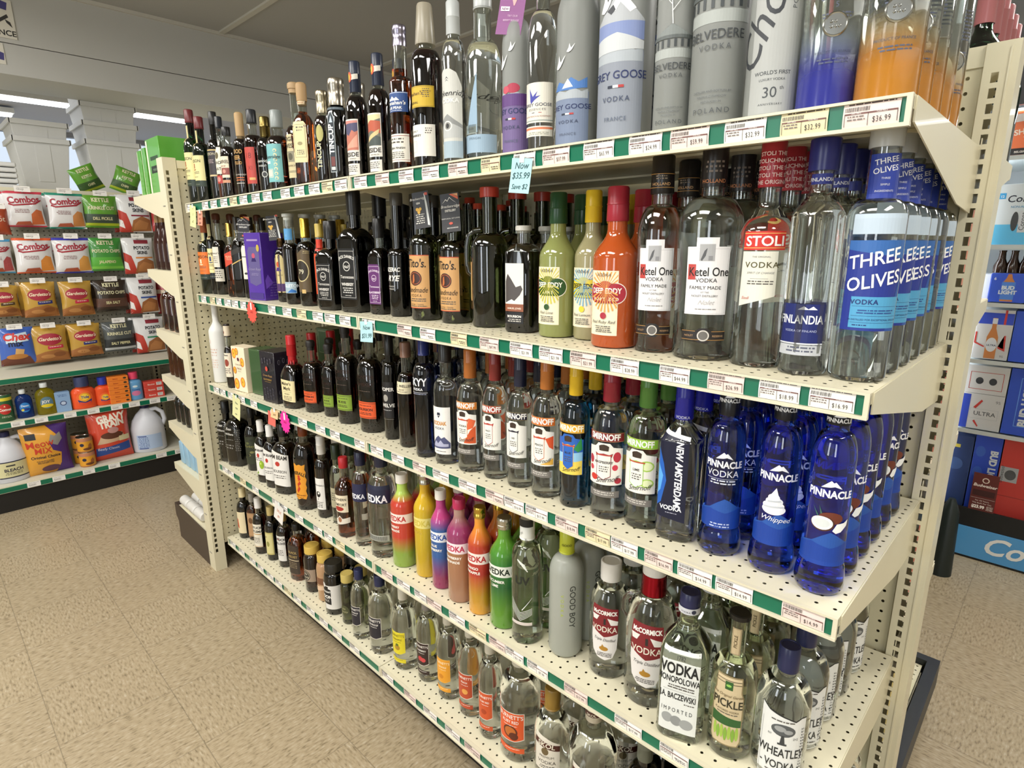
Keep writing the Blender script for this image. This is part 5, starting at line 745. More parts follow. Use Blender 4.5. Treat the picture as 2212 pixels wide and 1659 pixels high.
fbp = [(-26, 52), (-20, 60), (-27, 68), (-24, 84), (-28, 100), (-24, 118), (-28, 134), (-24, 150), (-28, 172), (-12, 176), (-2, 170), (10, 174), (18, 170), (30, 174), (27, 156), (31, 146), (27, 132), (32, 120), (28, 104), (31, 92), (27, 80), (31, 64), (26, 50), (10, 54), (-4, 48), (-16, 54)]
B('v8', 'cola', dict(zs=.60, zn=.78, rn=.38, sh='e'), (.86, 'screw', '#7c3a16'), [('label', [('P', fbp, '#d9922a'), ('T', 'FIREBALL', 0, 138, 16, '#231812', {'b': .03, 'arc': 40, 'xs': .8}), ('P', [(-8, 80), (0, 92), (-4, 104), (4, 112), (-2, 126), (8, 130), (12, 122), (6, 116), (12, 106), (2, 98), (8, 88), (2, 78), (-4, 72)], '#b4351c'), ('E', 4, 132, 5, 4, '#b4351c'), ('T', 'CINNAMON WHISKY', 0, 62, 5.6, '#5a1c10', {'b': .02}), fine(-14, 56, 18, 1, 3, '#5a1c10')]), ('cap_sleeve', [])], 16, 'dark bottle with ragged orange-yellow label showing a red figure', rows=2)
B('v9', 'cola', dict(zs=.60, zn=.72, rn=.44), (.78, 'foil', '#d7d4cd'), [('label', [('R', -20, 32, 24, 146, '#dfdcd6'), ('T', 'SKREWBALL', 2, 118, 8, '#2a2624'), ('E', 0, 88, 9, 11, '#1d1b1a'), ('E', 2, 92, 4, 4, '#dfdcd6'), ('P', [(-3, 70), (1, 76), (-1, 66)], '#1d1b1a'), fine(-12, 58, 16, 4, 6)])], 14, 'slim dark bottle with white cap and tall white label', rows=1)
B('v10', 'pale', dict(zs=.58, zn=.74, rn=.40), (.82, 'screw', '#23301f', 1.2), [('label', [('R', -22, 60, 22, 130, '#a8a084'), fine(-14, 110, 14, 4, 8)])], 14, 'pale bottle with dark green cap half hidden behind the red-capped one', rows=1)
B('v11', 'amber', dict(zs=.60, zn=.76, rn=.38, sh='s', waist=.04), (.87, 'screw', '#a8242a', 1.15), [('label', [('R', -26, 88, 30, 146, '#e0d3b8'), ('T', 'SOUTHERN', 0, 128, 11.5, '#2c241e', {'b': .02, 'xs': .85}), ('T', 'COMFORT', 0, 110, 12.5, '#2c241e', {'b': .02, 'xs': .85}), ('P', ell(-2, 100, 18, 8, 14), '#9c2c22')]), ('label', [('P', [(-30, 40), (34, 52), (34, 70), (10, 66), (0, 76), (-10, 66), (-30, 58)], '#d8d0c2'), ('E', 0, 62, 7, 9, '#9c6a4c')])], 16, 'amber bottle with cream label and red cap', rows=1, ridges=(.62, .74, .02, 24))
def sved(key, body, bandc, tc, w2, capk, capc, d, glass=None, **k):
    s, X, Y, r, h = GEO[key]; w = r * 1000 * 1.5; H = h * 1000
    L3 = [('label', [('R', -w, H * .50, w, H * .60, bandc), ('T', 'SVEDKA', -2, H * .523, H * .077, tc, {'b': .03, 'xs': .86})])] if bandc else [('printed_mark', [None, ('T', 'SVEDKA', -2, H * .523, H * .08, tc, {'b': .035, 'xs': .86})])]
    L3.append(('printed_mark', [None] + [('T', x, -6, H * (.445 - .042 * i), H * .034, '#f0ece2' if tc != '#c9b64a' else '#c9a93a', {'b': .03}) for i, x in enumerate(w2)]))
    return B(key, glass or ('x', body), dict(zs=.66, zn=.84, rn=.42, sh='s'), (.905, capk, capc, 1.18), L3, 14, d, **k)
sv = B('v12', 'clear', dict(zs=.68, zn=.80, rn=.50, sh='e'), (.86, 'screw', '#20233c', 1.15), [('printed_mark', [None, ('R', -36, 150, 36, 208, '#232646'), ('T', 'SVEDKA', -2, 160, 21, '#e9e9ee', {'b': .03, 'xs': .8})])], 16, 'clear bottle with navy upper band and navy cap, smaller of two', rows=1)
B('v13', 'clear', dict(zs=.68, zn=.82, rn=.40, sh='e'), (.88, 'screw', '#20233c', 1.15), [('printed_mark', [None, ('R', -54, 176, 54, 232, '#20233c'), ('T', 'SVEDKA', -4, 180, 32, '#e9e9ee', {'b': .03, 'xs': .8})]), ('label', [('R', -30, 56, 44, 74, '#b9bab0')] + [('R', -28 + 3 * i, 58, -26.8 + 3 * i, 72, '#3a3c3c') for i in range(22)])], 16, 'large clear bottle with navy upper band and white lettering', rows=1)
SV = lambda k, st, h: gradient_mat(k, st, h)
sved('v14', SV('red to green lacquer', [(0, '#84a040'), (.16, '#84a040'), (.34, '#b83a2c'), (.72, '#b83c2c'), (.80, '#b0cc60'), (1, '#a6cc60')], .28), '#e9d9d2', '#b4282a', ['CHERRY', 'LIMEADE'], 'screw', '#e3dfd6', 'red and lime green lacquered bottle with white cap', rows=1)
sved('v15', SV('yellow lacquer', [(0, '#c9a21c'), (.2, '#bd9e1c'), (.6, '#c0a424'), (1, '#d8a81e')], .30), '#ded07a', '#c9b64a', ['LEMON'], 'chrome', '#b9b4a6', 'all yellow lacquered bottle with silver cap ring', rows=1)
sved('v16', SV('blue to magenta lacquer', [(0, '#8c2858'), (.12, '#8c2858'), (.34, '#2a5694'), (.62, '#2a5694'), (.74, '#b8407c'), (1, '#a83a80')], .28), '#dfe3ea', '#2150a0', ['BLUE', 'RASPBERRY'], 'screw', '#e3dfd6', 'blue and magenta lacquered bottle with white cap', rows=1)
sved('v17', SV('rose tinted glass', [(0, '#d9a88a'), (.5, '#d99a6a'), (.56, '#c0508a'), (.74, '#c8508c'), (.86, '#e0b8a8'), (1, '#e0b8a8')], .28), '#e9dce0', '#b82c50', ['STRAWBERRY', 'LEMONADE'], 'screw', '#b02c54', 'translucent pink and peach bottle with pink cap', rows=1)
MATS['rose tinted glass'].node_tree.nodes['Principled BSDF'].inputs['Transmission Weight'].default_value = .55
sved('v18', SV('red to amber lacquer', [(0, '#d8982a'), (.18, '#bb8c28'), (.40, '#ac302a'), (.66, '#b03828'), (.82, '#dc8a2c'), (1, '#d8982a')], .284), '#ecdcd4', '#b0242c', ['MANGO', 'PINEAPPLE'], 'chrome', '#c9a84a', 'red and amber lacquered bottle with gold cap', rows=1)
sved('v19', SV('green lacquer', [(0, '#588e28'), (.16, '#588e28'), (.40, '#1f5c2c'), (.60, '#2c7430'), (.80, '#588e28'), (1, '#5c9430')], .28), '#e2e4da', '#1d2a20', ['CUCUMBER', 'LIME'], 'chrome', '#b9b4a6', 'green lacquered bottle with silver cap ring', rows=1)
B('v20', 'pale', dict(zs=.70, zn=.82, rn=.44, sh='e'), (.84, 'foil', '#dfe0da', 1.05), [('printed_mark', [None, ('T', 'UV', 2, 156, 26, '#22281f', {'b': .04})] + [('P', [(-26, 116 - 5 * i), (-2, 84 - 4 * i), (26, 96 - 3 * i), (26, 95 - 3 * i), (-2, 82.6 - 4 * i), (-26, 114.6 - 5 * i)], '#e2e6de') for i in range(6)] + [('P', [(2, 92), (26, 124), (26, 123), (3, 90)], '#e2e6de'), ('R', -26, 52, 26, 60, '#cfc6be')] + [('P', [(-8, 218), (10 + 2 * i, 206 - 5 * i), (9 + 2 * i, 204 - 5 * i), (-9, 216)], '#e2e6de') for i in range(4)]), ('cap_sleeve', [('R', -20, 288, 20, 306, '#1c1b1a'), ('T', 'UV', -6, 270, 7, '#22281f', {'r': 40}), ('T', 'UV', 6, 258, 7, '#22281f', {'r': 110})])], 20, 'clear bottle with black UV letters and white line pattern', rows=1)
B('v21', 'frost_clear', dict(zs=.68, zn=.80, rn=.40, sh='e', base=.012), (.82, 'foil', '#b9bf35', 1.1), [('printed_mark', [None, ('T', 'GOOD BOY', 14, 132, 19, '#3c403a', {'r': -90, 'xs': 1.0, 'b': .01}), ('T', 'VODKA', -6, 134, 10, '#b9c93c', {'r': -90, 'sp': 1.9})]), ('cap_sleeve', [('T', 'GOOD', 2, 266, 7, '#6a6e1c', {'b': .03})])], 30, 'frosted bottle with yellow-green cap and GOOD BOY running down it', rows=2)
def mcc(key, d, **k):
    s, X, Y, r, h = GEO[key]; q = h / .27
    els = [('P', [(-30 * q, 112 * q), (28 * q, 112 * q), (31 * q, 90 * q), (29 * q, 60 * q), (20 * q, 42 * q), (4 * q, 36 * q), (-14 * q, 40 * q), (-26 * q, 52 * q), (-31 * q, 80 * q)], '#dcd8d4'), ('P', [(-30 * q, 146 * q), (30 * q, 142 * q), (30 * q, 92 * q), (0, 84 * q), (-31 * q, 98 * q)], '#7a2026'), ('P', [(6 * q, 124 * q), (30 * q, 118 * q), (29 * q, 110 * q), (14 * q, 110 * q)], '#e4e0da'), ('P', [(-30 * q, 126 * q), (-12 * q, 126 * q), (-18 * q, 116 * q), (-28 * q, 116 * q)], '#e4e0da'), ('R', -2 * q, 110 * q, 3 * q, 122 * q, '#2a2422'), ('T', 'McCORMICK', 0, 130 * q, 11 * q, '#eeeae2', {'b': .04, 'xs': .86}), ('T', 'VODKA', 0, 95 * q, 16 * q, '#e6e0cf', {'b': .01}), ('T', 'Triple Distilled', 0, 76 * q, 8 * q, '#33302e', {'sh': .4}), ('E', 0, 60 * q, 10 * q, 4.5 * q, '#a97c2c'), ('P', [(-6 * q, 62 * q), (-3 * q, 69 * q), (2 * q, 63 * q)], '#a97c2c'), fine(-18 * q, 50 * q, 18 * q, 3, 3)]
    return B(key, 'clear', dict(zs=.62 if q < 1 else .56, zn=.80, rn=.46 if q < 1 else .40, sh='e'), (.84, 'screw', '#dddad4', 1.15), [('label', els)], 20, d, **k)
mcc('v22', 'clear bottle with white cap and red and white shield label, smaller of two', rows=2)
mb = mcc('v23', 'large clear handled bottle with red and white shield label', rows=1)
s_, X_, Y_, r_, h_ = GEO['v23']
MB().lathe([(h_ * .78, r_ * .44), (h_ * .785, r_ * .5), (h_ * .93, r_ * .47), (h_ * .935, r_ * .43)], 28).done('neck_foil', mat('red and gold foil', '#9c1f2c', .22, 1), mb.root)
MB().tube([(-r_ * .5, -.0, h_ * .74), (-r_ * .95, 0, h_ * .735), (-r_ * 1.12, 0, h_ * .68), (-r_ * 1.1, 0, h_ * .60), (-r_ * .93, 0, h_ * .56)], .008, 12).done('handle', gmat('clear'), mb.root)
B('v24', 'pale', dict(zs=.60, zn=.82, rn=.36, sq=4.5, sh='s', base=.008), (.88, 'screw', '#26284c', 1.15), [('label', [('R', -36, 34, 32, 148, '#dcdfdb'), ('T', '1782', -2, 136, 8, '#44484a'), ('T', 'VODKA', -4, 116, 21, '#1f2122', {'b': .03, 'xs': .9}), ('T', 'MONOPOLOWA', -4, 104, 12, '#1f2122', {'b': .02, 'xs': .82}), fine(-26, 99, 24, 2, 3.4), ('R', -30, 92, 28, 92.4, '#77797a'), ('T', 'J.A. BACZEWSKI', -4, 81, 11.5, '#1f2122', {'b': .02, 'xs': .78}), fine(6, 76, 26, 1, 3), ('T', 'IMPORTED', -4, 62, 8, '#3a3d3e', {'sp': 1.6}), ('E', -20, 52, 10, 7, '#9a9d9c'), ('E', -4, 50, 10, 7, '#8c8f8e'), ('E', 14, 48, 12, 7, '#9a9d9c')]), ('cap_sleeve', [('R', -26, 250, 26, 262, '#c9cbd0'), ('T', 'VODKA', -4, 253, 5, '#33364a'), ('E', 10, 256, 4, 4, '#33364a')])], 18, 'square pale bottle with big black VODKA lettering on a white label', rows=3)
pk = [('P', [(-27, 38), (-22, 30), (22, 30), (27, 38), (27, 116), (23, 126), (23, 150), (-23, 150), (-23, 126), (-27, 116)], '#8a7a58'), ('P', [(-25, 40), (-21, 32), (21, 32), (25, 40), (25, 115), (21, 125), (21, 148), (-21, 148), (-21, 125), (-25, 115)], '#c9b894'), ('R', -21, 143, 21, 144, '#4a3f2c'), ('R', -21, 138, 21, 139, '#4a3f2c'), ('R', -6, 128, 7, 142, '#2f5a2c'), ('P', ell(0, 135, 4.5, 2.2, 10), '#8fc05a'), ('T', 'The Original Garden', 0, 116, 6.4, '#6a5a3c', {'sh': .3}), ('T', 'PICKLE', 0, 98, 19, '#2c2a1c', {'b': .015, 'xs': .86}), ('T', 'FLAVORED VODKA', 0, 90, 4.6, '#4a3f2c'), fine(-18, 86, 18, 1, 3), ('P', [(-25, 84), (25, 78), (25, 66), (-25, 66)], '#2f5a2c')] + [('P', ell(-18 + 6.2 * i, 54 - (i % 2) * 3, 3, 12, 10), ('#9ab84a', '#7fa63c')[i % 2]) for i in range(7)]
B('v25', 'pale', dict(zs=.58, zn=.70, rn=.36, sh='e', base=.008), (.955, 'flare', '#1b1a18', 1.05), [('label', pk), ('neck_label', [('R', -8, 198, 8, 250, '#c3b08c'), ('B', -7, 199, 7, 249, .5, '#55472c'), ('T', 'PICKLE', 2, 224, 8, '#55472c', {'r': 90, 'b': .02})])], 10, 'clear round bottle with a pickle jar label and flat black stopper', rows=2)
wh = [('P', [(-37, 10), (37, 10), (37, 118), (28, 118), (18, 112), (6, 116), (-24, 122), (-37, 130)], '#dfe0dd'), ('P', [(-37, 130), (-24, 122), (6, 116), (18, 112), (28, 118), (37, 118), (37, 120), (28, 120), (18, 114.5), (6, 118), (-24, 124.5), (-37, 132)], '#26282a'), ('P', ell(0, 96, 19, 10, 18), '#55585a'), ('E', -5, 98, 9, 4.5, '#9a9c9c'), ('E', 8, 95, 7, 3.5, '#9a9c9c'), ('P', [(-4, 74), (4, 74), (2, 88), (-2, 88)], '#3a3d3f'), ('R', -7, 72, 7, 75, '#3a3d3f'), ('T', 'EST', -20, 84, 4, '#3a3d3f'), ('T', '2+2', 20, 83, 5, '#3a3d3f'), ('T', 'WHEATLEY', 0, 52, 20, '#1f2122', {'b': .012, 'xs': .72}), ('T', '- VODKA -', 0, 31, 18, '#1f2122', {'b': .012, 'xs': .76}), fine(-24, 24, 24, 1, 4), fine(-20, 110, 16, 1, 4), ('R', -34, 20, -33.6, 108, '#777'), fine(29, 100, 36, 16, 5, '#55585a')]
B('v26', 'clear', dict(zs=.60, zn=.78, rn=.34, sh='e', base=.009), (.81, 'screw', '#23274a', 1.15), [('label', wh)], 22, 'clear round-shouldered bottle with navy cap and wheat tree label', rows=6)
# ---------------------------------------------------------------- bottom shelf
B('w1', 'black', dict(zs=.58, zn=.74, rn=.38, sh='e'), (.82, 'foil', '#c9b98c', 1.15), [('label', [('R', -24, 26, 26, 128, '#ddceaa'), ('P', [(-24, 56), (-4, 48), (-8, 92), (-24, 100)], '#c0502c')])], 22, 'dark bottle with cream capsule and cream label, leftmost on the bottom shelf', rows=1)
B('w2', 'whisky', dict(zs=.66, zn=.76, rn=.4, sq=4), (.82, 'screw', '#8f8a80', 1.2), [('label', [('R', -20, 20, 20, 132, '#b08a64'), ('B', -18, 22, 18, 130, 1, '#5c4028'), ('E', 0, 96, 10, 14, '#6a4a30')])], 30, 'amber bottle with tan antique label behind the first two on the bottom shelf')
def wl(w, ls, v0, v1, c='#dfd8c8', x=()): return [('label', [('R', -w, v0, w, v1, c)] + list(x) + [('T', t_, 0, v1 - 20 - 17 * i, 14, '#221e1c', {'b': .03}) for i, t_ in enumerate(ls)] + [fine(-w * .6, v1 - 30 - 17 * len(ls), w * .6, 4, 7)])]
B('w3', 'cola', dict(zs=.56, zn=.72, rn=.36, sh='e'), (.82, 'foil', '#cfcbc4'), wl(26, ['KENTUCKY', 'GENTLEMAN'], 34, 138, x=[('R', -26, 92, 26, 95, '#b98a3c'), ('R', -26, 36, 26, 38, '#b98a3c')]), 22, 'dark bottle with cream label reading GENTLEMAN and pale capsule', rows=2)
B('w4', 'black', dict(zs=.60, zn=.74, rn=.36, sh='e'), (.84, 'screw', '#b9a56a', 1.1), [('label', [('R', -24, 28, 24, 128, '#b9ad6a'), ('R', -20, 34, 20, 122, '#cfc68c'), ('E', 0, 76, 7, 12, '#8d8a4c'), ('P', [(-14, 104), (-8, 112), (-6, 102)], '#6a3c24')])], 20, 'dark green bottle with olive yellow label and tan cap', rows=2)
B('w5', 'cola', dict(zs=.58, zn=.72, rn=.36, sh='e'), (.80, 'foil', '#a88a50', 1.1), wl(26, ['KENTUCKY', 'DELUXE'], 30, 140, '#dcd9d3', x=[('E', 0, 126, 9, 8, '#b9b4ac'), ('E', -2, 127, 4, 3, '#a83228')]), 18, 'dark bottle with white label reading DELUXE and gold capsule', rows=2)
B('w6', 'amber', dict(zs=.64, zn=.78, rn=.36, sh='e', sq=3), (.88, 'screw', '#1c1a18', 1.2), [('label', [('R', -30, 30, 30, 150, '#3c322a'), ('T', 'BLACK', 2, 116, 13, '#a8905a', {'b': .02}), ('T', 'VELVET', 2, 98, 13, '#a8905a', {'b': .02}), ('R', -28, 86, 28, 89, '#c9b898'), fine(-18, 76, 20, 4, 7, '#8a7a60')])], 18, 'amber bottle with dark brown label and pale stripe', rows=2)
def jar(key, liq, lid, els, d, **k):
    s, X, Y, r, h = GEO[key]
    return B(key, liq, dict(zs=.66, zn=.80, rn=.80, sh='e'), (.84, 'lid', lid, 1.04), els, 16, d, name='moonshine_jar', cat='jar', **k)
OS = lambda c: [('label', [('R', -12, 46, 34, 96, c), ('E', -8, 70, 22, 22, '#2a2420'), ('E', -8, 70, 19, 19, '#c9bca0'), ('E', -8, 70, 17.5, 17.5, '#2a2420'), ('T', 'Ole', -8, 73, 13, '#d9cfb8', {'sh': .3}), ('T', 'Smoky', -8, 60, 13, '#d9cfb8', {'sh': .3})])]
jar('w7', 'dark', '#c9a850', OS('#9c8a78'), 'dark glass jar with gold lid and round black label', rows=1)
jar('w8', ('x', mat('creamy liquor', '#b08a64', .12, coat=.4)), '#c9a850', [('label', [('R', -26, 70, 26, 96, '#7a5238'), ('P', [(-26, 40), (26, 52), (26, 68), (-26, 60)], '#d8b898')])], 'jar of creamy tan liquor with gold lid', rows=1)
mj = jar('w9', 'black', '#26241f', [('label', [('R', -14, 24, 52, 116, '#d9d6d0'), ('P', [(-30, 46), (14, 42), (14, 100), (4, 104), (4, 112), (-16, 114), (-18, 106), (-30, 106)], '#1c1b1b'), ('T', 'MIDNIGHT', -9, 88, 9.5, '#e6e3dc', {'b': .03}), ('T', 'MOON', -9, 66, 17, '#e6e3dc', {'b': .04}), fine(-24, 58, 6, 2, 5, '#cfcbc2'), ('E', -16, 116, 9, 9, '#d9d6d0')])], 'black glass jar with clamped dark lid and black and white label', rows=1)
jar('w10', 'olive', '#b9a55c', [('label', [('E', 2, 56, 17, 18, '#4a4c30'), ('T', 'Ole', 0, 58, 9, '#b9b48c', {'sh': .3}), ('T', 'Smoky', 2, 47, 9, '#b9b48c', {'sh': .3})])], 'jar of green pickles with a gold lid', rows=1)
def burn(key, c, fruit, d, word='', large=0, two=1, tc='#f0ece4', frame='#e8e2d6', capc='#22284c', glass='clear', **k):
    s, X, Y, r, h = GEO[key]; q = r * 1000 / 34; H = h * 1000; v = lambda f: H * f
    els = [('P', [(-24 * q, v(.24)), (-20 * q, v(.215)), (8 * q, v(.215)), (24 * q, v(.24)), (24 * q, v(.50)), (-24 * q, v(.50))], frame), ('P', [(-23 * q, v(.244)), (-19 * q, v(.221)), (8 * q, v(.221)), (23 * q, v(.246)), (23 * q, v(.494)), (-23 * q, v(.494))], c), ('T', "BURNETT'S", 0, v(.44), 10.5 * q, tc, {'xs': .84, 'b': .01}), ('T', word, 0, v(.395), 8 * q, tc, {'b': .01, 'xs': .8})] + [('E', u * q, v(a), ru * q, ru * q * .9, cc) for u, a, ru, cc in fruit] + [fine(-12 * q, v(.37), 12 * q, 1, 3, tc)]
    L4 = [('label', els)]
    if two: L4.append(('label', [('P', [(-24 * q, v(.12)), (24 * q, v(.10)), (24 * q, v(.15)), (-24 * q, v(.17))], c), fine(-12 * q, v(.14), 16 * q, 1, 3, tc)]))
    return B(key, glass, dict(zs=.60 if not large else .62, zn=.80, rn=.36, sh='e', base=.010), (.86, 'screw', capc, 1.15), L4, 14, d, **k)
burn('w11', '#26242c', [], 'clear bottle with black frame label and navy cap, smaller of two with it', '100 PROOF', two=0, rows=1)
burn('w12', '#26242c', [], 'large clear bottle with black label reading 100 PROOF', '100 PROOF', 1, two=0, rows=1)
burn('w13', '#d9c92c', [(0, .30, 9, '#a8842c'), (0, .335, 5, '#5c6a24')], 'clear bottle with bright yellow label', 'PINEAPPLE', tc='#6a621c', frame='#e4d84c', capc='#c9c4b4', rows=1)
burn('w14', '#33231f', [(-4, .30, 9, '#b83a3c'), (6, .29, 8, '#c8484a')], 'clear bottle with dark brown label showing red berries', 'RASPBERRY', capc='#8a8580', rows=1)
burn('w15', '#e09a2c', [(-4, .29, 8, '#c9801e')], 'clear bottle with golden orange label, left of the brick orange ones', 'ORANGE', frame='#e8b04c', tc='#f4e4c0', capc='#c9c4b4', rows=1)
burn('w16', '#b4492a', [(2, .30, 9, '#d99a4c')], 'clear bottle with brick orange label showing a golden peach', 'PEACH', capc='#c9c4b4', rows=1)
burn('w17', '#c9552c', [(-2, .30, 9, '#a8401e')], 'clear bottle with narrow brick orange label left of the biggest one', 'RUBY RED', capc='#c9c4b4', rows=1)
burn('w18', '#d9592a', [(0, .31, 13, '#5c2a18'), (0, .31, 10, '#b9682c'), (6, .27, 8, '#5c2a18')], 'largest clear bottle on the bottom shelf with a big orange label', 'RUBY RED', 1, capc='#c9c4b4', rows=3)
SK = lambda w, v0: [('label', [('P', [(-w, v0), (w, v0), (w, v0 + 76), (0, v0 + 92), (-w, v0 + 100)], '#dad4c6'), ('P', [(-w, v0 + 70), (w, v0 + 56), (w, v0 + 72), (-w, v0 + 86)], '#4a2018'), ('T', 'SKOL', -2, v0 + 66, 18, '#e6dfcc', {'b': .02, 'r': -9}), ('E', -4, v0 + 54, 9, 10, '#6a5a3c'), ('T', 'PREMIUM', 0, v0 + 36, 9, '#55504a'), ('T', 'VODKA', 0, v0 + 20, 13, '#3a342e'), fine(-w * .6, v0 + 12, w * .6, 2, 5)])]
B('w19', 'clear', dict(zs=.58, zn=.76, rn=.40, sh='e'), (.80, 'foil', '#8a6c2c', 1.1), SK(32, 70), 22, 'clear bottle with slanted cream label and brassy cap at the bottom edge', rows=2)
B('w20', 'clear', dict(zs=.56, zn=.74, rn=.30, sh='e'), (.80, 'foil', '#cbc2ae', 1.12), SK(38, 60) + [('cap_sleeve', [('R', -22, 262, 22, 274, '#4a2018'), ('T', 'SKOL', -2, 264, 9, '#e6dfcc', {'b': .02})])], 22, 'wide fluted clear bottle with brown and cream neck foil at the bottom edge', rows=1, ridges=(.03, .74, .018, 40))
for i, (x, d_) in enumerate(((2.10, 'black bottle with grey-green capsule at the bottom edge'), (2.21, 'black bottle with black capsule right of the grey-capped one, bottom edge'), (2.31, 'black bottle nearest the right end of the bottom shelf'))):
    k = 'x%d' % i; GEO[k] = (5, x, -.465, .036, .285); B(k, 'black', STD, (.78, 'foil', ('#6c6f60', '#1c1c1e', '#1c1c1e')[i]), [('label', [('R', -24, 40, 24, 120, ('#2a2c30', '#33363a', '#23252a')[i])])], 10, d_, rows=2)
# fluted clear bottles at the back right of the bottom shelf
for i, (x, y) in enumerate(((2.385, -.30), (2.385, -.20), (2.385, -.11))):
    k = 'y%d' % i; GEO[k] = (5, x, y, .042, .285); b = B(k, 'clear', STD, (.80, 'screw', '#d0ccc4', 1.1), [('label', [('R', -28, 60, 28, 150, '#c9542c'), ('B', -26, 62, 26, 148, 1, '#e8c8a0')])], 60, 'clear fluted bottle with orange label at the right end, %s from the front' % ORD[i], ridges=(.5, .75, .02, 30))
finish_rows()
TAGS = {1: [[-0.01,0.048],[0.163,0.244],[0.257,0.32],[0.35,0.418],[0.434,0.502],[0.517,0.589],[0.614,0.684],[0.698,0.771],[0.827,0.887],[0.914,0.975],[1.002,1.063],[1.075,1.132],[1.144,1.204],[1.239,1.297],[1.335,1.392],[1.431,1.487],[1.518,1.577],[1.608,1.669],[1.709,1.763],[1.799,1.854],[1.863,1.942],[1.962,2.027],[2.054,2.113],[2.126,2.19],[2.212,2.27],[2.289,2.347],[2.364,2.425]], 2: [[0.039,0.096],[0.135,0.189],[0.201,0.254],[0.282,0.344],[0.352,0.412],[0.431,0.481],[0.661,0.716],[0.766,0.83],[0.861,0.927],[0.964,1.027],[1.036,1.096],[1.119,1.177],[1.233,1.299],[1.396,1.455],[1.488,1.546],[1.601,1.656],[1.697,1.755],[1.786,1.851],[1.867,1.926],[1.944,2.003],[2.034,2.092],[2.131,2.185],[2.215,2.272],[2.294,2.351],[2.363,2.42]], 3: [[0.054,0.115],[0.125,0.184],[0.208,0.268],[0.313,0.375],[0.425,0.485],[0.58,0.704],[0.804,0.871],[0.92,0.99],[1.015,1.073],[1.153,1.219],[1.24,1.302],[1.341,1.398],[1.436,1.49],[1.518,1.581],[1.615,1.68],[1.709,1.767],[1.769,1.828],[1.831,1.896],[1.915,1.973],[1.99,2.048],[2.05,2.108],[2.122,2.178],[2.187,2.249],[2.255,2.316],[2.36,2.42]], 4: [[0.041,0.103],[0.108,0.167],[0.23,0.29],[0.348,0.413],[0.528,0.594],[0.597,0.657],[0.707,0.783],[0.849,0.909],[0.921,0.976],[0.996,1.053],[1.111,1.173],[1.257,1.314],[1.334,1.398],[1.417,1.47],[1.472,1.535],[1.565,1.627],[1.642,1.704],[1.714,1.769],[1.77,1.828],[1.838,1.902],[1.946,2.009],[2.075,2.138],[2.176,2.235],[2.283,2.333]], 5: [[0.021,0.088],[0.119,0.183],[0.231,0.296],[0.314,0.372],[0.402,0.465],[0.474,0.543],[0.554,0.62],[0.628,0.701],[0.733,0.803],[0.829,0.895],[0.92,0.99],[1.032,1.1],[1.222,1.289],[1.341,1.4],[1.433,1.498],[1.53,1.597],[1.613,1.675],[1.72,1.778]]}
SHN = {1: 'top', 2: 'second', 3: 'third', 4: 'fourth', 5: 'bottom'}
PRICE = {1: {12: '37.99', 20: '65.99', 21: '24.99', 22: '59.99', 23: '32.99', 24: '', 25: '36.99', 19: '37.99'}, 2: {15: '21.99', 16: '21.99', 17: '21.99', 18: '28.99', 19: '44.99', 20: '26.99', 21: '18.99', 22: '16.99', 14: '25.99'},
         3: {16: '16.99', 17: '17.99', 18: '18.99', 19: '17.99', 20: '17.99', 21: '16.99', 22: '14.99', 23: '14.99', 24: '14.99'}, 4: {18: '21.99', 19: '7.99', 20: '17.99', 21: '17.99'}, 5: {}}
PRICE[1] = {len(TAGS[1]) - 8 + i: p for i, p in enumerate(['37.99', '65.99', '24.99', '59.99', '32.99', '32.99', '36.99']) } if 0 else {20: '37.99', 21: '65.99', 22: '24.99', 23: '59.99', 24: '32.99', 25: '32.99', 26: '36.99'}
PRICE[2] = {16: '47.99', 17: '21.99', 18: '21.99', 19: '21.99', 20: '28.99', 21: '44.99', 22: '26.99', 23: '18.99', 24: '16.99'}
FRONT = sorted((GEO[k][1], GEO[k][0], k) for k in GEO if k[0] != 'y')
ROOTD = {}
for o in bpy.data.objects:
    if o.get('category') in ('bottle', 'jar') and 'in line behind' not in o['label']:
        ROOTD[(round(o.location.x, 3), round(o.location.y, 3))] = o
SHORT = {}
def short(k):
    s, X, Y, r, h = GEO[k]; o = ROOTD.get((round(X, 3), round(Y, 3))); t = o['label'] if o else 'bottle'
    for sp in (' with ', ' whose ', ' of ', ' having ', ' left', ' behind', ' half', ' fading', ' carrying', ' reading', ' on the', ', ', ' between', ' beside', ' at the', ' nearest'):
        pass
    return ' '.join(t.replace('-', ' ').split()[:7]).rstrip(',')
tm = {'w': white_pm, 'p': mat('pinkish price paper', '#e6d4cc', .6), 'y': mat('cream price paper', '#e2d6ae', .6)}
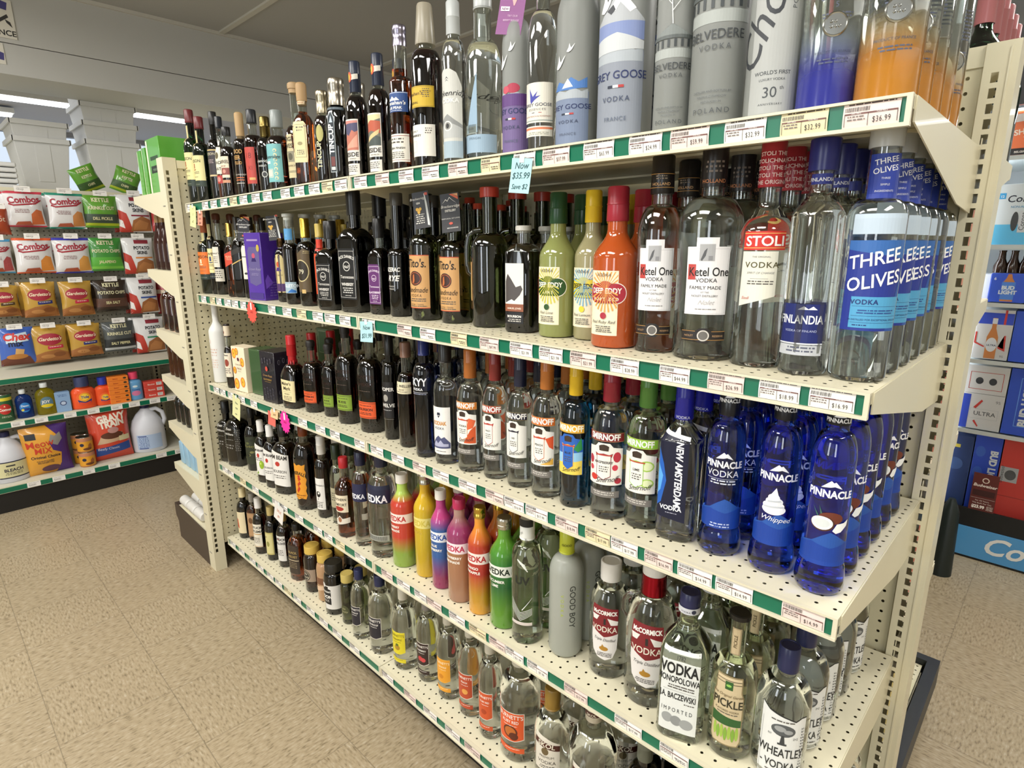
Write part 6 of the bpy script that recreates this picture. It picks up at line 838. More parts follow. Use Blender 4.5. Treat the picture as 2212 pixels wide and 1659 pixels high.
def tag_els(w, price, wide):
    c = '#3a2a28' if wide else '#44403c'; W_ = w * 500 - 2; e = [('F', -W_, 12.0, W_ * .9, 1, 3, c)]
    rnd = random.Random(int(w * 1e5)); x = -W_
    while x < (-W_ * .05 if wide else W_ * .1): q = .3 + rnd.random() * .7; e.append(('R', x, 4.5, x + q, 9.5, '#5a5652')); x += q + .35 + rnd.random() * .6
    e += [('R', -W_, 1.2, W_, 2.8, '#6e4440' if wide else '#55504c'), ('R', -W_ * .1, -12.5, -W_ * .1 + .5, 2, c), ('R', W_ - .6, -11, W_, 2, c), ('R', -W_, -12, -W_ + .5, 2, c), fine(-W_ + 1.5, -2, -W_ * .2, 2, 3.4, '#7a706a')]
    if price: e += [('T', '$' + price, W_ * .42, -9.3, 9.2, '#2a2826', {'xs': .62, 'sp': 1.25}), ('T', 'UNIT PRICE', -W_ * .55, 1.3, 2.6, '#efe8e2', {'xs': .8}), ('T', 'YOUR PRICE', W_ * .42, 1.3, 2.6, '#efe8e2', {'xs': .8})]
    else: e.append(fine(W_ * .05, -6, W_ * .85, 2, 3.6, '#44403c'))
    return e
n_all = 0
for s in TAGS:
    for i, (x0, x1) in enumerate(TAGS[s]):
        xm = (x0 + x1) / 2; w = min(x1 - x0, .062) if s != 3 or i != 5 else .062; z = zs(s, xm) - .0168; price = PRICE[s].get(i, '')
        t_ = bpy.data.meshes.new('price_tag'); m = MB(); N_ = 6; pts = []
        Hh = .0136; bow = .0016
        for j in range(N_ + 1):
            a = -1 + 2 * j / N_; pts.append((-.0042 - bow * (1 - a * a), Hh * a))
        for (ya, za), (yb, zb) in zip(pts, pts[1:]): m.face([(-w / 2, ya, za), (w / 2, ya, za), (w / 2, yb, zb), (-w / 2, yb, zb)]).smooth = True
        o = m.done('price_tag', tm['p' if (i * 7 + s) % 3 == 0 and xm > 1.2 else ('y' if (i * 5 + s) % 7 == 0 else 'w')])
        sl = (zs(s, xm + .03) - zs(s, xm - .03)) / .06; o.location = (xm, -D - .0005, z); o.rotation_euler.y = -math.atan(sl)
        art_mesh('printing', tag_els(w, price, xm > 1.15), lambda u, v, q: Vector((u, -.0042 - bow * (1 - (v / Hh) ** 2) - q, v)), o, vstep=.004, base=.0002, lift=.00002)
        # which bottle stands above it
        c = min((k for x_, s_, k in FRONT if s_ == s), key=lambda k: abs(GEO[k][1] - xm)); dx = xm - GEO[c][1]
        o['category'] = 'price tag'; o['group'] = 'price tags in the shelf rails'
        side = 'under' if abs(dx) < .03 else ('right of' if dx > 0 else 'left of')
        o['label'] = ('%s ' % price if price else '') + 'price tag, %s rail, %s %s' % (SHN[s], side, '{%s}' % c); o['_n'] = i + 1; n_all += 1
        o['_k'] = c
# hand-written notes and starbursts stuck to the rails
def note(x, s, w, h, col, lines, d, rz=0, tcol='#2c4a52', yoff=0, drop=.0, tilt=0):
    z = zs(s, x) - .006 - drop; m = MB(); n = 5; P_ = [(-.0085 - .004 * (j / n) ** 2, -h * j / n) for j in range(n + 1)]
    for (ya, za), (yb, zb) in zip(P_, P_[1:]): m.face([(-w / 2, ya, za), (w / 2, ya, za), (w / 2, yb, zb), (-w / 2, yb, zb)])
    for v in m.b.verts: pass
    o = m.done('paper_note', mat('note ' + col, col, .6)); o.location = (x, -D - .002 - yoff, z); o.rotation_euler = (0, R_(tilt), 0)
    art_mesh('handwriting', [('T', t_, 0, -h * 1000 * f, sz, tcol, {'sh': .25, 'r': 2}) for t_, f, sz in lines], lambda u, v, q: Vector((u, -.0085 - .004 * (v / h) ** 2 - q, v)), o, vstep=.006, base=.0003)
    MB().box(-.006, -.0095, -.008, .006, -.0088, .006).done('tape', mat('clear tape', '#dfe8e6', .2, alpha=1), o)
    return tag(o, d, 'note')
note(1.826, 1, .052, .062, '#a8d2d6', [('Now', .30, 17), ('$35.99', .58, 16), ('Save $2', .88, 13)], 'pale blue handwritten note reading Now $35.99 taped to the top rail', tilt=6, drop=.008)
note(1.262, 2, .060, .054, '#a8d2d6', [('Now', .40, 17), ('$31.99', .80, 17)], 'pale blue handwritten note reading $31.99 taped to the second rail', tilt=-4, drop=.004)
note(.085, 1, .062, .080, '#dfdc9c', [('1', .2, 12), ('2', .45, 12), ('x 5', .8, 14)], 'yellow handwritten note hanging at the left end of the top rail', tilt=8, drop=.006)
note(.155, 1, .050, .052, '#e8937a', [('00 00', .3, 11), ('00 0', .6, 11), ('0000', .9, 11)], 'salmon pink note hanging from the top rail beside the yellow one', tilt=4, drop=.03)
note(.305, 3, .072, .090, '#d8d6a0', [('Now', .35, 12), ('4.99', .6, 12), ('each', .85, 10)], 'yellow handwritten note hanging from the third rail under the peach box', tilt=10, drop=.005)
note(.615, 3, .060, .05, '#d2665a', [], 'plain red card showing below an orange tag on the third rail', drop=.012)
note(.600, 4, .070, .072, '#dcd8d2', [('SALE', .5, 16), ('$9', .8, 14)], 'white sale tag with orange letters hanging from the fourth rail', tcol='#c9734c', tilt=12, drop=.004)
note(.645, 3, .055, .030, '#d9b98a', [('SAVE', .7, 10)], 'small tan tag stuck over the red card on the third rail', tcol='#6a4a2c', drop=.0, yoff=.002)
def burst(x, s, r, col, d, n=15, k=1.0):
    z = zs(s, x) - .035; P_ = []
    for i in range(2 * n): a = 2 * math.pi * i / (2 * n); q = r if i % 2 == 0 else r * .78; P_.append((q * math.cos(a), q * math.sin(a) * k))
    m = MB(); m.prism(P_, -.0125, -.0118, 1); o = m.done('starburst_tag', mat('fluorescent ' + col, col, .5)); o.location = (x, -D - .002, z)
    art_mesh('handwriting', [('T', 'SALE', 0, -4, 11, '#7a1c24', {'sh': .3})], lambda u, v, q: Vector((u, -.0127 - q, v)), o)
    MB().box(-.005, -.0132, .008, .005, -.0127, .032).done('tape', mat('clear tape', '#dfe8e6', .2), o)
    return tag(o, d, 'tag')
burst(.545, 2, .042, '#ee5346', 'coral red starburst tag taped to the second rail', k=.95)
burst(.725, 3, .038, '#f0309c', 'hot pink starburst tag taped to the third rail', k=1.1)
# printed tags hanging round bottle necks
def hangtag(key, w, h, zc, tilt, els, d, col='#1c1b1f', dx=0, tw=25, yf=None):
    s, X, Y, r, H = GEO[key]; z = zs(s, X) + zc
    m = MB(); n = 6
    def pt(u, v): a = v / h; return Vector((u, -.020 - .010 * (1 - a) ** 2, v))
    for j in range(n): m.face([pt(-w / 2, h * j / n), pt(w / 2, h * j / n), pt(w / 2, h * (j + 1) / n), pt(-w / 2, h * (j + 1) / n)])
    o = m.done('neck_tag', mat('card ' + col, col, .4)); o.location = (X + dx, Y, z); o.rotation_euler = (0, R_(tilt), R_(tw))
    art_mesh('printing', els, lambda u, v, q: pt(u, v) + Vector((0, -q, 0)), o, vstep=.01, base=.0003)
    MB().lathe([(-.001, .019), (0, .0205), (.001, .019)], 24, c=(0, 0, h * .92)).done('neck_loop', mat('card ' + col, col, .4), o)
    return tag(o, d, 'hang tag')
br1 = [('T', 'Breckenridge', -8, 68, 8, '#e6e3dc', {'sh': .3}), ('T', 'GIN', -8, 58, 6, '#e6e3dc', {'b': .03}), ('E', -12, 46, 4, 4, '#d8a83c'), ('E', -4, 46, 4, 4, '#d8a83c'), ('E', -8, 40, 4, 5, '#d8a83c'), fine(-18, 32, 6, 5, 5, '#cfcbc2'), ('P', [(14, 6), (20, 4), (16, 56), (13, 80), (10, 80), (11, 56)], '#c9cccb'), ('P', [(12, 76), (20, 76), (20, 82), (12, 82)], '#c8503c')]
br2 = [('P', [(-20, 66), (-10, 76), (-6, 72), (0, 80), (8, 72), (18, 64), (8, 71), (0, 78), (-6, 70), (-10, 74)], '#e6e3dc'), ('T', 'Breckenridge', 0, 56, 9, '#e6e3dc', {'sh': .3}), ('T', 'DISTILLERY', 0, 47, 7, '#e6e3dc', {'b': .03, 'xs': .8}), ('T', 'SHOP LOCAL, BUY LOCAL', 0, 30, 4, '#e6e3dc'), ('E', 0, 20, 5, 3, '#c8503c'), ('T', 'BRECKENRIDGE', 4, 8, 4, '#e6e3dc'), ('P', [(0, 86), (22, 72), (22, 78), (8, 86)], '#d8633c'), ('P', [(8, 86), (22, 79), (22, 86)], '#d8a06a')]
hangtag('t16', .044, .086, .226, -8, br1, 'black card tag with white bottle drawing on a jar-green bottle, left of two', dx=.022)
hangtag('t17', .048, .088, .216, -6, br2, 'black card tag with white mountain and striped corner, right of two', dx=.008)
hangtag('t6', .040, .080, .205, 2, br2, 'black card tag with striped corner above the purple gift box', dx=.004, tw=50)
hangtag('t8', .038, .080, .206, -6, br1, 'black card tag with pink stripe right of the striped-corner one above the purple box', dx=-.025, tw=50)
hangtag('s20', .052, .125, .225, 8, [('E', 4, 86, 13, 22, '#e8ddd0'), ('P', [(-2, 66), (10, 66), (5, 52), (3, 52)], '#d8a0a0'), ('P', [(0, 106), (4, 118), (8, 106)], '#e8ddd0'), ('R', -22, 42, -4, 50, '#efe9ec'), ('T', 'NEW', -13, 43.6, 6, '#5a2458', {'b': .03}), ('T', 'TRY OUR', 4, 32, 5, '#d8b8d4'), ('T', 'BERRY ROUGE', 2, 24, 5, '#d8b8d4')], 'purple card tag with a white fruit drawing round a frosted neck', col='#7c3278', dx=-.012)
# ================================================================== snack bags on the pegboard
def bag(y, ztop, w, h, base, els, desc, label2='', x=PXS + .055, name='snack_bag', tilt=0, cat='snack bag', depth=.030, foot=None, rz=0, tag_it=True, hook=True, curlc=None, grp=None):
    """sealed pillow bag: crimped top and bottom, belly bulging outwards"""
    r = empty(name, (x, y, ztop - h), R_(rz)); m = MB(); nu, nv = 12, 14; F = {}
    rnd = random.Random(int(y * 977 + ztop * 331))
    wr = [rnd.uniform(-1, 1) for _ in range(6)]
    def dep(u, v): return depth * (max(0, 1 - (2 * u - 1) ** 2) ** .6) * (max(0, 1 - abs(2 * v - 1) ** 2.6)) ** .7 + .0025 * math.sin(9 * u + wr[0] * 3 + 5 * v) * math.sin(11 * v + wr[1] * 3) * (.3 + abs(2 * v - 1))
    def pt(u, v, sd=1, q=0):
        pin = 1 - .07 * math.sin(math.pi * v) ; yy = (u - .5) * w * pin; return Vector((sd * (dep(u, v) + .0012) + sd * q, yy, v * h))
    for sd in (1, -1):
        g_ = [[m.b.verts.new(pt(i / nu, j / nv, sd)) for i in range(nu + 1)] for j in range(nv + 1)]
        for j in range(nv):
            for i in range(nu): f = m.b.faces.new((g_[j][i], g_[j][i + 1], g_[j + 1][i + 1], g_[j + 1][i])); f.smooth = True
        F[sd] = g_
    for j in range(nv):
        for i in (0, nu): m.b.faces.new((F[1][j][i], F[1][j + 1][i], F[-1][j + 1][i], F[-1][j][i]))
    for i in range(nu):
        for j in (0, nv): m.b.faces.new((F[1][j][i], F[1][j][i + 1], F[-1][j][i + 1], F[-1][j][i]))
    m.done('pouch', mat('foil film ' + base, base, .28, coat=.5), r)
    mp = lambda u, v, q: pt(min(1, max(0, u / w + .5)), min(1, max(0, v / h)), 1, q)
    a = [e for e in els if e[0] not in 'TF']; t = [e for e in els if e[0] in 'TF']; W_, H_ = w * 1000, h * 1000
    def sc(e):
        k = e[0]
        if k == 'R': return ('R', e[1] * W_, e[2] * H_, e[3] * W_, e[4] * H_, e[5])
        if k == 'E': return ('E', e[1] * W_, e[2] * H_, e[3] * W_, e[4] * H_, e[5])
        if k == 'P': return ('P', [(u * W_, v * H_) for u, v in e[1]], e[2])
        if k == 'T': return ('T', e[1], e[2] * W_, e[3] * H_, e[4] * W_, e[5]) + tuple(e[6:])
        if k == 'F': return ('F', e[1] * W_, e[2] * H_, e[3] * W_, e[4], e[5], e[6])
    if a: art_mesh('picture', [sc(e) for e in a], mp, r, step=.012, vstep=.012, base=.0006, lift=.0002)
    if t: art_mesh('lettering', [sc(e) for e in t], mp, r, step=.012, vstep=.012, base=.0006 + .0002 * (len(a) + 1), lift=.00002)
    tag(r, desc, cat, grp)
    if hook:
        o = MB().tube([(PXS + .001, y, ztop - .006), (PXS + .15, y, ztop - .006), (PXS + .16, y, ztop + .004)], .0022, 6).done('peg_hook', mat('zinc wire', '#b9b7b0', .3, 1)); tag(o, 'wire peg hook holding the ' + desc, 'hook')
        k = MB().box(PXS + .158, y - .036, ztop - .005, PXS + .160, y + .036, ztop + .026).done('hook_label', white_pm, o)
        art_mesh('printing', [fine(-30, 20, 28, 1, 3, '#55504c'), fine(-30, 13, 6, 2, 4, '#77726c')], lambda u, v, q: Vector((PXS + .1603 + q, y + u, ztop - .003 + v)), k)
    return r
def combos(top, food): return '#d8d6d6', [('R', -.5, .93, .5, 1, top), ('R', -.5, 0, .5, .04, top), ('P', [(-.42, .62), (-.30, .58), (.30, .64), (.46, .74), (.46, .78), (.28, .68), (-.30, .62), (-.40, .67)], '#9c2430'), ('P', [(.12, .06), (.46, .08), (.44, .46), (.30, .50), (.14, .36)], food), ('P', [(-.30, .05), (.14, .05), (.08, .16), (-.24, .14)], '#a8543a'), ('T', 'Combos', 0, .68, .27, '#a02838', {'b': .03, 'xs': .9, 'r': 4}), ('F', -.30, .48, .10, 3, 8, '#8c6a6a')]
def kettle(c, c2, t1, t2, band): return c, [('R', -.5, .14, .5, .42, c2), ('R', -.5, .06, .5, .14, band), ('T', 'KETTLE', 0, .80, .18, '#d9d4ae', {'b': .04, 'xs': .85}), ('T', t1, 0, .56, .15, '#d9d4ae', {'b': .03, 'xs': .85}), ('T', t2, 0, .24, .13, '#d6cfa0', {'b': .03, 'xs': .85})]
def skins(band): return '#dedede', [('P', [(-.5, .0), (-.1, .0), (-.28, .5), (-.5, .60)], '#b63a2c'), ('P', [(-.5, .16), (-.34, .10), (-.40, .30), (-.5, .36)], '#e6e2de'), ('P', [(-.18, .02), (.46, .04), (.48, .34), (.2, .44), (-.1, .32)], '#a0673c'), ('P', [(-.1, .06), (.3, .08), (.4, .26), (.1, .34), (-.06, .22)], '#b87c4a'), ('R', -.14, .43, .46, .47, band), ('R', -.12, .84, .34, .94, '#8c2c38'), ('T', 'POTATO', .10, .68, .16, '#2a2c34', {'b': .03, 'xs': .85}), ('T', 'SKINS', .10, .55, .16, '#2a2c34', {'b': .03, 'xs': .85})]
def gard(b, c2): return '#b9913c', [('P', [(-.5, 0), (.5, 0), (.5, .22), (.2, .34), (-.2, .30), (-.5, .20)], '#9c6434'), ('E', -.12, .16, .2, .06, '#b8814a'), ('E', .22, .20, .18, .07, '#84502a'), ('P', ell(0, .64, .36, .17, 18), '#a02c3c'), ('T', "Gardetto's", 0, .61, .155, '#f0e0c0', {'sh': .3, 'b': .02}), ('P', [(-.10, .36), (.36, .38), (.36, .47), (-.10, .45)], b), ('F', -.05, .42, .3, 1, 8, '#e8d8c8')]
BAGS = [
 (-.94, 1.657, .10, .145, '#a8482c', [('T', 'Hot', 0, .5, .4, '#e8d8c0')], 'small orange-brown snack bag at the left edge, top row'),
 (-.812, 1.755, .183, .198, *combos('#c03c4c', '#c86a3c'), 'white snack bag with red top strip and pizza corner, top row'), (-.616, 1.756, .186, .206, *combos('#2c8a72', '#c8864c'), 'white snack bag with teal top strip, top row'),
 (-.438, 1.752, .185, .193, *kettle('#5f9a30', '#3c4a3c', 'KRINKLE CUT', 'DILL PICKLE', '#a9b82c'), 'green chip bag reading DILL PICKLE, top row'), (-.258, 1.764, .19, .231, *skins('#8c3040'), 'white and red potato snack bag, top row'),
 (-.972, 1.486, .132, .19, *combos('#4c9ac8', '#a84c4c'), 'white snack bag with sky blue strip at the left edge, second row'), (-.808, 1.494, .186, .203, *combos('#d2582c', '#d8893c'), 'white snack bag with orange top strip, second row'),
 (-.623, 1.496, .19, .211, *combos('#3c3ca8', '#d89a4c'), 'white snack bag with dark blue top strip, second row'), (-.448, 1.497, .18, .204, *kettle('#3f8a38', '#58a83c', 'POTATO CHIPS', 'JALAPENO', '#7cc44c'), 'bright green chip bag reading JALAPENO, second row'),
 (-.268, 1.498, .18, .229, *skins('#d8863c'), 'white and red potato snack bag with orange stripe, second row'),
 (-.99, 1.225, .149, .177, *gard('#4c3a24', 0), 'tan snack bag with dark brown band at the left edge, third row'), (-.82, 1.239, .167, .206, *gard('#2c3474', 0), 'golden snack bag with navy band, third row'),
 (-.638, 1.236, .169, .21, *gard('#c02c48', 0), 'golden snack bag with crimson band, third row'), (-.454, 1.234, .18, .194, *kettle('#33281f', '#5c4034', 'POTATO CHIPS', 'SEA SALT', '#3c2c22'), 'dark brown chip bag reading SEA SALT, third row'),
 (-.274, 1.244, .172, .234, *skins('#2c4c9c'), 'white and red potato snack bag with blue stripe, third row'),
 (-.967, .98, .175, .221, '#3f62b4', [('P', [(-.5, 0), (.4, 0), (.3, .22), (-.2, .28), (-.5, .16)], '#6a3c2c'), ('P', [(-.12, .26), (.10, .22), (.18, .42), (-.06, .46)], '#d0a468'), ('E', -.05, .24, .3, .07, '#b97c3c'), ('P', [(-.3, .6), (.34, .64), (.3, .88), (-.3, .8)], '#c8dce8'), ('T', 'Chex', 0, .68, .34, '#c83c34', {'b': .04, 'sh': .2}), ('T', 'mix', -.05, .52, .28, '#1c2440', {'b': .03})], 'blue snack mix bag, bottom row at the left'), (-.811, .973, .18, .214, *gard('#c02c48', 0), 'golden snack bag with crimson band, bottom row'),
 (-.631, .97, .172, .199, *gard('#2c3474', 0), 'golden pretzel snack bag with navy band, bottom row'), (-.446, .97, .18, .193, *kettle('#4c5050', '#2a2c2c', 'KRINKLE CUT', 'SALT PEPPER', '#b9bcbc'), 'dark grey chip bag reading SALT and PEPPER, bottom row'),
 (-.269, .979, .178, .234, *skins('#2c8a5c'), 'white and red potato snack bag with green stripe, bottom row'),
 (-.09, 1.22, .16, .23, '#a8282c', [('R', -.5, .6, .5, .72, '#d8c8b0'), ('T', 'PORK', 0, .62, .2, '#3a1c1c'), ('E', 0, .3, .3, .12, '#7c2420')], 'red snack bag partly hidden by the end unit, third row'),
 (-.09, 1.74, .15, .2, '#b93c3c', [('R', -.5, .7, .5, .8, '#e0d0b8')], 'red and white snack bag partly hidden by the end unit, top row')]
for i, (y, zt, w, h, base, els, d) in enumerate(BAGS):
    bag(y, zt, w, h, base, els, d, x=PXS + .115)
    if i % 3 != 0: bag(y - .012, zt, w, h, base, [e for e in els if e[0] in 'RP'], d + ', the one hanging behind', x=PXS + .048, hook=False)
for y, rz, tl, d in ((-.43, 8, 24, 'green chip bag leaning left on top of the pegboard'), (-.275, -8, -22, 'green chip bag leaning right on top of the pegboard')):
    b = bag(y, 1.94, .15, .155, *kettle('#5f9a30', '#3c5a2c', 'KETTLE', 'CHIPS', '#a9b82c'), d, x=PXS - .01, hook=False, rz=rz); b.rotation_euler.x = R_(tl)
# ------------------------------------------------------------------ groceries on the lower snack shelves
def can(x, y, z, r, h, c, els, d, name='tin_can', cat='can', lid='#b9b9b4', grp=None):
    o = empty(name, (x, y, z + .0005), R_(90)); MB().lathe([(0, r * .97), (.002, r), (h - .003, r), (h, r * .97)], 32).done('can_body', mat('can paper ' + c, c, .4), o)
    MB().lathe([(h, r * .97), (h + .002, r * 1.0), (h + .003, r * .99), (h + .003, r * .93), (h + .0012, r * .9)], 32).done('rim', mat('tin', lid, .25, 1), o)
    f = lambda u, v, w: Vector(((r + w) * math.cos(u / r - math.pi / 2), (r + w) * math.sin(u / r - math.pi / 2), v)); art_mesh('label', els, f, o, step=.005, base=.0004); return tag(o, d, cat, grp)
XB = -1.625
can(XB, -1.10, .495, .040, .150, '#2c5a34', [('R', -60, 118, 60, 136, '#d8c83c'), ('E', 0, 72, 30, 30, '#b8322c'), ('T', 'Comet', 0, 62, 20, '#efe8dc', {'b': .03}), ('P', [(-4, 84), (0, 94), (4, 84)], '#e8d8a0'), fine(-20, 30, 24, 2, 6, '#b9c8a8')], 'green canister with red oval label and steel rim')
def soap(key, y, r, h, col, lab, d, els, x=XB, sq=2, capc='#dfe4e4', rn=.34, trans=1, name='dish_soap_bottle', cat='soap bottle', zz=.495, squash=.62, zsf=.62, capk='screw', ct=.86, sh='e'):
    GEO[key] = (0, x, y, r, h); b = Bottle(key, ('x', mat('tinted plastic ' + col, col, .12, 0, trans * .8, 1.35)), dict(zs=zsf, zn=ct - .04, rn=rn, sh=sh, squash=squash), (ct, capk, capc, 1.15), [('label', els)] if els else [], 90, d, name=name, cat=cat, G=(0, x, y, r, h)); b.root.location.z = zz + .0006; return b
soap('k1', -1.012, .039, .162, '#2c56b4', '', 'blue dish soap bottle with white cap', [('P', ell(0, 62, 26, 28, 20), '#2c7cc4'), ('P', ell(0, 50, 25, 8, 16), '#1c3c8c'), ('T', 'Dawn', 0, 66, 15, '#e8eef4', {'b': .02}), ('E', -12, 48, 7, 7, '#d8c84c')])
soap('k2', -.912, .047, .185, '#c9b82c', '', 'yellow dish soap bottle with white cap', [('P', ell(0, 72, 32, 34, 20), '#5a7a8c'), ('P', ell(0, 54, 30, 10, 16), '#d8c02c'), ('T', 'JOY', -4, 70, 22, '#e6e2dc', {'b': .03})])
box('soap_carton', 0, XB - .02, XB + .02, -.872, -.800, .118, 0, mat('pale blue carton', '#86a6cc', .5), 'small pale blue soap carton between two soap bottles', z=.495, els2=[('E', 0, 52, 16, 14, '#28386c'), ('E', 0, 52, 12, 10, '#b4c4dc'), fine(-24, 100, 20, 2, 8, '#4c6a9c')])
for o in [bpy.data.objects[n] for n in bpy.data.objects.keys() if n.startswith('soap_carton')]: pass
TD = lambda k: [('E', 0, 66 * k, 44 * k, 44 * k, '#e8622c'), ('E', 0, 70 * k, 30 * k, 28 * k, '#e8a02c'), ('E', 0, 72 * k, 19 * k, 18 * k, '#f0d048'), ('P', [(-38 * k, 58 * k), (0, 42 * k), (38 * k, 58 * k), (30 * k, 34 * k), (-30 * k, 34 * k)], '#2c3474'), ('P', [(-30 * k, 44 * k), (0, 36 * k), (30 * k, 44 * k), (26 * k, 24 * k), (-26 * k, 24 * k)], '#d8482c'), ('T', 'Tide', 0, 64 * k, 22 * k, '#2c3c8c', {'b': .03, 'sh': .1})]
soap('k3', -.732, .062, .192, '#e2552c', '', 'big round orange detergent jug with clear grey cap', TD(1), rn=.52, trans=0, name='detergent_jug', cat='detergent', capc='#3c4468', squash=.55, zsf=.50, ct=.70)
soap('k4', -.628, .046, .172, '#e2552c', '', 'smaller orange detergent bottle with blue cap', TD(.72), rn=.46, trans=0, name='detergent_bottle', cat='detergent', capc='#2c3ca8', squash=.6, zsf=.58, ct=.74)
for i in range(6): box('baking_soda_box', 0, XB - .03, XB + .035, -.606, -.497, .0272, 0, mat('orange carton', '#e8802c', .5), 'orange carton, %s from the bottom of its stack of six' % ORD[i], z=.495 + .0282 * i, els2=[('T', 'Baking', -14, 10, 10, '#a8381c', {'b': .02}), ('E', 36, 14, 9, 6, '#3c3424')], cat='carton')
soap('k5', -.462, .043, .178, '#6aa4d4', '', 'pale blue softener bottle with pink cap', [('E', 0, 44, 26, 16, '#d87ca4'), ('T', 'Downy', 2, 62, 16, '#2c4c9c', {'b': .03}), ('E', -2, 88, 14, 7, '#d8e8f0')], rn=.5, trans=0, name='softener_bottle', cat='softener', capc='#e0486c', squash=.6, zsf=.60, ct=.76)
for i in range(3): box('flat_red_carton', 0, XB - .04, XB + .03, -.415, -.305, .034, 0, mat('red carton', '#d0483c', .5), 'flat red carton, %s from the bottom of its stack of three' % ORD[i], z=.495 + .035 * i, els2=[('T', 'Bounce', -16, 13, 13, '#f0dcd0', {'b': .02}), ('R', 14, 8, 44, 28, '#e6e0dc'), fine(16, 24, 42, 3, 6, '#444')], cat='carton')
# bleach jugs
def jug(y, s, rz, els, d, x=-1.625):
    o = empty('bleach_jug', (x, y, .1505), R_(rz)); k = s; m = MB(); n = 32
    m.lathe([(0, .082 * k), (.006, .088 * k), (.14 * k, .088 * k), (.15 * k, .085 * k), (.19 * k, .074 * k), (.225 * k, .052 * k), (.25 * k, .028 * k), (.262 * k, .020 * k), (.27 * k, .020 * k)], n, squash=.78)
    m.done('jug_body', mat('white jug plastic', '#cdcfd6', .35), o)
    MB().tube([(.02 * k, -.0, .245 * k), (.055 * k, 0, .25 * k), (.085 * k, 0, .225 * k), (.094 * k, 0, .18 * k), (.080 * k, 0, .148 * k)], .0125 * k, 14).done('handle', mat('white jug plastic', '#cdcfd6', .35), o)
    MB().lathe([(.262 * k, .025 * k), (.288 * k, .025 * k), (.29 * k, .022 * k)], 24).done('cap', mat('cap navy', '#23264c', .35), o)
    f = lambda u, v, w: Vector(((.088 * k + w) * math.cos(u / (.088 * k) - math.pi / 2), (.088 * k * .78 + w) * math.sin(u / (.088 * k) - math.pi / 2), v)); art_mesh('label', els, f, o, step=.008, base=.0008); return tag(o, d, 'jug')
jug(-1.125, .98, 96, [('R', -70, 30, 90, 122, '#cfc99c'), ('R', -70, 118, 90, 124, '#23243c'), ('R', -70, 28, 90, 34, '#23243c'), ('T', 'BLEACH', 2, 66, 24, '#23243c', {'b': .03}), fine(-40, 56, 40, 2, 8, '#6a684c'), ('R', -30, 96, 10, 104, '#3a3a3c')], 'white bleach jug with cream label at the left edge of the lowest snack shelf')
jug(-.425, 1.08, 75, [('R', -70, 24, 80, 118, '#a9bcd8'), ('R', -60, 106, -10, 112, '#3c4a84'), ('R', -60, 26, -6, 32, '#3c4a84'), fine(-60, 98, 0, 8, 9, '#4a6094')], 'white bleach jug seen from the back, right end of the lowest snack shelf')
bag(-.955, .4375, .225, .287, '#d89a34', [('P', [(.12, 0), (.5, 0), (.5, 1), (.05, 1), (.25, .8), (.05, .68), (.12, .5), (.30, .42), (.26, .2)], '#4a2c74'), ('P', [(.05, .66), (.12, .82), (.2, .78), (.32, .84), (.36, .7), (.24, .58)], '#8c8884'), ('R', -.42, .76, -.2, .88, '#22242c'), ('E', .02, .12, .2, .07, '#5c3a4c'), ('T', 'Meow', -.14, .60, .24, '#c03c24', {'b': .01, 'r': 4}), ('T', 'MIX', -.1, .46, .22, '#c03c24', {'b': .01}), ('T', 'Original Choice', -.06, .36, .10, '#2c2430', {'b': .02}), ('F', -.3, .30, .1, 3, 7, '#5c4a3c')], 'orange and purple cat food pouch with grey cat picture', x=-1.60, name='pet_food_bag', cat='pet food', depth=.045, hook=False)
bag(-.637, .470, .225, .318, '#cc4630', [('P', [(-.40, .10), (.44, .16), (.44, .32), (-.40, .26)], '#2c4c94'), ('P', [(-.36, .34), (.36, .38), (.28, .54), (-.24, .52)], '#c9a888'), ('E', .02, .50, .28, .07, '#5c3424'), ('E', .06, .60, .14, .06, '#b98a84'), ('R', .18, .36, .46, .46, '#d8cba0'), ('T', 'GRAVY', .06, .78, .25, '#e6dccb', {'b': .05, 'xs': .85, 'r': 5}), ('T', 'TRAIN', .06, .67, .25, '#e6dccb', {'b': .05, 'xs': .85, 'r': 5}), ('T', 'Beefy Classic', -.1, .22, .10, '#d8d8e8')], 'red dry dog food bag reading GRAVY TRAIN', x=-1.61, name='pet_food_bag', cat='pet food', depth=.05, hook=False)
pc = lambda: [('R', -60, 8, 60, 66, '#d8982c'), ('R', -60, 66, 60, 84, '#b97c5c'), ('E', -22, 46, 11, 10, '#23243c'), ('P', [(6, 20), (26, 18), (30, 40), (22, 54), (10, 44)], '#9c5c2c'), ('E', 4, 20, 22, 8, '#6a3c20')]
for i, (x, y, z, d) in enumerate(((-1.575, -.775, .150, 'yellow dog food can at the bottom of the front stack'), (-1.575, -.775, .243, 'yellow dog food can on top of the front stack'), (-1.665, -.785, .150, 'yellow dog food can behind, lower'), (-1.665, -.785, .243, 'yellow dog food can behind, upper'))): can(x, y, z, .041, .088, '#b97c4c', pc(), d, name='dog_food_can')
# small tags in the green strips of the snack shelves
for z, X, ys, nm in ((.495, -1.567, (-1.27, -1.06, -.955, -.82, -.705, -.585, -.49, -.375, -.275), 'middle'), (.150, -1.500, (-1.05, -.935, -.79, -.66, -.40, -.29), 'lowest')):
    for i, y in enumerate(ys):
        o = MB().box(X, y - .030, z - .031, X + .0015, y + .030, z - .002).done('price_tag', white_pm); art_mesh('printing', [fine(-24, 10, 24, 1, 3, '#55504c'), fine(-24, 2, 10, 3, 4, '#77726c')], lambda u, v, q: Vector((X + .0017 + q, y + u, z - .018 + v)), o)
        tag(o, 'white price tag on the %s snack shelf, %s from the left' % (nm, (ORD + ['eighth', 'ninth'])[i]), 'price tag', 'price tags on the snack shelves')
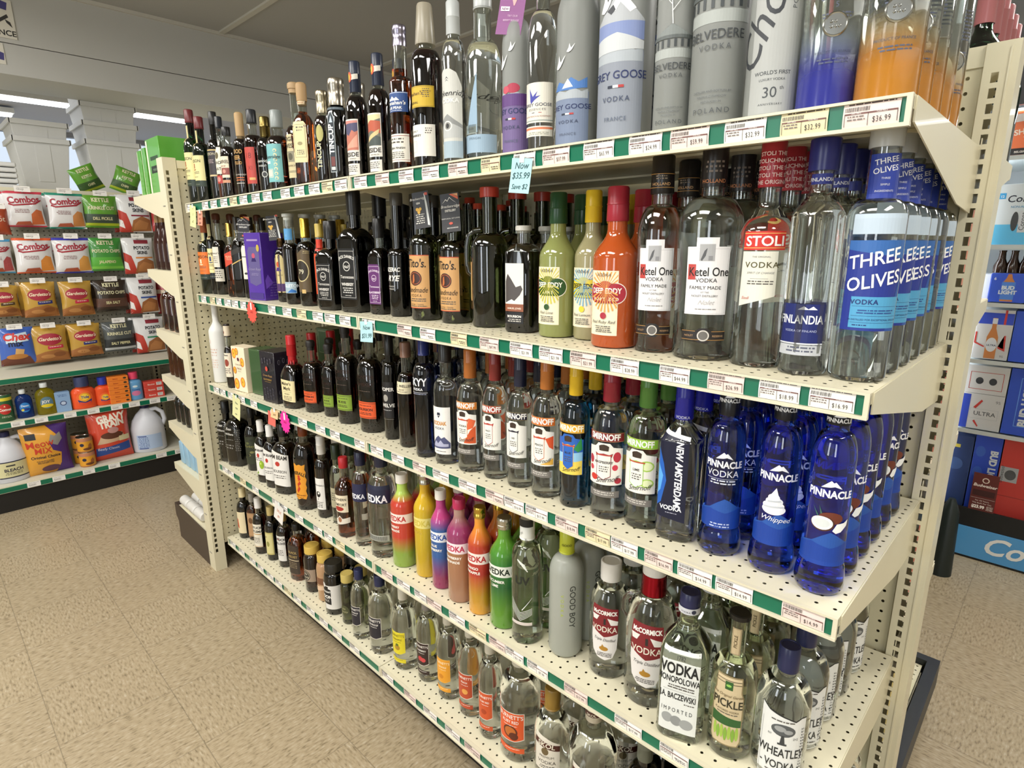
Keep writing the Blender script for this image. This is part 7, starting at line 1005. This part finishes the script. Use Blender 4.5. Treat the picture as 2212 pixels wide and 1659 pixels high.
# ------------------------------------------------------------------ foam coolers and lids on top
fm = mat('white expanded foam', '#dcdcda', .75)
def cooler(x, y, z, w, d, h, desc, grp=None, up=False):
    """nesting foam chest, upside down or upright: tapered body with a lip and recessed panels"""
    o = empty('foam_cooler', (x, y, z + .001)); m = MB(); t = .82
    def q4(z, k, e=0): return [(sx * (d / 2 * k - e), sy * (w / 2 * k - e), z) for sx, sy in ((-1, -1), (1, -1), (1, 1), (-1, 1))]
    def shell(m, rings):
        R = [[m.b.verts.new(p) for p in r] for r in rings]
        for A, B_ in zip(R, R[1:]):
            for i in range(4): m.b.faces.new((A[i], A[(i + 1) % 4], B_[(i + 1) % 4], B_[i]))
        m.b.faces.new(R[0][::-1]); m.b.faces.new(R[-1])
    shell(m, [q4(0, .70), q4(h, .97), q4(h, .97, .009), q4(.012, .70, .009)]); b = m.done('chest', fm, o)
    v = b.modifiers.new('bevel', 'BEVEL'); v.width = .003; v.segments = 2
    m = MB()
    for s_ in (-1, 1): m.box(s_ * d / 2 * .968, -w / 2, h - .03, s_ * d / 2 * 1.04, w / 2, h); m.box(-d / 2 * 1.04, s_ * w / 2 * .968, h - .03, d / 2 * 1.04, s_ * w / 2 * 1.03, h)
    b = m.done('rim', fm, o)
    m = MB(); x0, x1 = d / 2 * (.70 + .27 * .3), d / 2 * (.70 + .27 * .85)
    for y0, y1 in ((-w * .13, w * .13),): m.hexa([(x0 - .004, y0, h * .3), (x0 + .004, y0, h * .3), (x0 + .004, y1, h * .3), (x0 - .004, y1, h * .3), (x1 - .004, y0, h * .88), (x1 + .004, y0, h * .88), (x1 + .004, y1, h * .88), (x1 - .004, y1, h * .88)])
    b = m.done('grip_panel', fm, o)
    return tag(o, desc, 'foam cooler', grp)
sn_top = MB().box(-2.92, -3.0, 1.735, -2.06, .9, 1.750).done('shelf', metal_cream); sn_top.parent = sn; sn_top.matrix_parent_inverse = Matrix.Translation(-Vector(sn.location))
for i in range(4): cooler(-2.69, -.168, 1.766 + .121 * i, .335, .38, .40, 'white foam cooler nested in the tall right stack, %s from the bottom' % ORD[i])
for i in range(2): cooler(-2.69, -.575, 1.752 + .105 * i, .31, .38, .39, 'white foam cooler in the low left stack, %s' % ('lower' if i == 0 else 'upper'))
for i in range(6):
    o = MB().box(-.14, -.17, 0, .14, .17, .026).done('foam_slab', fm); o.location = (-2.24, -.955, 1.7505 + .0315 * i); v = o.modifiers.new('bevel', 'BEVEL'); v.width = .007; v.segments = 3
    tag(o, 'white foam lid in the pile at the left edge, %s from the bottom' % ORD[i], 'foam lid')
# ================================================================== bottles on the end unit, seen from the side
def simple(x, y, z, r, h, glass, cap, shape, labels, d, name='liquor_bottle', tw=-90, grp=None, cat='bottle'):
    k = 'e%d' % len(GEO); GEO[k] = (0, x, y, r, h); b = Bottle(k, glass, shape, cap, labels, tw, d, name=name, cat=cat, G=(0, x, y, r, h), seg=32); b.root.location.z = z + .0006
    if grp: b.root['group'] = grp
    return b
XE = -.10
def erow(z, dp, r, h, glass, cap, shape, labels, what, n=4, cols=1, y0=-.545, name='liquor_bottle', gap=.004):
    k = 0; p = simple(XE - dp + r + .012, y0, z, r, h, glass, cap, shape, labels, '', name=name); index_kids()
    for c in range(cols):
        for i in range(n):
            o = p.root if c == 0 and i == 0 else copy_tree(p.root)
            o.location = (XE - dp + r + .012 + i * (2 * r + gap), y0 + c * (2 * r + gap), z + .0006)
            o['label'] = '%s, %s from the tip%s' % (what, ORD[i], '' if c == 0 else ', %s column' % ORD[c]); o['category'] = 'bottle'; o['group'] = 'bottles on the end unit'
erow(EZ[1][0], EZ[1][1], .031, .235, ('x', mat('plum brown glass', '#5a3a34', .05, 0, .7, 1.4)), (.86, 'screw', '#8a6a3c', 1.1), dict(zs=.40, zn=.86, rn=.40, sh='s'), [('label', [('R', -26, 10, 26, 48, '#d8cdb4')])], 'tapering brown bottle, high end shelf', n=4)
erow(EZ[2][0], EZ[2][1], .036, .21, 'amber', (.86, 'screw', '#b9a890', 1.1), dict(zs=.62, zn=.80, rn=.36), [('label', [('R', -30, 16, 30, 72, '#d8892c')])], 'squat amber bottle, orange label, end shelf', n=3)
erow(EZ[3][0], EZ[3][1], .030, .185, ('x', mat('rum brown glass', '#6a3c20', .04, 0, .75, 1.4)), (.86, 'screw', '#c9b49a', 1.1), dict(zs=.66, zn=.80, rn=.40), [], 'small rum-brown bottle, middle end shelf', n=5)
erow(EZ[4][0], EZ[4][1], .031, .21, 'black', (.56, 'foil', '#d8641c', 1.2), dict(zs=.46, zn=.60, rn=.42), [('label', [('R', -24, 22, 24, 70, '#d8641c')])], 'black bottle with orange neck, end unit', n=4)
erow(EZ[5][0], EZ[5][1], .032, .19, ('x', mat('sky blue carton', '#8fb4cc', .4)), (.84, 'screw', '#26262a', 1.0), dict(zs=.56, zn=.62, rn=.40, sq=6), [('label', [('P', [(-20, 4), (20, 4), (14, 60), (-14, 60)], '#6a5c50')])], 'bottle in pale blue sleeve, low end shelf', n=5)
for i in range(3):
    for j in range(3):
        o = MB().tube([(-.485 + .10 * j, -.575 + .055 * i, .204), (-.397 + .10 * j, -.575 + .055 * i, .204)], [.024, .024], 20).done('white_roll', mat('white plastic wrap', '#d6d4ce', .3)); o.modifiers.new('bevel', 'BEVEL').width = .006
        tag(o, 'white wrapped roll lying on the end unit base, %s row, %s from the tip' % (ORD[i], ORD[j]), 'roll', 'white rolls on the end unit base')
gx = mat('bright green carton', '#5aa238', .35, coat=.3)
for i, (x, y, w, d_, hh, dsc) in enumerate(((-.42, -.50, .05, .16, .185, 'leftmost bright green carton on top of the end unit'), (-.355, -.50, .05, .16, .19, 'middle bright green carton on top of the end unit'), (-.225, -.50, .17, .16, .215, 'widest bright green carton, right end of the end unit top'))):
    box('green_carton', 0, x - w / 2, x + w / 2, y - d_ / 2, y + d_ / 2, hh, 0, gx, dsc, 'carton', z=1.6605, els=[('R', -w * 420, 2, -w * 300, hh * 980, '#cfe0bc')] if i < 2 else [('R', -40, 130, 60, 145, '#2c4a2c'), ('R', -40, 80, 60, 108, '#1f2c20'), ('T', 'PREMIUM', 10, 88, 13, '#8aa88a'), ('R', -80, 2, -60, 210, '#d8e4c8')])
# ================================================================== the far side of the main unit
p = None
for i in range(6):
    x = 2.30 + .022 * (i % 2); y = .13 + .082 * i
    if p is None: p = simple(x, y, SB[1], .036, .315, 'jg', (.70, 'foil', '#a8686a', 1.1), dict(zs=.54, zn=.68, rn=.40, sh='s'), [], '', name='wine_bottle', tw=180); index_kids(); o = p.root
    else: o = copy_tree(p.root)
    o.location = (2.395, y, SB[1] + .0006); o['label'] = 'wine bottle with dusty pink foil neck behind the right upright, %s from the aisle' % ORD[i]; o['category'] = 'bottle'; o['group'] = 'wine bottles on the far side'
box('snack_carton', 0, 2.30, 2.425, .43, .54, .235, 0, mat('lime green carton', '#b4bc30', .45), 'lime green carton with black marks low behind the right upright', 'carton', z=.1655, els2=[('P', [(-40, 30), (-10, 60), (-20, 120), (-36, 90)], '#2c3018'), ('P', [(6, 70), (22, 100), (10, 150), (2, 120)], '#2c3018'), ('E', 20, 40, 12, 9, '#5a6424'), ('R', -54, 190, 54, 234, '#e4e4dc')])
for i, (y, z, c) in enumerate(((.12, SB[4], '#b9553c'), (.26, SB[4], '#c9c4b4'), (.12, SB[3], '#a8482c'), (.26, SB[3], '#d8d0c0'), (.12, SB[2], '#c87a5c'), (.24, SB[2], '#3c3c44'), (.36, SB[2], '#8a6a5a'), (.12, SB[5], '#d8c070'), (.28, SB[5], '#c8c0b0'))):
    box('wine_box', 0, 2.30, 2.42, y, y + .10, .24, 0, mat('carton ' + c, c, .5), ('carton on the far side seen through the right upright slots, %s' % ['low shelf near', 'low shelf far', 'middle shelf near', 'middle shelf far', 'upper shelf near', 'upper shelf middle', 'upper shelf far', 'base near', 'base far'][i]), 'carton', z=z + .0005)
# ================================================================== beer cooler along the back wall
bc = tag(empty('beverage_cooler', (2.9, 2.25, 0)), 'glass-doored beer cooler with black frame and blue panel beyond the shelves', 'cooler'); cm = mat('white cooler liner', '#d4dade', .4)
YF = 1.907
sub(MB().box(2.20, YF, .155, 3.9, YF + .01, .245), 'door_sill', black_m, bc); sub(MB().box(2.20, YF, 2.0, 3.9, YF + .02, 2.18), 'door_header', black_m, bc); sub(MB().box(2.20, YF, 0, 3.9, YF + .01, .012), 'toe_strip', black_m, bc)
sub(MB().box(2.20, YF - .006, .012, 3.9, YF + .004, .155), 'lower_panel', mat('light blue panel', '#4f96cc', .35, coat=.3), bc)
lp = art_mesh('lettering', [('T', 'Coors', 20, 0, 118, '#e4e4e0', {'sh': .35, 'b': .02})], lambda u, v, q: Vector((2.59 + u, YF - .0065 - q, .05 + v)), None, base=.0004); lp.parent = bc; lp.matrix_parent_inverse = Matrix.Translation(-Vector(bc.location))
sub(MB().box(2.20, 2.62, 0, 3.9, 2.66, 2.3), 'back_wall', cm, bc); sub(MB().box(2.16, YF, 0, 2.20, 2.66, 2.3), 'side_wall', cm, bc); sub(MB().box(2.20, YF, 2.18, 3.9, 2.66, 2.3), 'roof', black_m, bc)
sub(MB().box(2.20, YF + .012, .19, 3.9, 2.62, .21), 'shelf', cm, bc)
for z in (.612, .940, 1.196, 1.443, 1.81):
    a = sub(MB().box(2.20, YF + .04, z - .012, 3.9, 2.6, z - .006), 'shelf', mat('white wire shelf', '#dfe6e6', .4), bc)
    m = MB().box(2.20, YF + .036, z - .020, 3.9, YF + .040, z - .002); _sub(m, 'shelf_lip', mat('white wire shelf', '#dfe6e6', .4), a)
for x in (2.205, 2.985): sub(MB().box(x, YF - .004, .2, x + .035, YF + .03, 2.05), 'door_frame', black_m, bc)
sub(MB().box(2.24, YF + .012, .245, 2.985, YF + .015, 2.0), 'glass_door', mat('clear door glass', '#ffffff', .02, 0, 1, 1.05), bc)
for x in (2.222, 3.0): area('cooler_lamp', (x, YF + .034, 1.12), .03, 1.7, 9, (R_(90), 0, 0), (.93, .97, 1))
area('cooler_lamp', (2.6, YF + .07, 1.985), 1.2, .04, 5, (0, 0, 0), (.93, .97, 1))
tm_ = sub(MB().box(2.22, 1.99, 1.993, 3.5, 2.1, 2.0), 'lamp_strip', mat('lit fluorescent tube', '#f4f8ff', .4, emis=9), bc)
def carton(x0, x1, z, h, c, els, d, y=YF + .055, dp=.28, cat='beer carton', side=()):
    return box('beer_carton', 0, x0, x1, y, y + dp, h, 0, mat('carton ' + c, c, .4), d, cat, z=z, els=els)
def W2(e): return e
carton(2.28, 2.42, 1.8105, .175, '#c8663a', [('R', -70, 0, 70, 26, '#1f1c1e'), ('T', 'SHOCK', 0, 84, 30, '#e8dccc', {'b': .03, 'r': 8}), ('T', 'TOP', 14, 54, 30, '#e8dccc', {'b': .03, 'r': 8}), ('P', [(-70, 128), (70, 140), (70, 168), (-70, 160)], '#e0d6d0'), ('E', 0, 124, 26, 16, '#b9553a'), ('T', 'BELGIAN WHITE', 0, 8, 11, '#e8e0d8', {'b': .03})], 'orange beer carton with white splash, upper shelf of the cooler')
carton(2.275, 2.46, 1.4435, .25, '#dde6ea', [('R', -92, 0, 92, 84, '#5cb4dc'), ('R', -80, 190, -56, 214, '#3c94c8'), ('T', '12', -68, 196, 13, '#e8eef2', {'b': .03}), ('T', 'Corona', 12, 176, 40, '#1c2434', {'b': .01, 'sh': .1}), ('T', 'NON-ALCOHOLIC', 16, 152, 12, '#5a94b8', {'b': .02}), ('E', -14, 96, 12, 40, '#3a3c3e'), ('R', 0, 50, 26, 140, '#d8dce0'), ('T', 'Corona', 20, 96, 24, '#1c2434', {'r': 90}), ('E', 54, 84, 14, 44, '#3a3c3e')], 'white and sky blue beer carton, second cooler shelf from the top')
def six(x, z, d):
    r = box('beer_carrier', 0, x, x + .125, YF + .055, YF + .18, .125, 0, mat('carton #2c4cb4', '#2c4cb4', .4), d, 'beer carton', z=z, els=[('P', [(-22, 4), (22, 4), (22, 84), (10, 104), (6, 122), (-6, 122), (-10, 104), (-22, 84)], '#b9743c'), ('R', -23, 12, 23, 88, '#4c7cc8'), ('T', 'BUD', 0, 56, 22, '#e8eef4', {'b': .05}), ('T', 'LIGHT', 0, 36, 22, '#e8eef4', {'b': .05}), ('T', '6', -48, 96, 16, '#e8eef4', {'b': .03})])
    for i in range(3):
        b_ = MB().lathe([(0, .026), (.03, .026), (.06, .014), (.088, .012), (.09, .0135), (.096, .0135)], 16, c=(-.042 + .042 * i, -.02, .126)).done('bottle_neck', mat('dark beer glass', '#2c1c14', .06), r)
six(2.312, 1.1965, 'blue six-bottle carrier on the middle cooler shelf')
box('beer_carrier', 0, 2.439, 2.54, YF + .055, YF + .18, .125, 0, mat('red carton', '#b92c2c', .5), 'red six-bottle carrier at the right edge of the middle cooler shelf', 'beer carton', z=1.1965)
box('beer_carrier', 0, 2.205 + .04, 2.309, YF + .08, YF + .2, .12, 0, mat('carton #dfe2e4', '#dfe2e4', .4), 'white six-bottle carrier left of the blue one in the cooler', 'beer carton', z=1.1965)
carton(2.29, 2.417, .9405, .222, '#dcdcdc', [('R', -63, 158, 63, 208, '#2c44ac'), ('R', 30, 158, 38, 222, '#b8342c'), ('P', [(-20, 4), (20, 4), (20, 100), (8, 140), (7, 186), (-7, 186), (-8, 140), (-20, 100)], '#b9743c'), ('R', -9, 160, 9, 184, '#e4e6ea'), ('E', 0, 66, 20, 32, '#e4e8ec'), ('T', 'ULTRA', 0, 60, 11, '#2c3c5c', {'b': .02}), ('P', [(-62, 70), (-24, 52), (-24, 58), (-56, 74), (-56, 120), (-62, 120)], '#b8342c'), ('P', [(24, 52), (50, 40), (46, 110), (40, 110), (44, 50), (24, 60)], '#b8342c'), ('T', '95', 42, 12, 14, '#55585c')], 'white carton with blue band and bottle picture in the cooler')
carton(2.42, 2.58, .9405, .222, '#2c4cb4', [('T', 'BUD LIGHT', 0, 90, 30, '#e8eef4', {'b': .04, 'r': 90})], 'blue beer carton beside the white bottle-picture one in the cooler')
carton(2.285, 2.438, .6125, .165, '#dddddd', [('R', -76, 0, -44, 160, '#2c44ac'), ('T', 'ULTRA', 14, 66, 26, '#55585c', {'b': .01}), ('P', [(-24, 36), (-4, 10), (-2, 16), (-18, 42)], '#b8342c'), ('P', [(-30, 100), (-4, 140), (2, 134), (-20, 96)], '#b8342c'), ('B', -40, 50, 62, 96, 1, '#b9bcc0'), ('T', '95', 56, 128, 18, '#77797c')], 'white beer carton with blue end in the cooler, lower middle')
carton(2.285, 2.438, .779, .13, '#dddddd', [('B', -60, 20, 60, 100, 2, '#b8342c'), ('E', -24, 60, 14, 16, '#33363a'), ('E', 24, 60, 14, 16, '#33363a')], 'white beer carton stacked on another in the cooler')
carton(2.442, 2.60, .6125, .30, '#2c4cb4', [('B', -40, 40, 20, 260, 3, '#6a9ae0'), ('T', 'BUD LIGHT', 4, 150, 42, '#e8eef4', {'r': 90, 'b': .05})], 'tall blue beer carton, lower middle of the cooler, right')
carton(2.245, 2.360, .2105, .36, '#2a3c6a', [('R', -56, 300, 10, 316, '#c9b84c'), ('E', 0, 220, 30, 30, '#3c5484')], 'dark blue carton at the lower left of the cooler')
carton(2.364, 2.462, .2105, .385, '#2c48b0', [('T', 'BUD LIGHT', 14, 220, 36, '#e8eef4', {'r': -90, 'b': .05}), ('E', -24, 300, 18, 26, '#3c60b8'), ('E', -24, 200, 18, 26, '#3c60b8')], 'blue case of beer at the bottom of the cooler')
carton(2.466, 2.62, .2105, .385, '#c03a32', [('R', -76, 110, 76, 113, '#8c2c28'), ('R', -74, 180, -10, 250, '#b9bcc0'), ('E', -36, 214, 20, 24, '#5a5c5e'), ('T', 'Budweiser', -60, 214, 20, '#3c3e40', {'r': 90})], 'red case of beer at the bottom right of the cooler')
st = tag(MB().box(2.385, YF - .0022, .245, 2.478, YF - .0012, .425).done('price_poster', mat('maroon poster', '#5a2420', .45)), 'maroon price sticker reading $23.99 on the cooler door', 'sticker')
art_mesh('lettering', [('T', 'Budweiser', 0, 116, 20, '#e6dcd2', {'sh': .2, 'b': .02}), ('E', 0, 148, 13, 13, '#d8c8b8'), ('E', 0, 148, 9, 9, '#5a2420'), ('R', -40, 72, 40, 100, '#3a1816'), ('R', -44, 60, 44, 60.8, '#e6dcd2'), ('T', 'For All Yours,', 0, 46, 9, '#e6dcd2'), ('T', "This Bud's For You", 0, 34, 9, '#e6dcd2'), ('T', '$23.99', -12, 12, 20, '#f0e8e0', {'b': .05, 'xs': .85}), fine(18, 26, 42, 5, 4.4, '#e6dcd2')], lambda u, v, q: Vector((2.4315 + u, YF - .0022 - q, .245 + v)), st, base=.0003)
# black cone-shaped bin foot beside the cooler, just behind the upright
for o in bpy.data.objects:
    if o.get('label') == '': print('EMPTY', o.name)
o = MB().lathe([(0, .045), (.30, .035), (.34, .02), (.36, .012)], 20).done('black_bollard', mat('black rubber', '#1b2422', .4)); o.location = (2.345, 1.66, 0.0005)
tag(o, 'black rounded post standing on the floor in front of the cooler', 'post')
# ------------------------------------------------------------------ price-tag labels take the names of the bottles above
for o in bpy.data.objects:
    if '_k' in o.keys():
        k = o['_k']; t_ = short(k); o['label'] = o['label'].replace('{%s}' % k, t_); del o['_k']
def ordinal(n): return '%d%s' % (n, 'th' if 10 < n % 100 < 14 else {1: 'st', 2: 'nd', 3: 'rd'}.get(n % 10, 'th'))
cnt = {}
for o in bpy.data.objects:
    if o.get('category') == 'price tag': cnt[o['label']] = cnt.get(o['label'], 0) + 1
for o in bpy.data.objects:
    if '_n' in o.keys():
        if cnt[o['label']] > 1: o['label'] = ' '.join(o['label'].split()[:11]) + ', %s from left' % ordinal(o['_n'])
        del o['_n']
for o in list(bpy.data.objects):
    if 'label' in o.keys() and o.parent is None:
        w = o['label'].split()
        if len(w) > 16: print('LONG', o['label']); o['label'] = ' '.join(w[:16]).rstrip(',')
